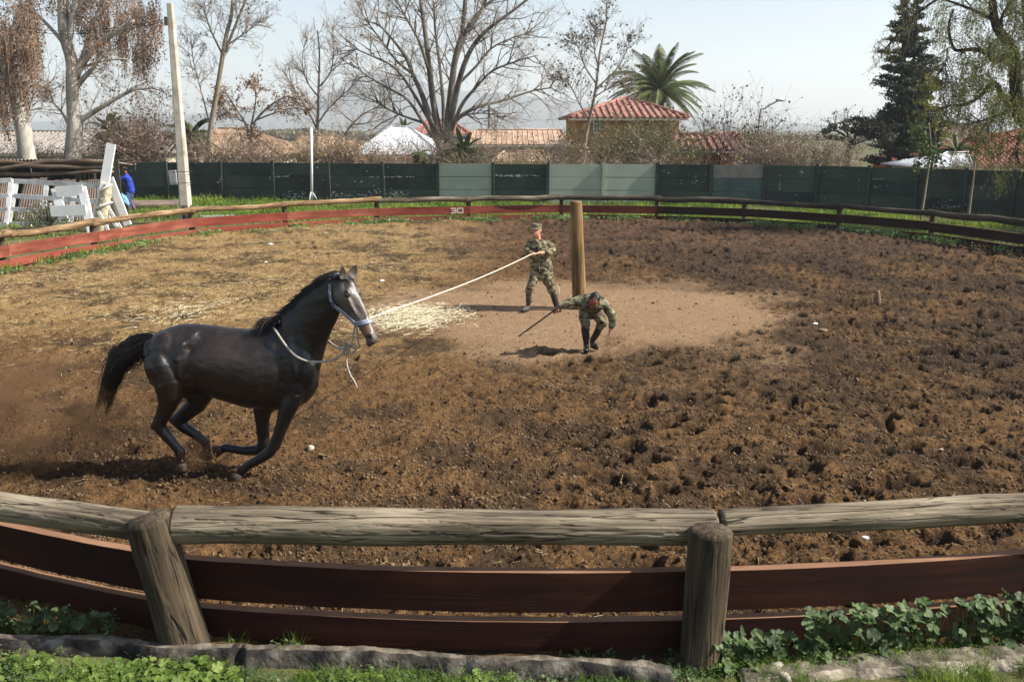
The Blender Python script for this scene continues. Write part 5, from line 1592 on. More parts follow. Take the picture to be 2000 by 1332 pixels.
def oval(mb, base, d, nrm, ln, wd):
    base = Vector(base); d = Vector(d).normalized(); nrm = Vector(nrm); s = d.cross(nrm).normalized(); n2 = s.cross(d)
    ks = [(0, .1), (.2, .7), (.45, 1), (.75, .7), (1, .04)]
    V_ = []
    for t, k in ks:
        p = base + d * ln * t - n2 * (t * t * ln * .25)
        V_ += [p - s * wd * k * .5 + n2 * wd * .12 * k, p, p + s * wd * k * .5 + n2 * wd * .12 * k]
    F = []
    for i in range(4):
        for j in range(2):
            F.append((i * 3 + j, i * 3 + j + 1, i * 3 + j + 4, i * 3 + j + 3))
    mb.add(V_, F)
def weed_patch(name, n, sampler, hmax, rl, m, label, kinds=('mallow',)):
    mb = MB(); ms = MB()
    for i in range(n):
        x, y = sampler()
        z0 = 0
        for j in range(Rn.randint(2, 5)):
            h = hmax * Rn.uniform(.25, 1); dx = Rn.gauss(0, .04); dy = Rn.gauss(0, .04)
            top = Vector((x + dx, y + dy, z0 + h))
            ms.tube([(x, y, z0 - .02), ((x + top.x) / 2 + Rn.gauss(0, .01), (y + top.y) / 2, h * .6), tuple(top)], [.003, .0022, .0014], 3, cap=False)
            k = Rn.choice(kinds)
            if k == 'mallow':
                lobed(mb, top, Vector((Rn.gauss(.1, .45), Rn.gauss(-.35, .4), 1)), rl * Rn.uniform(.45, 1.15))
            elif k == 'oval':
                a = Rn.uniform(0, 2 * PI); oval(mb, top - Vector((0, 0, .02)), (math.cos(a), math.sin(a), Rn.uniform(.2, 1.2)), (0, 0, 1), rl * 2.6 * Rn.uniform(.6, 1.1), rl * Rn.uniform(.6, .9))
            else:
                for q_ in range(6):
                    a = Rn.uniform(0, 2 * PI); oval(mb, top + Vector((Rn.gauss(0, .015), Rn.gauss(0, .015), Rn.gauss(0, .02))), (math.cos(a), math.sin(a), Rn.uniform(.0, .9)), (0, 0, 1), rl * .7 * Rn.uniform(.6, 1.2), rl * .38)
    mb2 = MB(); mb2.v = mb.v + ms.v; mb2.f = mb.f + [tuple(i + len(mb.v) for i in f) for f in ms.f]; mb2.n = len(mb2.v)
    me = mb2.mesh(name); me.materials.append(m); me.materials.append(m_stem)
    mi = np.zeros(len(me.polygons), np.int32); mi[len(mb.f):] = 1; me.polygons.foreach_set('material_index', mi)
    o = add_obj(name, me, None, None, True); setp(o, label, 'weeds', kind='stuff')
def px_area(x0, x1, ytop, ybot):
    """ground points under a strip of the verge"""
    def f():
        px = Rn.uniform(x0, x1); a = ytop(px) if callable(ytop) else ytop; b = ybot(px) if callable(ybot) else ybot
        g = G(px, Rn.uniform(a, b)); return g.x, g.y
    return f
# right: tall mallow between the boards and the kerb
weed_patch('mallow_plants', 170, px_area(1570, 2250, lambda x: 1290 - (x - 1400) * .055, lambda x: 1302 - (x - 1400) * .055), .36, .040, m_mal, 'tall grey green mallow leaves growing against the right near boards', ('mallow', 'mallow', 'mallow', 'mallow', 'oval'))
weed_patch('mallow_plants', 46, px_area(1400, 1620, 1286, 1306), .21, .042, m_mal, 'lower mallow leaves at the foot of the right near post', ('mallow', 'mallow', 'oval', 'clover'))
weed_patch('low_weeds', 230, px_area(1395, 2250, lambda x: 1300 - (x - 1400) * .055, lambda x: 1318 - (x - 1400) * .055), .08, .020, m_mal_y, 'small leaved green weeds carpeting the verge under the right mallows', ('clover', 'clover', 'mallow'))
weed_patch('shaded_weeds', 80, px_area(-150, 230, lambda x: 1228 + x * .05, lambda x: 1246 + x * .05), .19, .036, m_mal, 'dark shaded weeds behind the left end of the kerb', ('mallow', 'clover', 'oval', 'clover'))
weed_patch('shaded_weeds', 8, px_area(440, 590, 1262, 1272), .06, .022, m_mal, 'few small leaves in the shade right of the leaning post', ('mallow', 'clover', 'oval'))
weed_patch('shaded_weeds', 9, px_area(1100, 1260, 1284, 1296), .07, .024, m_mal, 'few shaded leaves on the kerb left of the right near post', ('mallow', 'oval'))
weed_patch('sunlit_weeds', 190, px_area(150, 460, lambda x: 1318 - (x - 150) * .0, 1375), .10, .036, m_mal_y, 'bright yellow green round leaved weeds at the bottom below the kerb', ('mallow', 'mallow', 'clover'))
weed_patch('sunlit_weeds', 130, px_area(-160, 130, lambda x: 1285, 1350), .09, .026, m_mal_y, 'bright weeds and leaves in the bottom left corner', ('clover', 'mallow', 'clover', 'oval'))
weed_patch('dark_ground_weeds', 240, px_area(-160, 300, 1300, 1400), .06, .022, m_mal, 'dark green ground weeds in the bottom left corner', ('clover', 'mallow'))
weed_patch('low_weeds', 420, px_area(420, 1400, 1310, 1390), .045, .017, m_mal, 'small dark green weeds along the bottom edge in the middle', ('clover', 'mallow', 'clover'))
weed_patch('low_weeds', 60, px_area(1290, 1420, 1292, 1330), .05, .018, m_mal, 'small weeds round the foot of the right near post', ('clover', 'mallow', 'clover'))
weed_patch('sunlit_weeds', 26, px_area(640, 730, 1325, 1350), .08, .024, m_mal_y, 'small clump of bright leaves at the bottom in front of the kerb', ('mallow', 'clover'))
weed_patch('sunlit_weeds', 34, px_area(860, 1000, 1328, 1356), .085, .024, m_mal_y, 'clump of clover like leaves at the bottom right of the middle', ('mallow', 'clover', 'clover'))
def near_grass(n, x0, x1, ya, yb, h, name, label, w=.006):
    B = []
    for i in range(n):
        px = rs.uniform(x0, x1); py = rs.uniform(ya(px) if callable(ya) else ya, yb)
        g = G(px, py)
        if float(vnoise(np.array([g.x * 4]), np.array([g.y * 4]), 31)[0]) < .34: continue
        B.append((g.x, g.y, -.01))
    P, F = blade_arrays(np.array(B), np.full(len(B), h), w, rs, .8)
    soup(name, P, F, m_gr_n, kind='stuff', label=label, cat='grass')
near_grass(9000, 1385, 2300, lambda x: 1318 - (x - 1400) * .03, 1460, .11, 'verge_grass', 'bright grass blades along the bottom right edge below the kerb')
near_grass(2600, 1400, 2250, lambda x: 1296 - (x - 1400) * .05, 1320, .10, 'verge_grass', 'thin grass blades among the right mallows')
near_grass(12000, 430, 1400, 1314, 1460, .075, 'verge_grass', 'sparse grass blades along the bottom edge in the middle')
near_grass(7000, -300, 560, lambda x: 1300, 1460, .09, 'verge_grass', 'grass blades among the weeds at the bottom left')
near_grass(140, 440, 700, 1262, 1275, .12, 'verge_grass', 'few thin blades growing from the shade behind the kerb', .004)
# ------------------------------------------------------------------ yard on the left: shed, hurdles, jump stands, people, pole
m_conc = mat('pole_concrete', [S(150, 140, 126), S(186, 176, 160), S(200, 192, 178)], scale=2.5, rough=.85, bump=.004, bscale=30, detail=8)
UP = G(366, 438)
pole = thing('utility_pole', tuple(UP), 'leaning square concrete utility pole with a grey box strapped to it', 'pole')
top = V(332, 8, UP.y + .3); d = (top - UP).normalized()
mb = MB(); x_ = Vector((1, 0, 0)); x_ = (x_ - d * x_.dot(d)).normalized(); y_ = d.cross(x_)
stn = []
for t, w in ((-.03, .20), (.0, .20), (.5, .155), (1, .105)):
    c = UP + (top - UP) * t
    stn += [c + x_ * (w * a) + y_ * (w * b) for a, b in ((-1, -1), (1, -1), (1, 1), (-1, 1))]
# bevelled square section
V_ = []; 
for t, w in ((-.03, .195), (.0, .195), (.25, .175), (.5, .15), (.75, .125), (1, .10)):
    c = UP + (top - UP) * t; k = w * .72
    V_ += [c + x_ * a + y_ * b for a, b in ((-w, -k), (-k, -w), (k, -w), (w, -k), (w, k), (k, w), (-k, w), (-w, k))]
F = [(i * 8 + j, i * 8 + (j + 1) % 8, (i + 1) * 8 + (j + 1) % 8, (i + 1) * 8 + j) for i in range(5) for j in range(8)] + [tuple(range(7, -1, -1)), tuple(40 + j for j in range(8))]
mb.add(V_, F); mb.build('shaft', m_conc, pole)
mb = MB(); c = UP + (top - UP) * .02; mb.tube([c - d * .25, c + d * .55], [.235, .225], 10)
mb.build('base_sleeve', mat('tarred_base', [S(52, 44, 38), S(72, 62, 52)], scale=6, rough=.9), pole, smooth=True)
bx = V(339, 347, UP.y - .1)
mb = MB(); mb.box(bx, (.26, .22, .52), Matrix.Rotation(rad(-3), 3, 'Y')); mb.build('meter_box', mat('grey_box', [S(140, 142, 138), S(160, 160, 156)], scale=3, rough=.6), pole)
for yy in (336, 358):
    c = V(351, yy, UP.y); mb = MB(); mb.tube([c + Vector((-.30, -.20, 0)), c + Vector((.42, -.22, .02)), c + Vector((.42, .2, .02))], .012, 5); mb.build('strap', mat('strap_metal', [S(70, 70, 70)], rough=.5, metal=.6), pole)
c = V(331, 42, UP.y); mb = MB(); mb.box(c + Vector((-.12, -.02, 0)), (.10, .08, .30)); mb.build('insulator', mat('insulator', [S(80, 72, 62)], rough=.4), pole)
for k_, (x, y, lb) in enumerate(((-60, 40, 'thin overhead cable from the utility pole towards the left edge'), (-60, 33, 'upper thin overhead cable from the utility pole towards the left edge'))):
    a = V(329, 42 - k_ * 4, UP.y); b_ = V(x, y, UP.y + 6); mb = MB()
    mb.tube([a.lerp(b_, t) + Vector((0, 0, -.5 * math.sin(PI * t))) for t in np.linspace(0, 1, 14)], .013, 4)
    mb.build('cable', mat('cable_black', [S(40, 40, 42)], rough=.6), None, label=lb, cat='cable', smooth=True)
# white goal post with tripod foot
gp = G(609, 394); t_ = thing('white_post', tuple(gp), 'thin white metal post on a small tripod foot before the green wall', 'post')
mb = MB(); mb.tube([gp, V(608, 250, gp.y)], .065, 10); mb.build('pole', m_white, t_, smooth=True)
for a in (.3, 2.4, 4.5):
    mb = MB(); f_ = gp + Vector((math.cos(a) * .30, math.sin(a) * .30, .02)); mb.tube([gp + Vector((0, 0, .55)), f_], .03, 6); mb.build('leg', m_white, t_, smooth=True)

# shed with corrugated roof
m_dark_w = mat('old_dark_wood', [S(34, 30, 26), S(58, 50, 42)], scale=3, rough=.9, stretch=(1, 1, .2))
m_corr = mat('corrugated_sheet', [S(70, 58, 48), S(110, 96, 84), S(140, 128, 116)], scale=2, rough=.8, detail=6)
m_slate = mat('weathered_sheet', [S(84, 74, 66), S(112, 100, 90), S(142, 118, 96)], scale=1.6, rough=.9, detail=7, stretch=(1, 1, .5), flecks=(S(164, 136, 106), 2.4, .64))
SY_ = 40.6
shed = thing('shed', (V(90, 405, SY_).x, SY_, 0), 'low open shed with a corrugated roof against the end of the green wall', 'shed')
a = V(-120, 313.5, SY_ - 1.2); b_ = V(192, 312.5, SY_ - 1.2)
mb = MB(); n = 260; V_ = []
for i in range(n + 1):
    t = i / n; x = a.x + (b_.x - a.x) * t; zz = .035 * math.sin(t * (b_.x - a.x) / .15 * 2 * PI)
    V_ += [(x, SY_ - 1.2, a.z + zz + .02), (x, SY_ + 2.4, a.z - .30 + zz)]
mb.add(V_, [(i * 2, i * 2 + 2, i * 2 + 3, i * 2 + 1) for i in range(n)])
V2 = [(x, y, z - .02) for x, y, z in V_]; mb.add(V2, [(i * 2, i * 2 + 1, i * 2 + 3, i * 2 + 2) for i in range(n)])
mb.build('roof', m_corr, shed)
for x in (-100, 20, 100, 190):
    p = V(x, 400, SY_ - 1.0); mb = MB(); mb.tube([(p.x, SY_ - 1.0, -.1), (p.x, SY_ - 1.0, a.z - .05)], .07, 8); mb.build('shed_post', m_dark_w, shed, smooth=True)
p0 = V(-130, 400, SY_ + 1.9); p1 = V(205, 400, SY_ + 1.9)
k_ = 22
for i in range(k_):
    x = p0.x + (p1.x - p0.x) * (i + .5) / k_; mb = MB(); mb.box((x, SY_ + 1.9 + .02 * (i % 2), .95), ((p1.x - p0.x) / k_ - .02, .04, 1.9)); mb.build('wall_plank', m_dark_w, shed)
for x in (150, 158, 166, 174, 182):
    p = V(x, 350, SY_ + .8); mb = MB(); mb.box((p.x, SY_ + .8, p.z), (.07, .03, .9)); mb.build('slat', mat('grey_slat', [S(96, 92, 86), S(120, 114, 106)], scale=3, rough=.8), shed)
mb = MB(); mb.beam(V(42, 322, SY_ + .2), V(96, 331, SY_ + 1.4), .10, .05); mb.build('rafter', m_conc, shed)
# three long bark-covered poles lying across trestles in front of the shed
m_bark = mat('bark_pole', [S(58, 46, 36), S(96, 80, 64), S(128, 110, 90)], scale=6, rough=.9, bump=.01, stretch=(.2, 1, 1), detail=8)
for k_, (ya, yb, r, lb) in enumerate(((317, 318, .105, 'topmost of the three long brown poles laid across the front of the shed'), (331, 325, .095, 'middle pole of the three laid across the shed, its right end rising'), (341, 337, .09, 'lowest of the three long brown poles in front of the shed'))):
    a = V(-150, ya, SY_ - 1.9); b_ = V(207, yb, SY_ - 1.9)
    o = log_obj('timber_pole', a, b_, r, r * .8, m_bark, None, 60, 10, 60 + k_, 0, .12); setp(o, lb, 'pole', 'long poles across the shed')
for x in (-40, 201):                                                    # trestle posts carry them
    p = V(x, 400, SY_ - 1.9); mb = MB(); mb.tube([(p.x, SY_ - 1.74, -.1), (p.x, SY_ - 1.74, 2.0)], .06, 8)
    mb.build('trestle_post', m_dark_w, None, smooth=True, label='thin dark upright carrying the long poles at the ' + ('left' if x < 0 else 'right end of the shed'), cat='post')
# board with knobs at the end of the shed
kb = thing('end_board', tuple(G(221, 412)), 'dark upright board with pale pegs at the right end of the shed', 'board')
mb = MB(); c = V(221, 345, SY_ - 1.5); mb.box((c.x, c.y, 1.2), (.55, .05, 2.2)); mb.build('panel', mat('grey_dark_board', [S(64, 60, 54), S(82, 78, 70)], scale=3, rough=.85), kb)
for yy in (316, 327, 336):
    c = V(219, yy, SY_ - 1.56); mb = MB(); mb.tube([c + Vector((-.08, -.03, 0)), c + Vector((.06, -.03, 0))], .05, 8); mb.build('peg', mat('peg_wood', [S(150, 130, 100)], rough=.8), kb, smooth=True)

# leaning weathered sheets behind the hurdles
for k_, (q, lb) in enumerate((([(48, 352), (92, 348), (84, 432), (30, 436)], 'weathered brown sheet leaning behind the middle of the white hurdle'), ([(106, 353), (148, 352), (140, 430), (96, 432)], 'weathered sheet leaning behind the white frame stand'), ([(156, 354), (200, 352), (196, 428), (146, 430)], 'weathered grey sheet leaning at the right end of the white hurdle'), ([(-14, 356), (20, 353), (14, 436), (-40, 440)], 'weathered sheet leaning behind the leftmost hurdle'))):
    mb = MB(); yt = 38.2; yb_ = 37.2
    P4 = [V(q[0][0], q[0][1], yt), V(q[1][0], q[1][1], yt), V(q[2][0], q[2][1], yb_), V(q[3][0], q[3][1], yb_)]
    for p in P4[2:]: p.z = 0.0
    n = 40; V_ = []
    for i in range(n + 1):
        t = i / n; zt = .03 * math.sin(t * 60)
        tp_ = P4[0].lerp(P4[1], t) + Vector((0, zt, .05 * vnoise(np.array([t * 8.0]), np.array([k_ * 3.1]), 2)[0])); bt_ = P4[3].lerp(P4[2], t) + Vector((0, zt, 0))
        V_ += [tp_, bt_, bt_ + Vector((0, .03, 0)), tp_ + Vector((0, .03, 0))]
    F = []
    for i in range(n):
        for j in range(4): F.append((i * 4 + j, i * 4 + (j + 1) % 4, i * 4 + 4 + (j + 1) % 4, i * 4 + 4 + j))
    F += [(3, 2, 1, 0), (n * 4, n * 4 + 1, n * 4 + 2, n * 4 + 3)]
    mb.add(V_, F); mb.build('weathered_sheet', m_slate, None, label=lb, cat='sheet')
m_hur = mat('old_white_timber', [S(150, 150, 148), S(186, 186, 184), S(206, 206, 202)], scale=3, rough=.7, detail=7)
def timber(root, nm, pa, pb, Y0_, Y1_, w, t, m):
    mb = MB(); a = V(pa[0], pa[1], Y0_); b_ = V(pb[0], pb[1], Y1_); a.z = max(a.z, 0.02); b_.z = max(b_.z, .02)
    x = (b_ - a).normalized(); y = Vector((0, 1, 0)); y = (y - x * y.dot(x)).normalized(); z = x.cross(y)
    mb.box((a + b_) / 2, ((b_ - a).length, t, w), Matrix((x, y, z)).transposed()); return mb.build(nm, m, root)
YT, YB = 36.4, 35.5
def yh(y): return YB + (YT - YB) * (440 - y) / 88
h1 = thing('hurdle', tuple(G(110, 440)), 'long old white timber hurdle leaning by the shed with uprights and three rails', 'hurdle')
for a, b_ in (((29, 354), (205, 364)), ((28, 383), (192, 394)), ((18, 408), (200, 424)), ((14, 438), (190, 446))):
    timber(h1, 'rail', a, b_, yh(a[1]) - .04, yh(b_[1]) - .04, .17, .05, m_hur)
for a, b_ in (((33, 352), (17, 442)), ((91, 358), (83, 440)), ((147, 362), (138, 442)), ((200, 364), (188, 444))):
    timber(h1, 'upright', a, b_, yh(a[1]) + .02, yh(b_[1]) + .02, .17, .06, m_hur)
h2 = thing('hurdle', tuple(G(-30, 442)), 'leftmost white timber hurdle cut by the picture edge', 'hurdle')
for a, b_ in (((-90, 358), (22, 352)), ((-90, 384), (18, 383)), ((-90, 410), (16, 410)), ((-90, 442), (14, 440))):
    timber(h2, 'rail', a, b_, yh(a[1]) - .14, yh(b_[1]) - .14, .17, .05, m_hur)
for a, b_ in (((22, 350), (12, 442)), ((-40, 354), (-48, 442))):
    timber(h2, 'upright', a, b_, yh(a[1]) - .09, yh(b_[1]) - .09, .17, .06, m_hur)
fr = thing('frame_stand', tuple(G(140, 458)), 'bright white wooden frame stand with two legs and two wide crossboards', 'stand')
YF = G(140, 460).y
m_wb = mat('bright_white_paint', [S(214, 214, 210), S(230, 230, 226)], scale=3, rough=.55)
timber(fr, 'leg', (109, 368), (124, 428), YF + .5, YF + .25, .30, .12, m_wb)
timber(fr, 'leg', (160, 366), (181, 462), YF + .45, YF, .26, .12, m_wb)
timber(fr, 'crossboard', (110, 375), (162, 372), YF + .36, YF + .36, .36, .05, m_wb)
timber(fr, 'crossboard', (99, 413), (168, 410), YF + .15, YF + .15, .36, .05, m_wb)
YJ = G(215, 452).y
j1 = thing('jump_stand', (V(205, 452, YJ).x, YJ, 0), 'tall white plank stand with a wrapped bundle tied to it beside the shed', 'stand')
timber(j1, 'tall_plank', (217.5, 281), (204, 362), YJ + .25, YJ + .12, .30, .10, m_wb)
timber(j1, 'plank', (203, 358), (182, 458), YJ + .05, YJ - .12, .22, .07, m_wb)
mb = MB()
m_wrap = mat('cream_wrap', [S(176, 160, 128), S(206, 194, 166)], scale=3, rough=.8, stretch=(2, 2, .3), bump=.02)
mb.chain([V(210, 366, YJ), V(203, 400, YJ), V(198, 452, YJ)], [.15, .22, .24]); remesh_build(mb, 'wrapped_bundle', m_wrap, j1, voxel=.03, smooth=2, disp=wrinkle(.03, 6))
for y, w in ((367, .20), (401, .27)):
    c = V(207 - (y - 367) * .12, y, YJ); mb = MB(); mb.tube([c + Vector((math.cos(t) * w, math.sin(t) * w, .12 * math.cos(t) - .02)) for t in np.linspace(0, 2 * PI, 15)], .035, 6, cap=False); mb.build('tie', m_wb, j1, smooth=True)
timber(j1, 'brace', (191, 412), (214, 460), YJ - .22, YJ - .4, .10, .04, m_wb)
timber(j1, 'brace', (208, 400), (236, 446), YJ - .05, YJ - .1, .10, .05, m_wb)
timber(j1, 'brace', (212, 424), (230, 444), YJ - .15, YJ - .2, .10, .05, m_wb)
j2 = thing('jump_stand', (V(245, 440, YJ + .6).x, YJ + .6, 0), 'white sloping plank stand leaning against the tall one beside the dark sheet', 'stand')
timber(j2, 'plank', (214, 348), (250, 440), YJ + .5, YJ + .4, .26, .08, m_wb)
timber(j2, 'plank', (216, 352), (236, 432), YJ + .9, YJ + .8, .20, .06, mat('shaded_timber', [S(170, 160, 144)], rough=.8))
mb = MB(); P4 = [V(212, 380, YJ + 1.3), V(228, 384, YJ + 1.3), V(251, 402, YJ + 1.1), V(252, 440, YJ + 1.0), V(208, 440, YJ + 1.0)]
for p in P4[3:]: p.z = .0
mb.add(P4 + [p + Vector((0, .04, 0)) for p in P4], [(4, 3, 2, 1, 0), (5, 6, 7, 8, 9)] + [(i, (i + 1) % 5, 5 + (i + 1) % 5, 5 + i) for i in range(5)])
mb.build('brown_sheet', mat('brown_board', [S(92, 82, 66), S(108, 96, 78)], scale=2, rough=.9), None, label='brown board standing on edge behind the sloping white plank', cat='board')
# grey sheets lying on the ground behind
mb = MB(); mb.box((V(285, 388, 44.2).x, 44.2, .12), (2.8, 1.6, .10), Matrix.Rotation(.3, 3, 'Z') @ Matrix.Rotation(.06, 3, 'X')); mb.build('lying_sheet', m_slate, None, label='pale grey sheet lying on the ground right of the person in blue', cat='sheet')
mb = MB(); g_ = G(425, 425); mb.box((g_.x, g_.y, .05), (1.3, .5, .05), Matrix.Rotation(.4, 3, 'Z')); mb.build('lying_plank', mat('grey_plank', [S(140, 144, 140)], rough=.8), None, label='grey plank lying in the grass just behind the log rail', cat='plank')

# flowering bush
def twig_tree_stub(): pass
rs3 = np.random.RandomState(5)
bg_ = G(95, 447); bush = thing('bush', tuple(bg_), 'rounded grey green bush with small white flowers before the white hurdles', 'bush')
C_ = []
for i in range(5200):
    u = rs3.normal(size=3); u /= np.linalg.norm(u); r = rs3.rand() ** .45
    p = np.array([u[0] * .95, u[1] * .6, abs(u[2]) * .98 + .05]) * r
    if float(vnoise(np.array([p[0] * 5]), np.array([p[2] * 5 + p[1] * 3]), 3)[0]) < .36: continue
    C_.append(p + [bg_.x, bg_.y, .03])
P, F = leaf_arrays(np.array(C_), .065, rs3, 2.6); soup('leaves', P, F, mat('bush_leaves', [S(70, 76, 54), S(112, 116, 88), S(142, 140, 112)], scale=3, rough=.6, trans=.2), bush, kind='stuff')
P, F = leaf_arrays(np.array(C_)[rs3.rand(len(C_)) < .022] + [0, -.05, .02], .075, rs3, 1.1); soup('flowers', P, F, m_white, bush, kind='stuff')
mb = MB()
for i in range(40):
    a = rs3.uniform(0, 2 * PI); r = rs3.rand(); mb.tube([tuple(bg_), (bg_.x + math.cos(a) * r * .4, bg_.y + math.sin(a) * r * .3, .45), (bg_.x + math.cos(a) * r * .95, bg_.y + math.sin(a) * r * .55, .6 + .5 * (1 - r * .6))], [.018, .012, .004], 4)
mb.build('stems', mat('bush_stem', [S(92, 78, 62)], rough=.9), bush, kind='stuff')

# person in a blue jumper working at the end of the shed
WY = G(262, 414).y
r3 = thing('person', (G(258, 414).x, WY, 0), 'person in a blue jumper and jeans standing with both arms out at the shed end', 'person')
Q3 = lambda x, y, d=0.0: V(x, y, WY + d)
bd = MB(); hc3 = Q3(243, 332, -.05); PH3 = head(bd, hc3, (-.85, .35, -.15), (0, 0, 1), .24)
bd.chain([hc3 + Vector((.03, 0, -.08)), Q3(246, 342)], [.06, .06]); bd.chain([Q3(248, 350), Q3(254, 378)], [.11, .11])
bd.chain([Q3(244, 346, -.1), Q3(232, 351, -.15), Q3(222, 349, -.2)], [.05, .042, .032]); bd.chain([Q3(254, 378), Q3(257, 395), Q3(262, 408)], [.08, .05, .04])
hand(bd, Q3(223, 349.5, -.2), (-1, 0, .1), (0, 0, 1), .18, .5, 1); hand(bd, Q3(225, 345.5, .15), (-1, 0, .1), (0, 0, 1), .18, .5, -1)
remesh_build(bd, 'body', m_skin_d, r3, voxel=.012, smooth=2)
hr = MB(); hr.ell(hc3 + Vector((.03, 0, .035)), (.10, .088, .09)); hr.build('hair', m_khair, r3, smooth=True)
jk = MB(); jk.chain([Q3(247, 345), Q3(250, 352), Q3(254, 364), Q3(256, 374)], [.13, .17, .165, .16], 16)
jk.chain([Q3(245, 347, -.12), Q3(233, 352, -.17), Q3(224, 350, -.2)], [.075, .062, .05]); jk.chain([Q3(246, 346, .12), Q3(234, 349, .15), Q3(226, 346.5, .15)], [.075, .06, .05])
jk.chain([Q3(247, 345), Q3(247, 341)], [.09, .07])
remesh_build(jk, 'jumper', mat('blue_jumper', [S(36, 52, 140), S(48, 70, 172)], scale=6, rough=.85), r3, voxel=.016, smooth=3, disp=wrinkle(.02, 8))
tr = MB(); tr.chain([Q3(255, 375), Q3(255, 379), Q3(256, 392, .05), Q3(261, 405, .05), Q3(264, 412, .05)], [.155, .14, .10, .085, .07]); tr.chain([Q3(251, 377, -.05), Q3(249, 385, -.15), Q3(252, 398, -.05), Q3(254, 408, -.05)], [.12, .10, .085, .07])
remesh_build(tr, 'jeans', mat('blue_denim', [S(48, 62, 88), S(72, 90, 118)], scale=8, rough=.9), r3, voxel=.016, smooth=3, disp=wrinkle(.02, 8))
for (x, y, d_) in ((264, 412, .05), (254, 410, -.05)):
    mb = MB(); p = Q3(x, y, d_); p.z = .05; mb.cap(p, .05, p + Vector((-.16, -.04, -.005)), .042); mb.build('shoe', m_boot_d, r3, smooth=True)
# seated person behind the board
KY = WY - .3
r4 = thing('person', (V(238, 405, KY).x, KY, 0), 'crouching person in a light blue shirt half hidden behind the brown board', 'person')
Q4 = lambda x, y, d=0.0: V(x, y, KY + d)
bd = MB(); hc4 = Q4(231, 373); PH4 = head(bd, hc4, (-.9, -.2, -.1), (0, 0, 1), .235); bd.chain([hc4 + Vector((.03, 0, -.07)), Q4(237, 384), Q4(243, 396)], [.06, .09, .10])
bd.chain([Q4(236, 400), Q4(226, 398), Q4(229, 410), Q4(224, 412)], [.10, .07, .05, .04]); bd.chain([Q4(236, 386, -.15), Q4(228, 393, -.2), Q4(220, 390, -.2)], [.05, .042, .03]); hand(bd, Q4(221, 390, -.2), (-1, 0, .2), (0, 0, 1), .17, .6, 1)
remesh_build(bd, 'body', m_skin_d, r4, voxel=.012, smooth=2)
hr = MB(); hr.ell(hc4 + Vector((.03, 0, .03)), (.10, .088, .09)); hr.build('hair', m_khair, r4, smooth=True)
jk = MB(); jk.chain([Q4(236, 383), Q4(240, 388), Q4(245, 398)], [.13, .18, .17], 16); jk.chain([Q4(235, 386, -.14), Q4(228, 393, -.2)], [.085, .06])
remesh_build(jk, 'shirt', mat('light_blue_shirt', [S(96, 146, 196), S(122, 172, 216)], scale=6, rough=.85), r4, voxel=.016, smooth=3, disp=wrinkle(.02, 8))
# ------------------------------------------------------------------ houses behind the wall
m_tile = mat('clay_tiles', [S(112, 72, 60), S(146, 102, 88), S(174, 134, 118)], scale=2.2, rough=.85, detail=8, bump=.02, bscale=6)
m_tile_o = mat('orange_tiles', [S(132, 104, 82), S(156, 128, 104), S(176, 148, 124)], scale=1.2, rough=.85, detail=8)
m_tile_t = mat('tan_tiles', [S(150, 122, 100), S(176, 146, 122), S(190, 164, 140)], scale=1.2, rough=.9, detail=8)
m_tin = mat('white_tin', [S(178, 182, 184), S(206, 210, 212)], scale=.8, rough=.55, detail=5)
m_yel = mat('yellow_wall', [S(150, 112, 56), S(172, 132, 72)], scale=1, rough=.9)
m_org = mat('orange_wall', [S(176, 84, 40), S(190, 98, 54)], scale=1, rough=.9)
m_crm = mat('cream_wall', [S(176, 160, 136), S(192, 178, 154)], scale=1, rough=.9)
m_glass = mat('window_glass', [S(60, 66, 70), S(96, 100, 100)], scale=3, rough=.12, spec=.6)
def facing(mb, A, B, C, D, nrib, r, m_=None):
    """ribs running down a roof face. A,B eaves (left,right); D,C ridge (left,right)"""
    for i in range(nrib):
        t = (i + .5) / nrib
        e = A.lerp(B, t); g = D.lerp(C, t) if (C - D).length > 1e-3 else None
        if g is None: g = D
        yield e, g
def roof_face(mb, ribs, A, B, C, D, pitch_w, r):
    """face + half-round ribs parallel to the fall line"""
    n = (B - A).cross(D - A).normalized()
    if n.z < 0: n = -n
    e = (B - A); L_ = e.length; e.normalize(); fall = n.cross(e)
    if fall.z < 0: fall = -fall
    mb.add([A, B, C, D, A - n * .08, B - n * .08, C - n * .08, D - n * .08], [(0, 1, 2, 3), (7, 6, 5, 4), (0, 4, 5, 1), (1, 5, 6, 2), (2, 6, 7, 3), (3, 7, 4, 0)])
    k = int(L_ / pitch_w)
    hgt_ = (D - A).dot(fall)
    tD = (D - A).dot(e); tC = (C - A).dot(e)
    for i in range(k):
        s = (i + .5) / k * L_
        if s < tD: hh = hgt_ * s / max(tD, 1e-3)
        elif s > tC: hh = hgt_ * (L_ - s) / max(L_ - tC, 1e-3)
        else: hh = hgt_
        if hh < .15: continue
        a = A + e * s + n * .01 - fall * .06; b_ = A + e * s + fall * hh + n * .01
        nb = max(2, int(hh / .45))
        ribs.tube([a.lerp(b_, q / nb) for q in range(nb + 1)], [r * (1.08 if q % 2 == 0 else .92) for q in range(nb + 1)], 6)
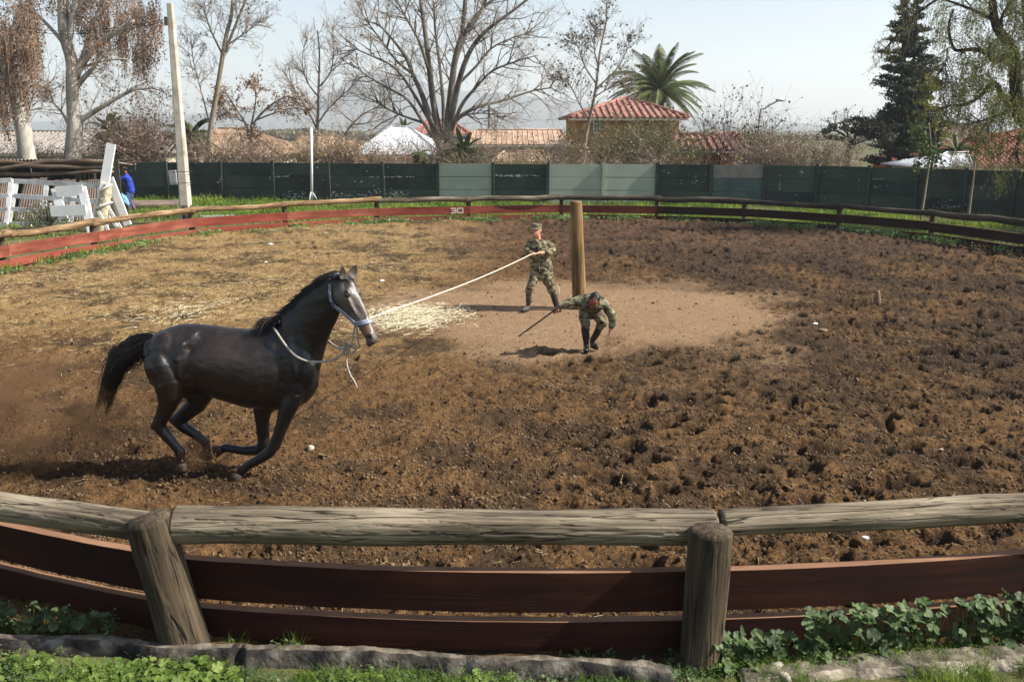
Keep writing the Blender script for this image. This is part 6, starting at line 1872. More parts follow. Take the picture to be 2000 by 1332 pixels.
def hip_house(name, label, x0, x1, yeave, yridge, Y, depth, wallm, roofm, ridge_in=.5, over=.5, ribw=.42, ribr=.11, rx0=None, rx1=None, windows=(), cat='house', ribs=True, base_lab=None):
    """hip/gable house. x0,x1 eave pixel columns at distance Y, ridge from rx0 to rx1 at half depth"""
    a = V(x0, yeave, Y); b_ = V(x1, yeave, Y); ze = a.z
    yr = Y + depth / 2
    r0 = V(rx0 if rx0 is not None else (x0 + x1) / 2, yridge, yr); r1 = V(rx1 if rx1 is not None else (x0 + x1) / 2, yridge, yr)
    root = thing(name, ((a.x + b_.x) / 2, Y, 0), label, cat)
    mb = MB(); mb.box(((a.x + b_.x) / 2, Y + depth / 2, ze / 2), (b_.x - a.x - 2 * over, depth - 2 * over, ze)); mb.build('wall', wallm, root)
    R_ = MB(); rb = MB()
    A = a; B = b_; Cb = Vector((b_.x, Y + depth, ze)); Db = Vector((a.x, Y + depth, ze))
    roof_face(R_, rb, A, B, r1, r0, ribw, ribr)
    roof_face(R_, rb, Cb, Db, r0, r1, ribw, ribr)
    roof_face(R_, rb, Db, A, r0, r0 + Vector((0, .001, 0)), ribw, ribr)
    roof_face(R_, rb, B, Cb, r1, r1 + Vector((0, .001, 0)), ribw, ribr)
    ro = R_.build('roof', roofm, root)
    if ribs:
        t_ = rb.build('roof_tiles', roofm, root, smooth=True, kind='stuff')
        c = MB()
        for p, q in ((A, r0), (B, r1), (r0, r1)):
            if (q - p).length > .2: c.tube([p + Vector((0, 0, .05)), q + Vector((0, 0, .08))], ribr * 1.25, 6)
        c.build('ridge_tiles', roofm, root, smooth=True, kind='stuff')
    mb = MB(); mb.box(((a.x + b_.x) / 2, Y + .02, ze - .14), (b_.x - a.x, .05, .16)); mb.build('fascia', mat('cream_fascia', [S(196, 184, 164)], rough=.7), root)
    for (wx0, wx1, wy0, wy1) in windows:
        p = V(wx0, wy0, Y + over); q = V(wx1, wy1, Y + over)
        f = MB(); w = q.x - p.x; h = p.z - q.z; cx_ = (p.x + q.x) / 2; cz = (p.z + q.z) / 2
        for dx_, dz_, sx_, sz_ in ((-w / 2, 0, .08, h), (w / 2, 0, .08, h), (0, h / 2, w, .08), (0, -h / 2, w, .08), (0, 0, .05, h), (0, h / 6, w, .04), (0, -h / 6, w, .04)):
            f.box((cx_ + dx_, Y + over - .05, cz + dz_), (sx_, .06, sz_))
        fo = f.build('window', m_white, root)
        g_ = MB(); g_.box((cx_, Y + over - .015, cz), (w, .02, h)); pane = g_.build('pane', m_glass, None)
        pane.parent = fo; pane.location = ORG[pane.name] - ORG[root.name]
        pane.matrix_parent_inverse = Matrix.Identity(4)
        pane.data.transform(Matrix.Translation(ORG[pane.name] - (ORG[root.name]))); pane.location = (0, 0, 0)
    return root
hip_house('house', 'yellow house with a red tiled hip roof below the palm', 1110, 1345, 229, 193, 62, 12, m_yel, m_tile, rx0=1222, rx1=1226, windows=((1160, 1171, 234, 260),))
hip_house('annex', 'low orange annex with a red tiled roof right of the yellow house', 1312, 1456, 292, 265, 58, 5, m_org, m_tile, rx0=1322, rx1=1444)
hip_house('house', 'house with a wide faded orange roof at the left behind the bare trees', 395, 545, 302, 252, 72, 14, m_crm, m_tile_o, rx0=424, rx1=478, ribr=.05, windows=((438, 446, 305, 312), (500, 508, 305, 312)))
hip_house('house', 'house with a tan tiled roof behind the thin white post', 560, 700, 300, 266, 80, 12, m_crm, m_tile_o, rx0=590, rx1=660, ribr=.05)
hip_house('house', 'pale shed like house with a white tin gable roof left of the big bare tree', 686, 862, 302, 249, 70, 14, m_tin, m_tin, rx0=766, rx1=800, ribw=.5, ribr=.035)
hip_house('house', 'far house with a dark red roof and a blue gable behind the big bare tree', 806, 918, 262, 236, 100, 12, mat('blue_wall', [S(110, 130, 170)], rough=.9), m_tile, rx0=836, rx1=880, ribw=.6)
hip_house('house', 'long low house with a tan roof right of the big bare tree', 912, 1112, 282, 255, 78, 12, m_crm, m_tile_t, rx0=930, rx1=1096, ribr=.05, windows=((1000, 1012, 286, 296),))
hip_house('house', 'small lean building with a tan roof just behind the wall', 960, 1075, 316, 298, 58, 6, m_crm, m_tile_t, rx0=985, rx1=1060, ribr=.05)
hip_house('house', 'large house with a smooth red roof at the far right', 1842, 2180, 326, 248, 52, 12, m_org, mat('red_roof', [S(130, 76, 64), S(158, 100, 84)], scale=1, rough=.8, detail=6), rx0=2010, rx1=2080, ribw=.30, ribr=.03)
hip_house('house', 'dark brown roofed building behind the conifer on the right', 1828, 1935, 276, 244, 66, 9, mat('brown_wall', [S(120, 96, 80)], rough=.9), mat('brown_roof', [S(96, 78, 66), S(120, 100, 84)], scale=1, rough=.9), rx0=1850, rx1=1930, ribw=.3, ribr=.03)
hip_house('shed', 'low pale tin roof between the conifer and the red roof', 1790, 1900, 326, 300, 50, 5, m_crm, m_tin, rx0=1850, rx1=1890, ribw=.4, ribr=.03, cat='shed')
hip_house('house', 'pale low building behind the two white trunks at the left', -60, 330, 300, 258, 90, 12, m_crm, mat('pale_roof', [S(132, 126, 118), S(158, 150, 140)], scale=1, rough=.9), rx0=0, rx1=280, windows=((200, 212, 302, 312),))
# street lamps
def lamp(px, py, bx, Y, label):
    b_ = V(bx, 330, Y); root = thing('street_lamp', (b_.x, Y, 0), label, 'street lamp'); t = V(px, py, Y)
    m = mat('galvanised', [S(150, 152, 154)], rough=.6)
    mb = MB(); mb.tube(bez([(b_.x, Y, 0), (b_.x, Y, t.z * .8), V(bx + (px - bx) * .35, py + 16, Y), V(px - 4, py + 1, Y)], 5), .06, 8); mb.build('pole', m, root, smooth=True)
    mb = MB(); mb.ell(t, (.34, .14, .10), Matrix.Rotation(rad(6), 3, 'Y')); mb.build('lamp_head', mat('lamp_grey', [S(180, 182, 184)], rough=.4), root, smooth=True)
lamp(1524, 196, 1478, 66, 'tall street lamp with a curved arm against the pale sky')
lamp(1530, 235, 1505, 96, 'farther and lower street lamp behind the bare shrubs')
# far power poles and lines
for (bx, yt, lb) in ((955, 205, 'distant thin power pole right of the big bare tree'),):
    b_ = V(bx, 300, 110); mb = MB(); t = V(bx, yt, 110); mb.tube([(b_.x, 110, 0), tuple(t)], .14, 6); mb.box(t + Vector((0, 0, -.7)), (2.0, .1, .1)); mb.build('power_pole', mat('pole_dark', [S(84, 80, 76)], rough=.9), None, label=lb, cat='pole')
for k_, (a, b_, lb) in enumerate(((V(1530, 237, 96), V(1760, 242, 120), 'faint overhead wire right of the street lamps'), (V(640, 246, 110), V(955, 236, 110), 'faint overhead wire left of the distant pole'), (V(955, 222, 110), V(1120, 228, 120), 'faint overhead wire right of the distant pole'))):
    mb = MB(); mb.tube([a.lerp(b_, t) + Vector((0, 0, -.6 * math.sin(PI * t))) for t in np.linspace(0, 1, 12)], .022, 4); mb.build('cable', mat('cable_black', [S(40, 40, 42)], rough=.6), None, label=lb, cat='cable', smooth=True)
# ------------------------------------------------------------------ trees
m_bark_g = mat('grey_bark', [S(70, 64, 58), S(108, 100, 90), S(134, 126, 116)], scale=3, rough=.95, detail=6, stretch=(1, 1, .3))
m_bark_l = mat('light_bark', [S(104, 92, 78), S(140, 126, 110), S(162, 148, 130)], scale=3, rough=.95, detail=6, stretch=(1, 1, .3))
m_bark_d = mat('dark_bark', [S(34, 28, 24), S(56, 48, 40)], scale=3, rough=.95, detail=6, stretch=(1, 1, .3))
m_twig = mat('grey_twigs', [S(136, 124, 112), S(172, 158, 142)], scale=2, rough=.95)
m_twig_r = mat('brown_twigs', [S(124, 106, 92), S(166, 146, 128)], scale=2, rough=.95)
m_euc = mat('eucalyptus_bark', [S(96, 84, 70), S(150, 142, 128), S(184, 178, 166), S(198, 194, 186)], scale=1.6, rough=.8, detail=7, stretch=(1, 1, .35), bump=.02, bscale=4, distort=.6, pos=[.3, .42, .55, .7])
class Tree:
    def __init__(s, name, label, base, bark, twig, seed, cat='tree', rmin=.007, group=None):
        s.root = thing(name, tuple(base), label, cat, group); s.b = MB(); s.t = MB(); s.R = random.Random(seed); s.bark = bark; s.twig = twig; s.leaf = []; s.rmin = rmin; s.nt = 0
    def limb(s, pts, r0, r1, n=8):
        P = bez(pts, 4); k = len(P)
        s.b.tube(P, [r0 + (r1 - r0) * (i / (k - 1)) ** .8 for i in range(k)], n)
        return P
    def grow(s, p, d, ln, r, lvl, spread=.6, up=.08, kids=4, wob=.16, leafp=0.0, droop=0.0):
        R = s.R; seg = 4 if lvl > 0 else 3; pts = [Vector(p)]; d = Vector(d).normalized()
        for i in range(seg):
            d = (d + Vector((R.gauss(0, wob), R.gauss(0, wob), R.gauss(0, wob) + up - droop * (i / seg)))).normalized()
            pts.append(pts[-1] + d * (ln / seg))
        rr = [max(r * (1 - .7 * i / seg), s.rmin * .6) for i in range(seg + 1)]
        (s.b if r > .035 else s.t).tube(pts, rr, 5 if r > .05 else 3, cap=False); s.nt += 1
        if leafp:
            for q in pts[1:]:
                if R.random() < leafp: s.leaf.append(tuple(q + Vector((R.gauss(0, .06), R.gauss(0, .06), R.gauss(-.05, .06)))))
        if lvl <= 0: return
        for k in range(kids):
            t = R.uniform(.2, 1.0); f = t * seg; i = min(int(f), seg - 1); q = pts[i].lerp(pts[i + 1], f - i)
            dd = (pts[i + 1] - pts[i]).normalized(); side = dd.orthogonal().normalized(); side.rotate(Matrix.Rotation(R.uniform(0, 2 * PI), 3, dd))
            side.y *= .8
            nd = dd * (1 - spread * .5) + side * spread * R.uniform(.7, 1.3)
            s.grow(q, nd, ln * R.uniform(.45, .75), r * .5, lvl - 1, spread, up, kids, wob, leafp, droop)
    def along(s, P, n, t0, ln, r, lvl, kids=3, **kw):
        R = s.R
        for k in range(n):
            t = t0 + (1 - t0) * R.random() ** .9; f = t * (len(P) - 1); i = min(int(f), len(P) - 2); q = P[i].lerp(P[i + 1], f - i)
            dd = (P[i + 1] - P[i]).normalized(); side = dd.orthogonal().normalized(); side.rotate(Matrix.Rotation(R.uniform(0, 2 * PI), 3, dd)); side.y *= .7
            s.grow(q, dd * .7 + side * R.uniform(.5, 1.0), ln * (1.1 - .5 * t) * R.uniform(.6, 1.2), r, lvl, kids=kids, **kw)
    def done(s, leafm=None, lsize=.12, asp=1.6, droop=.4, lname='leaves'):
        if s.b.n: s.b.build('trunk', s.bark, s.root, smooth=True, kind='stuff' if False else None)
        if s.t.n: s.t.build('twigs', s.twig, s.root, smooth=True, kind='stuff')
        if s.leaf and leafm:
            P, F = leaf_arrays(np.array(s.leaf), lsize, np.random.RandomState(s.R.randint(0, 9999)), asp, droop); soup(lname, P, F, leafm, s.root, kind='stuff')
def px(Y, L): return [V(x, y, Y + (d[0] if d else 0)) for x, y, *d in L]
m_dead = mat('dead_leaves', [S(96, 72, 54), S(142, 112, 84), S(170, 140, 110)], scale=3, rough=.8, trans=.15)
# the big bare tree
YT_ = 54
T = Tree('bare_tree', 'big leafless tree with many spreading limbs rising behind the middle of the wall', V(868, 330, YT_) * 1, m_bark_g, m_twig, 3)
T.root.location.z = 0; ORG[T.root.name].z = 0; 
g0 = Vector((V(868, 330, YT_).x, YT_, 0))
T.b.tube([g0, V(867, 300, YT_), V(868, 280, YT_)], [.52, .45, .34], 10)
big = [([(862, 296), (839, 228), (822, 180), (806, 145, 1), (790, 109, 1), (757, 66, 1), (735, 46, 1)], .26, .05), ([(864, 290), (846, 198), (836, 109, -1), (826, 33, -1), (812, -60, -1)], .27, .10),
       ([(866, 280), (866, 205, 1), (859, 132, 1.5), (850, 60, 2), (846, 0, 2)], .17, .05), ([(870, 290), (879, 198, 0), (889, 116), (902, 66), (909, 0), (915, -60)], .28, .12),
       ([(872, 280), (895, 165, -1), (919, 99, -1.5), (952, 59, -2), (1000, 23, -2), (1050, -16, -2)], .24, .06), ([(874, 290), (889, 238, 1), (929, 211, 1), (978, 198, 1.5), (1040, 178, 2), (1078, 172, 2)], .20, .04),
       ([(862, 290), (826, 238, 1), (796, 195, 1.6), (757, 172, 2), (717, 149, 2), (684, 122, 2)], .17, .03), ([(858, 270), (813, 192, -1), (773, 135, -1.5), (724, 109, -2), (683, 92, -2)], .15, .03),
       ([(874, 280), (899, 211, -1), (929, 172, -1), (962, 139, -1.5), (1010, 120, -2), (1050, 108, -2)], .16, .03), ([(872, 270), (885, 150, 2), (900, 90, 2.5), (930, 40, 3), (948, 0, 3), (960, -40, 3)], .20, .08),
       ([(838, 140, -1), (818, 80, -1.5), (790, 30, -2), (770, -10, -2)], .12, .04), ([(826, 240, 1), (790, 228, 1.5), (760, 215, 2), (735, 196, 2)], .10, .025), ([(905, 70), (930, 30), (970, -5), (1000, -30)], .13, .05),
       ([(889, 238, 1), (910, 225, -1), (950, 222, -1), (985, 232, -2)], .09, .02), ([(895, 165, -1), (930, 130, -1), (960, 95, -1), (1000, 75, -1), (1045, 62, -1)], .11, .025), ([(806, 145, 1), (775, 120, 1), (745, 80, 1), (715, 40, 1), (700, 10, 1)], .10, .03)]
for L_, r0, r1 in big:
    P = T.limb(px(YT_, L_), r0 * .82, r1 * .8)
    T.along(P, 15, .25, 2.6, .040, 3, kids=3, spread=.65, up=.03, leafp=.012)
print('BIG', T.nt)
T.done(m_dead, .16)
def bare(name, label, Y, limbs, seed, n=10, ln=1.6, r=.03, lvl=2, kids=3, bark=m_bark_g, twig=m_twig, leafp=0, leafm=None, lsize=.14, spread=.6, up=.05, rmin=.01, base=None, t0=.25, droop=0.0, cat='tree'):
    x0, y0 = limbs[0][0][0][:2]
    T = Tree(name, label, (V(x0, y0, Y).x, Y, 0), bark, twig, seed, cat, rmin)
    g = Vector((V(x0, y0, Y).x, Y, 0)); P0 = px(Y, limbs[0][0])
    T.b.tube([g, P0[0]], [limbs[0][1] * 1.15, limbs[0][1]], 8)
    for L_, r0, r1 in limbs:
        P = T.limb(px(Y, L_), r0, r1, 7); T.along(P, n, t0, ln, r, lvl, kids=kids, spread=spread, up=up, leafp=leafp, droop=droop)
    T.done(leafm, lsize)
    return T
bare('bare_tree', 'tall slender leafless tree right of the utility pole', 50, [([(408, 315), (412, 250), (424, 180), (440, 80), (452, 30), (458, -40)], .17, .08), ([(440, 100), (460, 50), (480, 0), (490, -30)], .08, .04), ([(414, 260), (396, 190), (380, 130), (372, 80)], .05, .02), ([(436, 110), (412, 60), (396, 10)], .06, .03), ([(442, 90), (478, 66), (510, 40)], .05, .015)], 11, 17, 1.4, .024, 3, 3, bark=m_bark_l, twig=m_twig, leafp=.012, leafm=m_dead)
bare('small_tree', 'small tree hung with clusters of brown dead leaves left of the white post', 50.5, [([(491, 316), (490, 290), (488, 262)], .14, .11), ([(488, 262), (476, 235), (456, 205), (440, 180)], .08, .03), ([(488, 262), (500, 235), (530, 205), (560, 190), (588, 196)], .08, .02), ([(490, 250), (498, 210), (500, 180), (496, 165)], .06, .02), ([(500, 235), (540, 220), (570, 212), (600, 215)], .05, .02), ([(480, 240), (450, 225), (425, 200)], .05, .02)], 12, 16, 1.0, .020, 2, 3, bark=m_bark_g, twig=m_twig_r, leafp=.38, leafm=m_dead, lsize=.14)
bare('bare_tree', 'slim leafless tree with a single straight stem just above the white post', 55, [([(614, 300), (620, 250), (622, 180), (624, 110), (620, 60)], .12, .03), ([(618, 250), (600, 215), (578, 180), (550, 135)], .06, .02), ([(622, 240), (640, 215), (660, 195), (690, 168)], .05, .02), ([(622, 190), (600, 160), (590, 120), (600, 70)], .05, .015), ([(624, 170), (646, 140), (652, 90), (648, 50)], .05, .015)], 13, 20, 1.4, .022, 2, 3, bark=m_bark_g)
bare('bare_tree', 'low leafless tree with fine twigs between the white post and the big tree', 60, [([(680, 290), (676, 262), (690, 240)], .09, .06), ([(690, 240), (712, 222), (738, 208), (752, 190)], .05, .02), ([(690, 240), (668, 222), (650, 200)], .05, .02), ([(686, 244), (720, 240), (750, 232)], .04, .02)], 14, 16, 1.2, .02, 2, 3)
bare('slender_tree', 'slender tree with sparse dark leaves standing before the yellow house', 50, [([(1140, 318), (1143, 275), (1152, 230), (1164, 170), (1172, 100), (1184, 45), (1184, 5)], .13, .025), ([(1150, 235), (1130, 200), (1112, 165), (1090, 150)], .05, .015), ([(1163, 175), (1190, 150), (1215, 120), (1238, 60)], .05, .012), ([(1165, 165), (1142, 130), (1130, 95), (1118, 80)], .05, .012), ([(1168, 130), (1160, 90), (1165, 45)], .04, .012), ([(1160, 190), (1196, 170), (1225, 165)], .04, .012)], 15, 26, 1.15, .020, 2, 3, bark=m_bark_l, twig=m_twig, leafp=.16, leafm=mat('dark_sparse_leaves', [S(58, 54, 42), S(88, 80, 62)], scale=3, rough=.7), lsize=.13)
# eucalyptus with hanging dead foliage
m_dead_r = mat('rusty_foliage', [S(34, 27, 22), S(84, 60, 44), S(130, 96, 70), S(164, 138, 112)], scale=.9, rough=.85, trans=.1, detail=6)
def hang(T, cx, cy, rx, ry, Y, n, seed, m=None, ln=(.5, 1.6)):
    R = np.random.RandomState(seed)
    for i in range(n):
        a = R.uniform(0, 2 * PI); q = math.sqrt(R.rand()); x = cx + rx * q * math.cos(a); y = cy + ry * q * math.sin(a)
        if float(vnoise(np.array([x * .06]), np.array([y * .05]), seed)[0]) < .40: continue
        p = V(x, y, Y + R.normal() * .9); L_ = R.uniform(*ln); k = int(L_ / .085); dx = R.normal() * .10; dy = R.normal() * .10
        T.t.tube([p, p + Vector((dx, dy, -L_ * .5)), p + Vector((dx * 1.2, dy * 1.2, -L_))], .008, 3, cap=False)
        for j in range(k):
            t = j / k
            if R.rand() < .75: T.leaf.append((p.x + dx * t + R.normal() * .07, p.y + dy * t + R.normal() * .07, p.z - L_ * t))
YE = 50
def euc(name, label, limbs, seed, hangs, base):
    T = Tree(name, label, (base.x, YE, 0), m_euc, m_twig_r, seed)
    for i, (L_, r0, r1) in enumerate(limbs):
        P = T.limb(px(YE, L_), r0, r1, 14 if r0 > .2 else 8)
        if i > 0: T.along(P, 12, .3, 1.8, .03, 3, kids=3, spread=.7, up=-.02, droop=.12, leafp=.10)
    for h in hangs: hang(T, *h)
    T.done(m_dead_r, .13, 2.0, .6)
euc('eucalyptus', 'thick pale barked eucalyptus with hanging rusty dead foliage left of the utility pole', [([(141, 345), (143, 300), (146, 240), (142, 170), (140, 120), (124, 60), (122, -30)], .50, .22), ([(146, 255), (158, 236), (190, 215), (232, 190), (262, 176), (300, 172)], .20, .05), ([(145, 150), (162, 120), (190, 90), (230, 60), (262, 40)], .26, .09), ([(128, 90), (110, 68), (88, 44), (70, 28), (40, 10)], .13, .05), ([(134, 100), (140, 40), (150, -20)], .2, .12), ([(144, 150), (170, 130), (210, 118), (252, 116)], .10, .04), ([(136, 250), (122, 222), (104, 200), (92, 170)], .09, .03), ([(160, 118), (180, 60), (200, 0), (210, -40)], .16, .08), ([(148, 170), (166, 150), (186, 128), (196, 96)], .18, .06), ([(125, 60), (150, 20), (180, -15)], .08, .03)], 31,
    [(225, 10, 92, 34, YE + 2.2, 400, 5), (255, 50, 62, 40, YE + 2.2, 400, 6, None, (.6, 2.0)), (160, 20, 46, 40, YE + 2, 110, 7), (282, 96, 26, 26, YE + 2, 120, 8), (88, 168, 14, 18, YE, 50, 9, None, (.3, .9)), (186, 60, 30, 24, YE, 90, 10), (120, -20, 120, 16, YE, 160, 19)], V(141, 345, YE))
YE = 47
euc('eucalyptus', 'leaning pale trunk draped in rusty foliage at the left edge of the picture', [([(58, 345), (52, 300), (42, 235), (22, 160), (0, 100), (-30, 20)], .46, .26), ([(30, 180), (20, 110), (30, 40), (50, -10)], .16, .08), ([(44, 240), (58, 215), (66, 180), (70, 150)], .08, .03), ([(14, 140), (-20, 120), (-60, 110)], .16, .08)], 32,
    [(20, 60, 60, 70, YE - 1, 620, 15, None, (.6, 2.2)), (12, 160, 40, 40, YE - 1, 300, 16, None, (.6, 2.0)), (60, 70, 26, 60, YE, 150, 17, None, (.4, 1.4)), (5, 215, 18, 24, YE - 1, 60, 18)], V(58, 345, YE))
# vine covered stumps and undergrowth along the back of the wall
def scrub(name, label, Y, x0, x1, ytop, n, seed, m, leafn, lsize=.10, twig=m_twig_r, cat='shrub', leaf_asp=1.5, dens=1.0, hvar=.35):
    T = Tree(name, label, (V((x0 + x1) / 2, 320, Y).x, Y, 0), twig, twig, seed, cat, .008)
    R = T.R
    for i in range(int(n * (.62 if cat == 'shrub' else 1))):
        x = R.uniform(x0, x1); yt = (ytop(x) if callable(ytop) else ytop); Yi = Y + R.uniform(-.9, .9); Yi = max(Yi, wallY(V(x, 320, Yi).x) + 1.3 + R.random())
        b_ = V(x, 330, Yi); b_.z = R.uniform(.3, 1.2); ht = V(x, yt, Yi).z; h = (ht - b_.z) * R.uniform(1 - hvar, 1.0)
        T.grow(b_, (R.gauss(0, .3), R.gauss(0, .2), 1), max(h, .3) * .80, .022, 2, .55, .05, 3, .20, leafn)
    T.done(m, lsize, leaf_asp, .2)
m_ol = mat('olive_leaves', [S(56, 62, 34), S(92, 98, 54), S(128, 128, 78)], scale=2, rough=.7, trans=.25)
m_yg = mat('yellow_leaves', [S(118, 120, 44), S(158, 156, 66), S(180, 172, 90)], scale=2, rough=.7, trans=.3)
m_gray_l = mat('grey_brown_leaves', [S(120, 106, 86), S(164, 146, 122), S(190, 174, 148)], scale=2, rough=.8, trans=.15)
scrub('undergrowth', 'tangled dry undergrowth behind the wall between the two pale trunks', 49.5, -40, 130, 268, 90, 41, m_gray_l, .35)
scrub('undergrowth', 'dense dry brown thicket behind the wall left of the utility pole', 49.6, 170, 335, 232, 190, 42, m_gray_l, .45)
scrub('vine_mound', 'dark brown vine covered stump behind the wall left of the utility pole', 49.2, 242, 300, 190, 120, 43, m_dead_r, .75, .12)
scrub('undergrowth', 'dry twiggy shrubs behind the wall right of the utility pole', 49, 370, 500, 252, 130, 44, m_gray_l, .40)
scrub('undergrowth', 'dry pale shrubs behind the wall under the small brown leaved tree', 49, 470, 700, 258, 220, 45, m_gray_l, .42)
scrub('leafy_shrub', 'yellow green leafy shrub behind the wall near the white post', 49, 588, 628, 256, 30, 46, m_yg, .55)
scrub('leafy_shrub', 'small yellow green shrub right of the white post', 49, 640, 668, 262, 20, 47, m_yg, .35)
scrub('undergrowth', 'brown leaved low shrubs left of the white tin roof', 49, 640, 800, 276, 170, 48, m_dead, .55)
scrub('undergrowth', 'dense grey twigs round the foot of the big bare tree', 52, 800, 945, 252, 170, 49, m_gray_l, .10)
scrub('leafy_shrub', 'olive leafy shrub at the foot of the big bare tree', 50, 880, 960, 290, 50, 50, m_ol, .5)
scrub('leafy_shrub', 'yellowish small bush before the tan roofs', 49, 990, 1046, 288, 36, 51, m_yg, .45)
scrub('undergrowth', 'dry thin shrubs between the tan roofs and the slender tree', 50, 930, 1130, 262, 150, 52, m_gray_l, .30)
scrub('hedge', 'big olive green and grey bush in front of the yellow house', 51, 1150, 1340, lambda x: 232 + abs(x - 1240) * .10, 200, 53, m_ol, .92, .14)
scrub('undergrowth', 'grey dry branches in front of the big olive bush', 49, 1120, 1330, 282, 80, 54, m_gray_l, .25)
scrub('leafy_shrub', 'green crown peeping over the left end of the yellow house roof', 64, 1190, 1235, 196, 26, 61, m_ol, .8, .16)
scrub('sparse_tree', 'sparse dark leaved tree right of the yellow house', 56, 1352, 1440, 178, 34, 55, mat('dark_sparse_leaves', [S(58, 54, 42)], rough=.7), .30, .15, m_bark_d, 'tree')
scrub('leafy_shrub', 'yellow green bush behind the tiled annex', 66, 1395, 1490, 250, 110, 56, m_yg, .6, .15)
scrub('sparse_tree', 'thin twiggy shrub with dark leaves under the street lamp', 52, 1455, 1515, 196, 26, 57, mat('dark_sparse_leaves', [S(58, 54, 42)], rough=.7), .22, .14, m_bark_g, 'tree')
scrub('undergrowth', 'mass of dry tan brush behind the wall right of the annex', 51, 1440, 1660, 266, 230, 58, m_gray_l, .35)
scrub('leafy_shrub', 'olive green shrubs behind the wall between the annex and the spreading tree', 51, 1470, 1640, 276, 60, 62, m_ol, .8, .13)
scrub('leafy_shrub', 'low green bush behind the wall left of the white tin roof', 50, 560, 690, 284, 46, 63, m_yg, .6, .11)
scrub('undergrowth', 'distant dry brush line left of the dark spreading tree', 62, 1500, 1640, 250, 120, 59, m_gray_l, .30)
scrub('undergrowth', 'low shrubs under the conifer by the tin roof', 49, 1820, 1990, 296, 80, 60, m_ol, .55)
# distant tree line right across
T = Tree('tree_belt', 'distant dark belt of town trees below the hills', (0, 300, 0), m_bark_d, m_bark_d, 70, 'trees')
Rb = np.random.RandomState(70)
for i in range(26000):
    x = Rb.uniform(-200, 2200); top_ = 262 + 12 * float(vnoise(np.array([x * .018]), np.array([1.0]), 5)[0]) - (8 if x < 700 else 0)
    y = top_ + abs(Rb.normal()) * 10; Y = 300 + Rb.uniform(-12, 12); T.leaf.append(tuple(V(x, y, Y)))
T.leaf = T.leaf
P, F = leaf_arrays(np.array(T.leaf), 1.7, Rb, 1.2, 0); soup('crowns', P, F, mat('far_foliage', [S(84, 90, 70), S(128, 122, 96)], scale=.2, rough=.9), T.root, kind='stuff')
T.root['kind'] = 'stuff'
# palms
m_frond = mat('palm_frond', [S(46, 62, 30), S(84, 96, 48), S(128, 126, 74)], scale=1.2, rough=.55, trans=.2, detail=4)
m_frond_o = mat('dry_frond', [S(150, 118, 58), S(176, 140, 74)], scale=2, rough=.7, trans=.2)
def palm(label, cx, cy, Y, rad_px, nf, seed, trunk=True, name='palm_tree'):
    R = random.Random(seed); c = V(cx, cy, Y); root = thing(name, (c.x, Y, 0), label, 'palm'); s_ = 1850 / Y; L0 = rad_px / s_
    mb = MB(); mb.tube([(c.x, Y, 0), (c.x, Y, c.z * .6), tuple(c + Vector((0, 0, -.1)))], [.42, .38, .45], 12); mb.build('trunk', m_bark_d, root, smooth=True)
    for dry in (0, 1):
        W = MB()
        for i in range(nf if not dry else nf // 4):
            a = R.uniform(0, 2 * PI); el = rad(R.uniform(-10, 82)) if not dry else rad(R.uniform(-25, 20)); L_ = L0 * R.uniform(.85, 1.12) * (1 if not dry else .4)
            d = Vector((math.cos(a) * math.cos(el), math.sin(a) * math.cos(el), math.sin(el))); p = c.copy(); pts = [p.copy()]; k = 12
            for j in range(k):
                d = (d + Vector((0, 0, -.105 * (1.2 if el > .8 else 1)))).normalized(); p = p + d * (L_ * 1.15 / k); pts.append(p.copy())
            W.tube(pts, [.03 * (1 - j / (k + 1)) + .004 for j in range(k + 1)], 3, cap=False)
            side0 = Vector((-math.sin(a), math.cos(a), 0))
            for j in range(2, k * 4):
                t = j / (k * 4); f = t * k; q = min(int(f), k - 1); b_ = pts[q].lerp(pts[q + 1], f - q); dd = (pts[q + 1] - pts[q]).normalized(); ll = L_ * .20 * math.sin(PI * min(1, .12 + t * .88)) ** .6
                up = side0.cross(dd)
                for sg in (-1, 1):
                    e = (side0 * sg * .8 + dd * .75 + up * .25 + Vector((0, 0, -.15))).normalized(); tip = b_ + e * ll; w_ = dd * (.028 + .01 * L0 / 3)
                    W.add([b_ - w_, b_ + w_, tip + w_ * .1, tip + Vector((0, 0, -.02))], [(0, 1, 2, 3)])
        W.build('dry_fronds' if dry else 'fronds', m_frond_o if dry else m_frond, root, kind='stuff')
palm('large date palm with arching fronds behind the yellow house', 1287, 180, 76, 88, 64, 3)
palm('low palm crown behind the wall right of the utility pole', 372, 268, 53, 52, 26, 4)
palm('low palm crown behind the wall beside the thick pale trunk', 212, 258, 56, 40, 22, 5)
palm('small palm crown before the white tin roof', 790, 252, 90, 22, 20, 6)
palm('low palm fronds at the foot of the big bare tree', 906, 300, 51, 44, 26, 7)
palm('low palm fronds behind the wall under the conifer', 1868, 296, 53, 42, 24, 8)
palm('small palm crown left of the foot of the big tree', 820, 300, 50.5, 26, 18, 9)
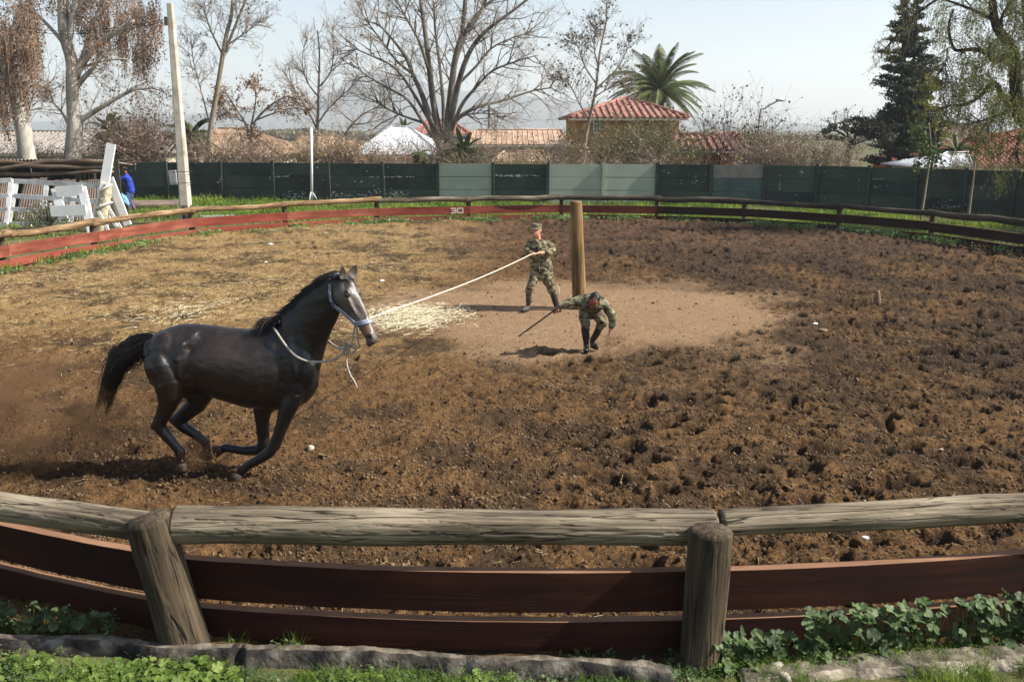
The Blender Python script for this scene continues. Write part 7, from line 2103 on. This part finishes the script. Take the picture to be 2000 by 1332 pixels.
# conifer
m_needle = mat('dark_needles', [S(26, 36, 24), S(44, 56, 36), S(70, 82, 54)], scale=1.5, rough=.7, detail=5)
def conifer(label, tips, Y, seed):
    root = thing('conifer', (V(tips[0][0], 330, Y).x, Y, 0), label, 'tree'); R = random.Random(seed); B = MB(); leaf = []
    for (xb, yb, xt, yt, wl, wr, dens) in tips:
        b_ = V(xb, yb, Y); b_.z = max(b_.z, 0); t_ = V(xt, yt, Y); B.tube([b_ if yb > 300 else b_, b_.lerp(t_, .5), t_], [.30 * (1 if dens > .9 else .6), .2 * (1 if dens > .9 else .6), .03], 8)
        H_ = t_.z - b_.z; n = int(H_ / .22 * dens * 2.7)
        for i in range(n):
            f = (i + R.random()) / n
            if f < .10: continue
            c = b_.lerp(t_, f); env = (1 - f) ** .62 * (0.75 + .25 * math.sin(f * 23 + xb)); a = R.uniform(0, 2 * PI); s_ = Y / 1850
            reach = 1.55 * (wl if math.cos(a) < 0 else wr) * s_ * env * R.uniform(.45, 1.08)
            rise = R.uniform(.05, .35); d = Vector((math.cos(a), math.sin(a) * .9, -.10 + rise * .3))
            pts = [c]; k = 5
            for j in range(k):
                d = (d + Vector((R.gauss(0, .06), R.gauss(0, .06), .085 - .05 * (j < 2)))).normalized(); pts.append(pts[-1] + d * reach / k)
            B.tube(pts, [.05 * (1 - j / (k + 1)) * (1.2 - f) + .008 for j in range(k + 1)], 4, cap=False)
            m = int(30 + reach * 140)
            for j in range(m):
                t = .22 + .78 * R.random() ** .75; q = t * k; ii = min(int(q), k - 1); p = pts[ii].lerp(pts[ii + 1], q - ii)
                sp = .08 + .11 * min(reach, 1.6) * (1 - abs(t - .7))
                leaf.append((p.x + R.gauss(0, sp), p.y + R.gauss(0, sp), p.z + abs(R.gauss(.03, .09))))
    B.build('trunk', m_bark_d, root, smooth=True)
    P, F = leaf_arrays(np.array(leaf), .19, np.random.RandomState(seed), 2.6, 0); print('CONIFER', len(leaf)); soup('needles', P, F, m_needle, root, kind='stuff')
conifer('tall dark conifer with two pointed tops rising above the right part of the wall', [(1762, 335, 1766, 2, 84, 70, 1.0), (1774, 330, 1792, -14, 56, 70, .9), (1736, 335, 1738, 205, 70, 56, .8), (1800, 335, 1800, 200, 50, 50, .6)], 56, 5)
# dark spreading tree left of the conifer
def leafy(label, Y, limbs, seed, m, lsize, dens, clusters, name='leafy_tree', bark=m_bark_d, n=8, ln=1.2, asp=1.6, droop=0.1):
    x0, y0 = limbs[0][0][0][:2]; T = Tree(name, label, (V(x0, y0, Y).x, Y, 0), bark, bark, seed)
    g = Vector((V(x0, y0, Y).x, Y, 0)); T.b.tube([g, px(Y, limbs[0][0])[0]], [limbs[0][1] * 1.1, limbs[0][1]], 8)
    for L_, r0, r1 in limbs:
        P = T.limb(px(Y, L_), r0, r1, 7); T.along(P, n, .3, ln, .03, 2, kids=3, spread=.7, up=.02, leafp=.2)
    R = np.random.RandomState(seed)
    for (cx, cy, rx, ry, k) in clusters:
        for i in range(int(k * dens)):
            u = R.normal(size=3); u /= np.linalg.norm(u); q = R.rand() ** .4
            x = cx + rx * q * u[0]; y = cy + ry * q * u[2]
            if float(fbm(np.array([x * .075]), np.array([y * .11]), seed, 2)[0]) < .46: continue
            T.leaf.append(tuple(V(x, y, Y + u[1] * q * rx * Y / 1850)))
    T.done(m, lsize, asp, droop)
leafy('dark rounded spreading tree just left of the conifer', 54, [([(1655, 322), (1655, 300), (1662, 280)], .16, .12), ([(1662, 280), (1645, 262), (1625, 255), (1608, 262)], .08, .03), ([(1662, 280), (1678, 258), (1700, 245), (1725, 240)], .08, .03), ([(1660, 285), (1655, 258), (1660, 238)], .07, .02), ([(1662, 285), (1690, 275), (1720, 268)], .06, .02)], 81, mat('dark_leaves', [S(38, 42, 28), S(62, 66, 44)], scale=2, rough=.7), .12, 1.0, [(1640, 258, 38, 18, 2200), (1688, 248, 40, 18, 2400), (1722, 262, 34, 24, 1800), (1665, 243, 30, 10, 900)])
leafy('yellow green loose tree right of the conifer', 47, [([(1818, 335), (1822, 300), (1816, 262)], .07, .05), ([(1816, 262), (1800, 225), (1806, 190), (1822, 150)], .04, .015), ([(1818, 270), (1840, 235), (1850, 205)], .04, .015), ([(1820, 280), (1800, 262), (1790, 250)], .03, .015)], 82, mat('light_olive_leaves', [S(84, 88, 36), S(124, 126, 58), S(152, 148, 78)], scale=2, rough=.65, trans=.3), .13, 1.0, [(1822, 170, 26, 28, 1300), (1812, 215, 32, 30, 1500), (1838, 250, 26, 26, 900), (1798, 255, 22, 20, 700)])
# stakes / saplings in front of the wall on the right
def sapling(label, pts, Y, seed, cl, n=500):
    T = Tree('sapling', label, (V(*pts[0], Y).x, Y, 0), m_bark_l, m_twig, seed)
    P = T.limb([Vector((V(*pts[0], Y).x, Y, 0))] + [V(x, y, Y) for x, y in pts[1:]], .055, .02, 6)
    R = np.random.RandomState(seed)
    for (cx, cy, rx, ry, k) in cl:
        for i in range(k): T.leaf.append(tuple(V(cx + R.normal() * rx * .5, cy + R.normal() * ry * .5, Y + R.normal() * .4)))
    T.done(mat('sapling_leaves', [S(42, 58, 26), S(74, 90, 42)], scale=2, rough=.6, trans=.25), .14)
sapling('thin staked sapling with dark green leaves before the right part of the wall', [(1798, 430), (1806, 380), (1813, 330), (1818, 285), (1814, 240)], 37.5, 91, [(1798, 270, 18, 30, 420), (1822, 300, 20, 24, 260), (1790, 330, 8, 18, 90)])
sapling('second thin bare sapling stem before the wall at the right', [(1890, 432), (1897, 380), (1903, 330), (1906, 296)], 36.0, 92, [(1906, 300, 14, 14, 60)])
# pepper tree at the right edge
YP = 33
m_pep = mat('pepper_leaves', [S(54, 66, 26), S(96, 108, 46), S(138, 144, 72)], scale=1.4, rough=.6, trans=.35, detail=5)
T = Tree('pepper_tree', 'big gnarled tree with drooping pale green foliage at the right edge', (V(2060, 400, YP).x, YP, 0), m_bark_d, mat('pepper_twigs', [S(84, 78, 50), S(112, 104, 66)], scale=2, rough=.9), 95)
T.b.tube([(V(2060, 400, YP).x, YP, -.1), V(2050, 330, YP), V(2020, 250, YP)], [.50, .42, .34], 12)
pl = [([(2020, 250), (1992, 225), (1984, 170), (1978, 100), (1960, 72), (1945, 50), (1938, 0), (1936, -50)], .26, .10), ([(2020, 245), (2030, 150), (2010, 60), (2000, -30)], .25, .12), ([(1978, 110), (1960, 112), (1942, 119), (1922, 102), (1900, 97), (1879, 99), (1862, 94), (1853, 52), (1862, 20)], .13, .03), ([(1990, 220), (1962, 195), (1942, 162), (1915, 188), (1886, 205), (1862, 206), (1839, 214)], .12, .025), ([(1990, 215), (1960, 222), (1925, 235), (1890, 240)], .08, .02), ([(1942, 40), (1900, 20), (1860, 5), (1815, -10)], .08, .02), ([(2020, 250), (2000, 262), (1985, 290), (1990, 320)], .12, .03), ([(1862, -20), (1800, 20), (1765, 55), (1735, 90), (1720, 105)], .05, .012), ([(1960, 75), (1955, 40), (1975, 0)], .08, .03), ([(1850, 95), (1848, 120), (1838, 140)], .03, .012)]
Rp = np.random.RandomState(96)
for L_, r0, r1 in pl:
    P = T.limb(px(YP, L_), r0, r1, 10); T.along(P, 16, .25, 1.1, .022, 2, kids=3, spread=.8, up=-.02, droop=.25, leafp=.08)
def droops(cx, cy, rx, ry, n, ln=(.25, .9), lp=.8):
    for i in range(n):
        a = Rp.uniform(0, 2 * PI); q = math.sqrt(Rp.rand()); x = cx + rx * q * math.cos(a); y = cy + ry * q * math.sin(a)
        if float(fbm(np.array([x * .05]), np.array([y * .05]), 9, 3)[0]) < .44: continue
        p = V(x, y, YP + Rp.normal() * .8); L_ = Rp.uniform(*ln); dx = Rp.normal() * .18; k = int(L_ / .055)
        T.t.tube([p, p + Vector((dx * .6, 0, -L_ * .4)), p + Vector((dx, 0, -L_))], .005, 3, cap=False)
        for j in range(k):
            t = j / k
            if Rp.rand() < lp: T.leaf.append((p.x + dx * t + Rp.normal() * .05, p.y + Rp.normal() * .06, p.z - L_ * t + Rp.normal() * .03))
droops(1940, 60, 110, 70, 860); droops(1970, 130, 70, 80, 760); droops(1900, 190, 70, 50, 500); droops(1960, 240, 60, 70, 620); droops(1975, 320, 36, 34, 160); droops(1880, 130, 60, 50, 150); droops(1890, 20, 70, 40, 160); droops(1985, 40, 40, 90, 320)
droops(1800, 6, 60, 16, 46, (.4, 1.3), .12)
T.done(m_pep, .085, 2.6, .5)
# off-frame trees on the right whose shade falls across the right side of the ring and the wall
for k_, (X_, Y_, H_, lb) in enumerate(((25.0, 30.5, 9.5, 'pepper tree just outside the right edge shading the far boards'), (29.5, 38, 10.5, 'second pepper tree outside the right edge beside the wall'))):
    T = Tree('pepper_tree', lb, (X_, Y_, 0), m_bark_d, m_twig_r, 97 + k_)
    T.b.tube([(X_, Y_, -.1), (X_ + .3, Y_, 2.5), (X_, Y_ + .2, 5)], [.45, .36, .25], 10)
    for i in range(18): T.grow(Vector((X_, Y_, 3 + i * .18)), (T.R.gauss(0, 1), T.R.gauss(0, 1), .6), 3.6, .10, 2, .7, .03, 4, .15, 0)
    for i in range(15000):
        u = Rp.normal(size=3); u /= np.linalg.norm(u); q = Rp.rand() ** .45; p = np.array([u[0] * 4.6, u[1] * 4.2, u[2] * 2.9]) * q
        if float(fbm(np.array([p[0] * .7 + 5 * k_]), np.array([p[1] * .7 + p[2]]), 12, 2)[0]) < .47: continue
        T.leaf.append((p[0] + X_, p[1] + Y_, p[2] + H_ - 3.3))
    T.done(m_pep, .17, 2.2, .4)
# ------------------------------------------------------------------ dirt thrown up by the hooves
Rd = np.random.RandomState(77)
CV = []; CF = []; q = 0
for (x, y, sx, sy, n, dy) in ((372, 905, 26, 22, 260, 0), (395, 880, 20, 16, 160, .1), (150, 850, 60, 40, 520, .1), (40, 830, 50, 50, 420, .15), (230, 870, 40, 22, 110, 0), (355, 935, 20, 14, 60, -.1), (60, 740, 60, 40, 60, .3)):
    for i in range(n):
        p = HVp(x + Rd.normal() * sx, y + Rd.normal() * sy, dy + Rd.normal() * .25)
        if p.z < .02: continue
        r = .003 + .013 * Rd.rand() ** 4
        CV.append(ICO * r * (1 + .4 * Rd.uniform(-1, 1, (12, 1))) + np.array(p)); CF.append(ICF + q * 12); q += 1
soup('flying_dirt', np.vstack(CV), np.vstack(CF), m_clod, kind='stuff', label='small clods of dirt flung into the air behind the hooves of the horse', cat='soil')
def dust(name, c, r, dens, label, seed):
    mb = MB(); mb.ell((0, 0, 0), r, None, 24, 16)
    m = bpy.data.materials.new('dust'); m.use_nodes = True; nt = m.node_tree; N = nt.nodes; L = nt.links; N.remove(N['Principled BSDF'])
    pv = N.new('ShaderNodeVolumePrincipled'); pv.inputs['Color'].default_value = S(150, 118, 88)
    tc = N.new('ShaderNodeTexCoord'); mp = N.new('ShaderNodeMapping'); mp.inputs['Scale'].default_value = (1 / r[0], 1 / r[1], 1 / r[2]); L.new(tc.outputs['Object'], mp.inputs[0])
    ln = N.new('ShaderNodeVectorMath'); ln.operation = 'LENGTH'; L.new(mp.outputs[0], ln.inputs[0])
    mr = N.new('ShaderNodeMapRange'); mr.inputs['From Min'].default_value = 1.0; mr.inputs['From Max'].default_value = .15; L.new(ln.outputs['Value'], mr.inputs['Value'])
    nz = N.new('ShaderNodeTexNoise'); nz.inputs['Scale'].default_value = 3.2; nz.inputs['Detail'].default_value = 5; nz.inputs['Distortion'].default_value = .8
    mp2 = N.new('ShaderNodeMapping'); mp2.inputs['Location'].default_value = (seed, 0, 0); L.new(tc.outputs['Object'], mp2.inputs[0]); L.new(mp2.outputs[0], nz.inputs['Vector'])
    m2 = N.new('ShaderNodeMapRange'); m2.inputs['From Min'].default_value = .46; m2.inputs['From Max'].default_value = .64; L.new(nz.outputs['Fac'], m2.inputs['Value'])
    ml = N.new('ShaderNodeMath'); ml.operation = 'MULTIPLY'; L.new(mr.outputs[0], ml.inputs[0]); L.new(m2.outputs[0], ml.inputs[1])
    m3 = N.new('ShaderNodeMath'); m3.operation = 'MULTIPLY'; m3.inputs[1].default_value = dens; L.new(ml.outputs[0], m3.inputs[0]); L.new(m3.outputs[0], pv.inputs['Density'])
    L.new(pv.outputs[0], N['Material Output'].inputs['Volume'])
    me = mb.mesh(name); me.materials.append(m)
    o = bpy.data.objects.new(name, me); sc.collection.objects.link(o); o.location = c; setp(o, label, 'dust', kind='stuff')
c = HVp(70, 800, .1); dust('dust_cloud', (c.x, c.y, max(c.z, .50)), (1.6, .6, .68), 5.5, 'brown cloud of dust behind the running horse at the left edge', 1.3)
c = HVp(385, 895, -.02); dust('dust_puff', (c.x, c.y, .22), (.26, .26, .20), 11.0, 'small brown puff of dust round the hind hooves of the horse', 4.1)
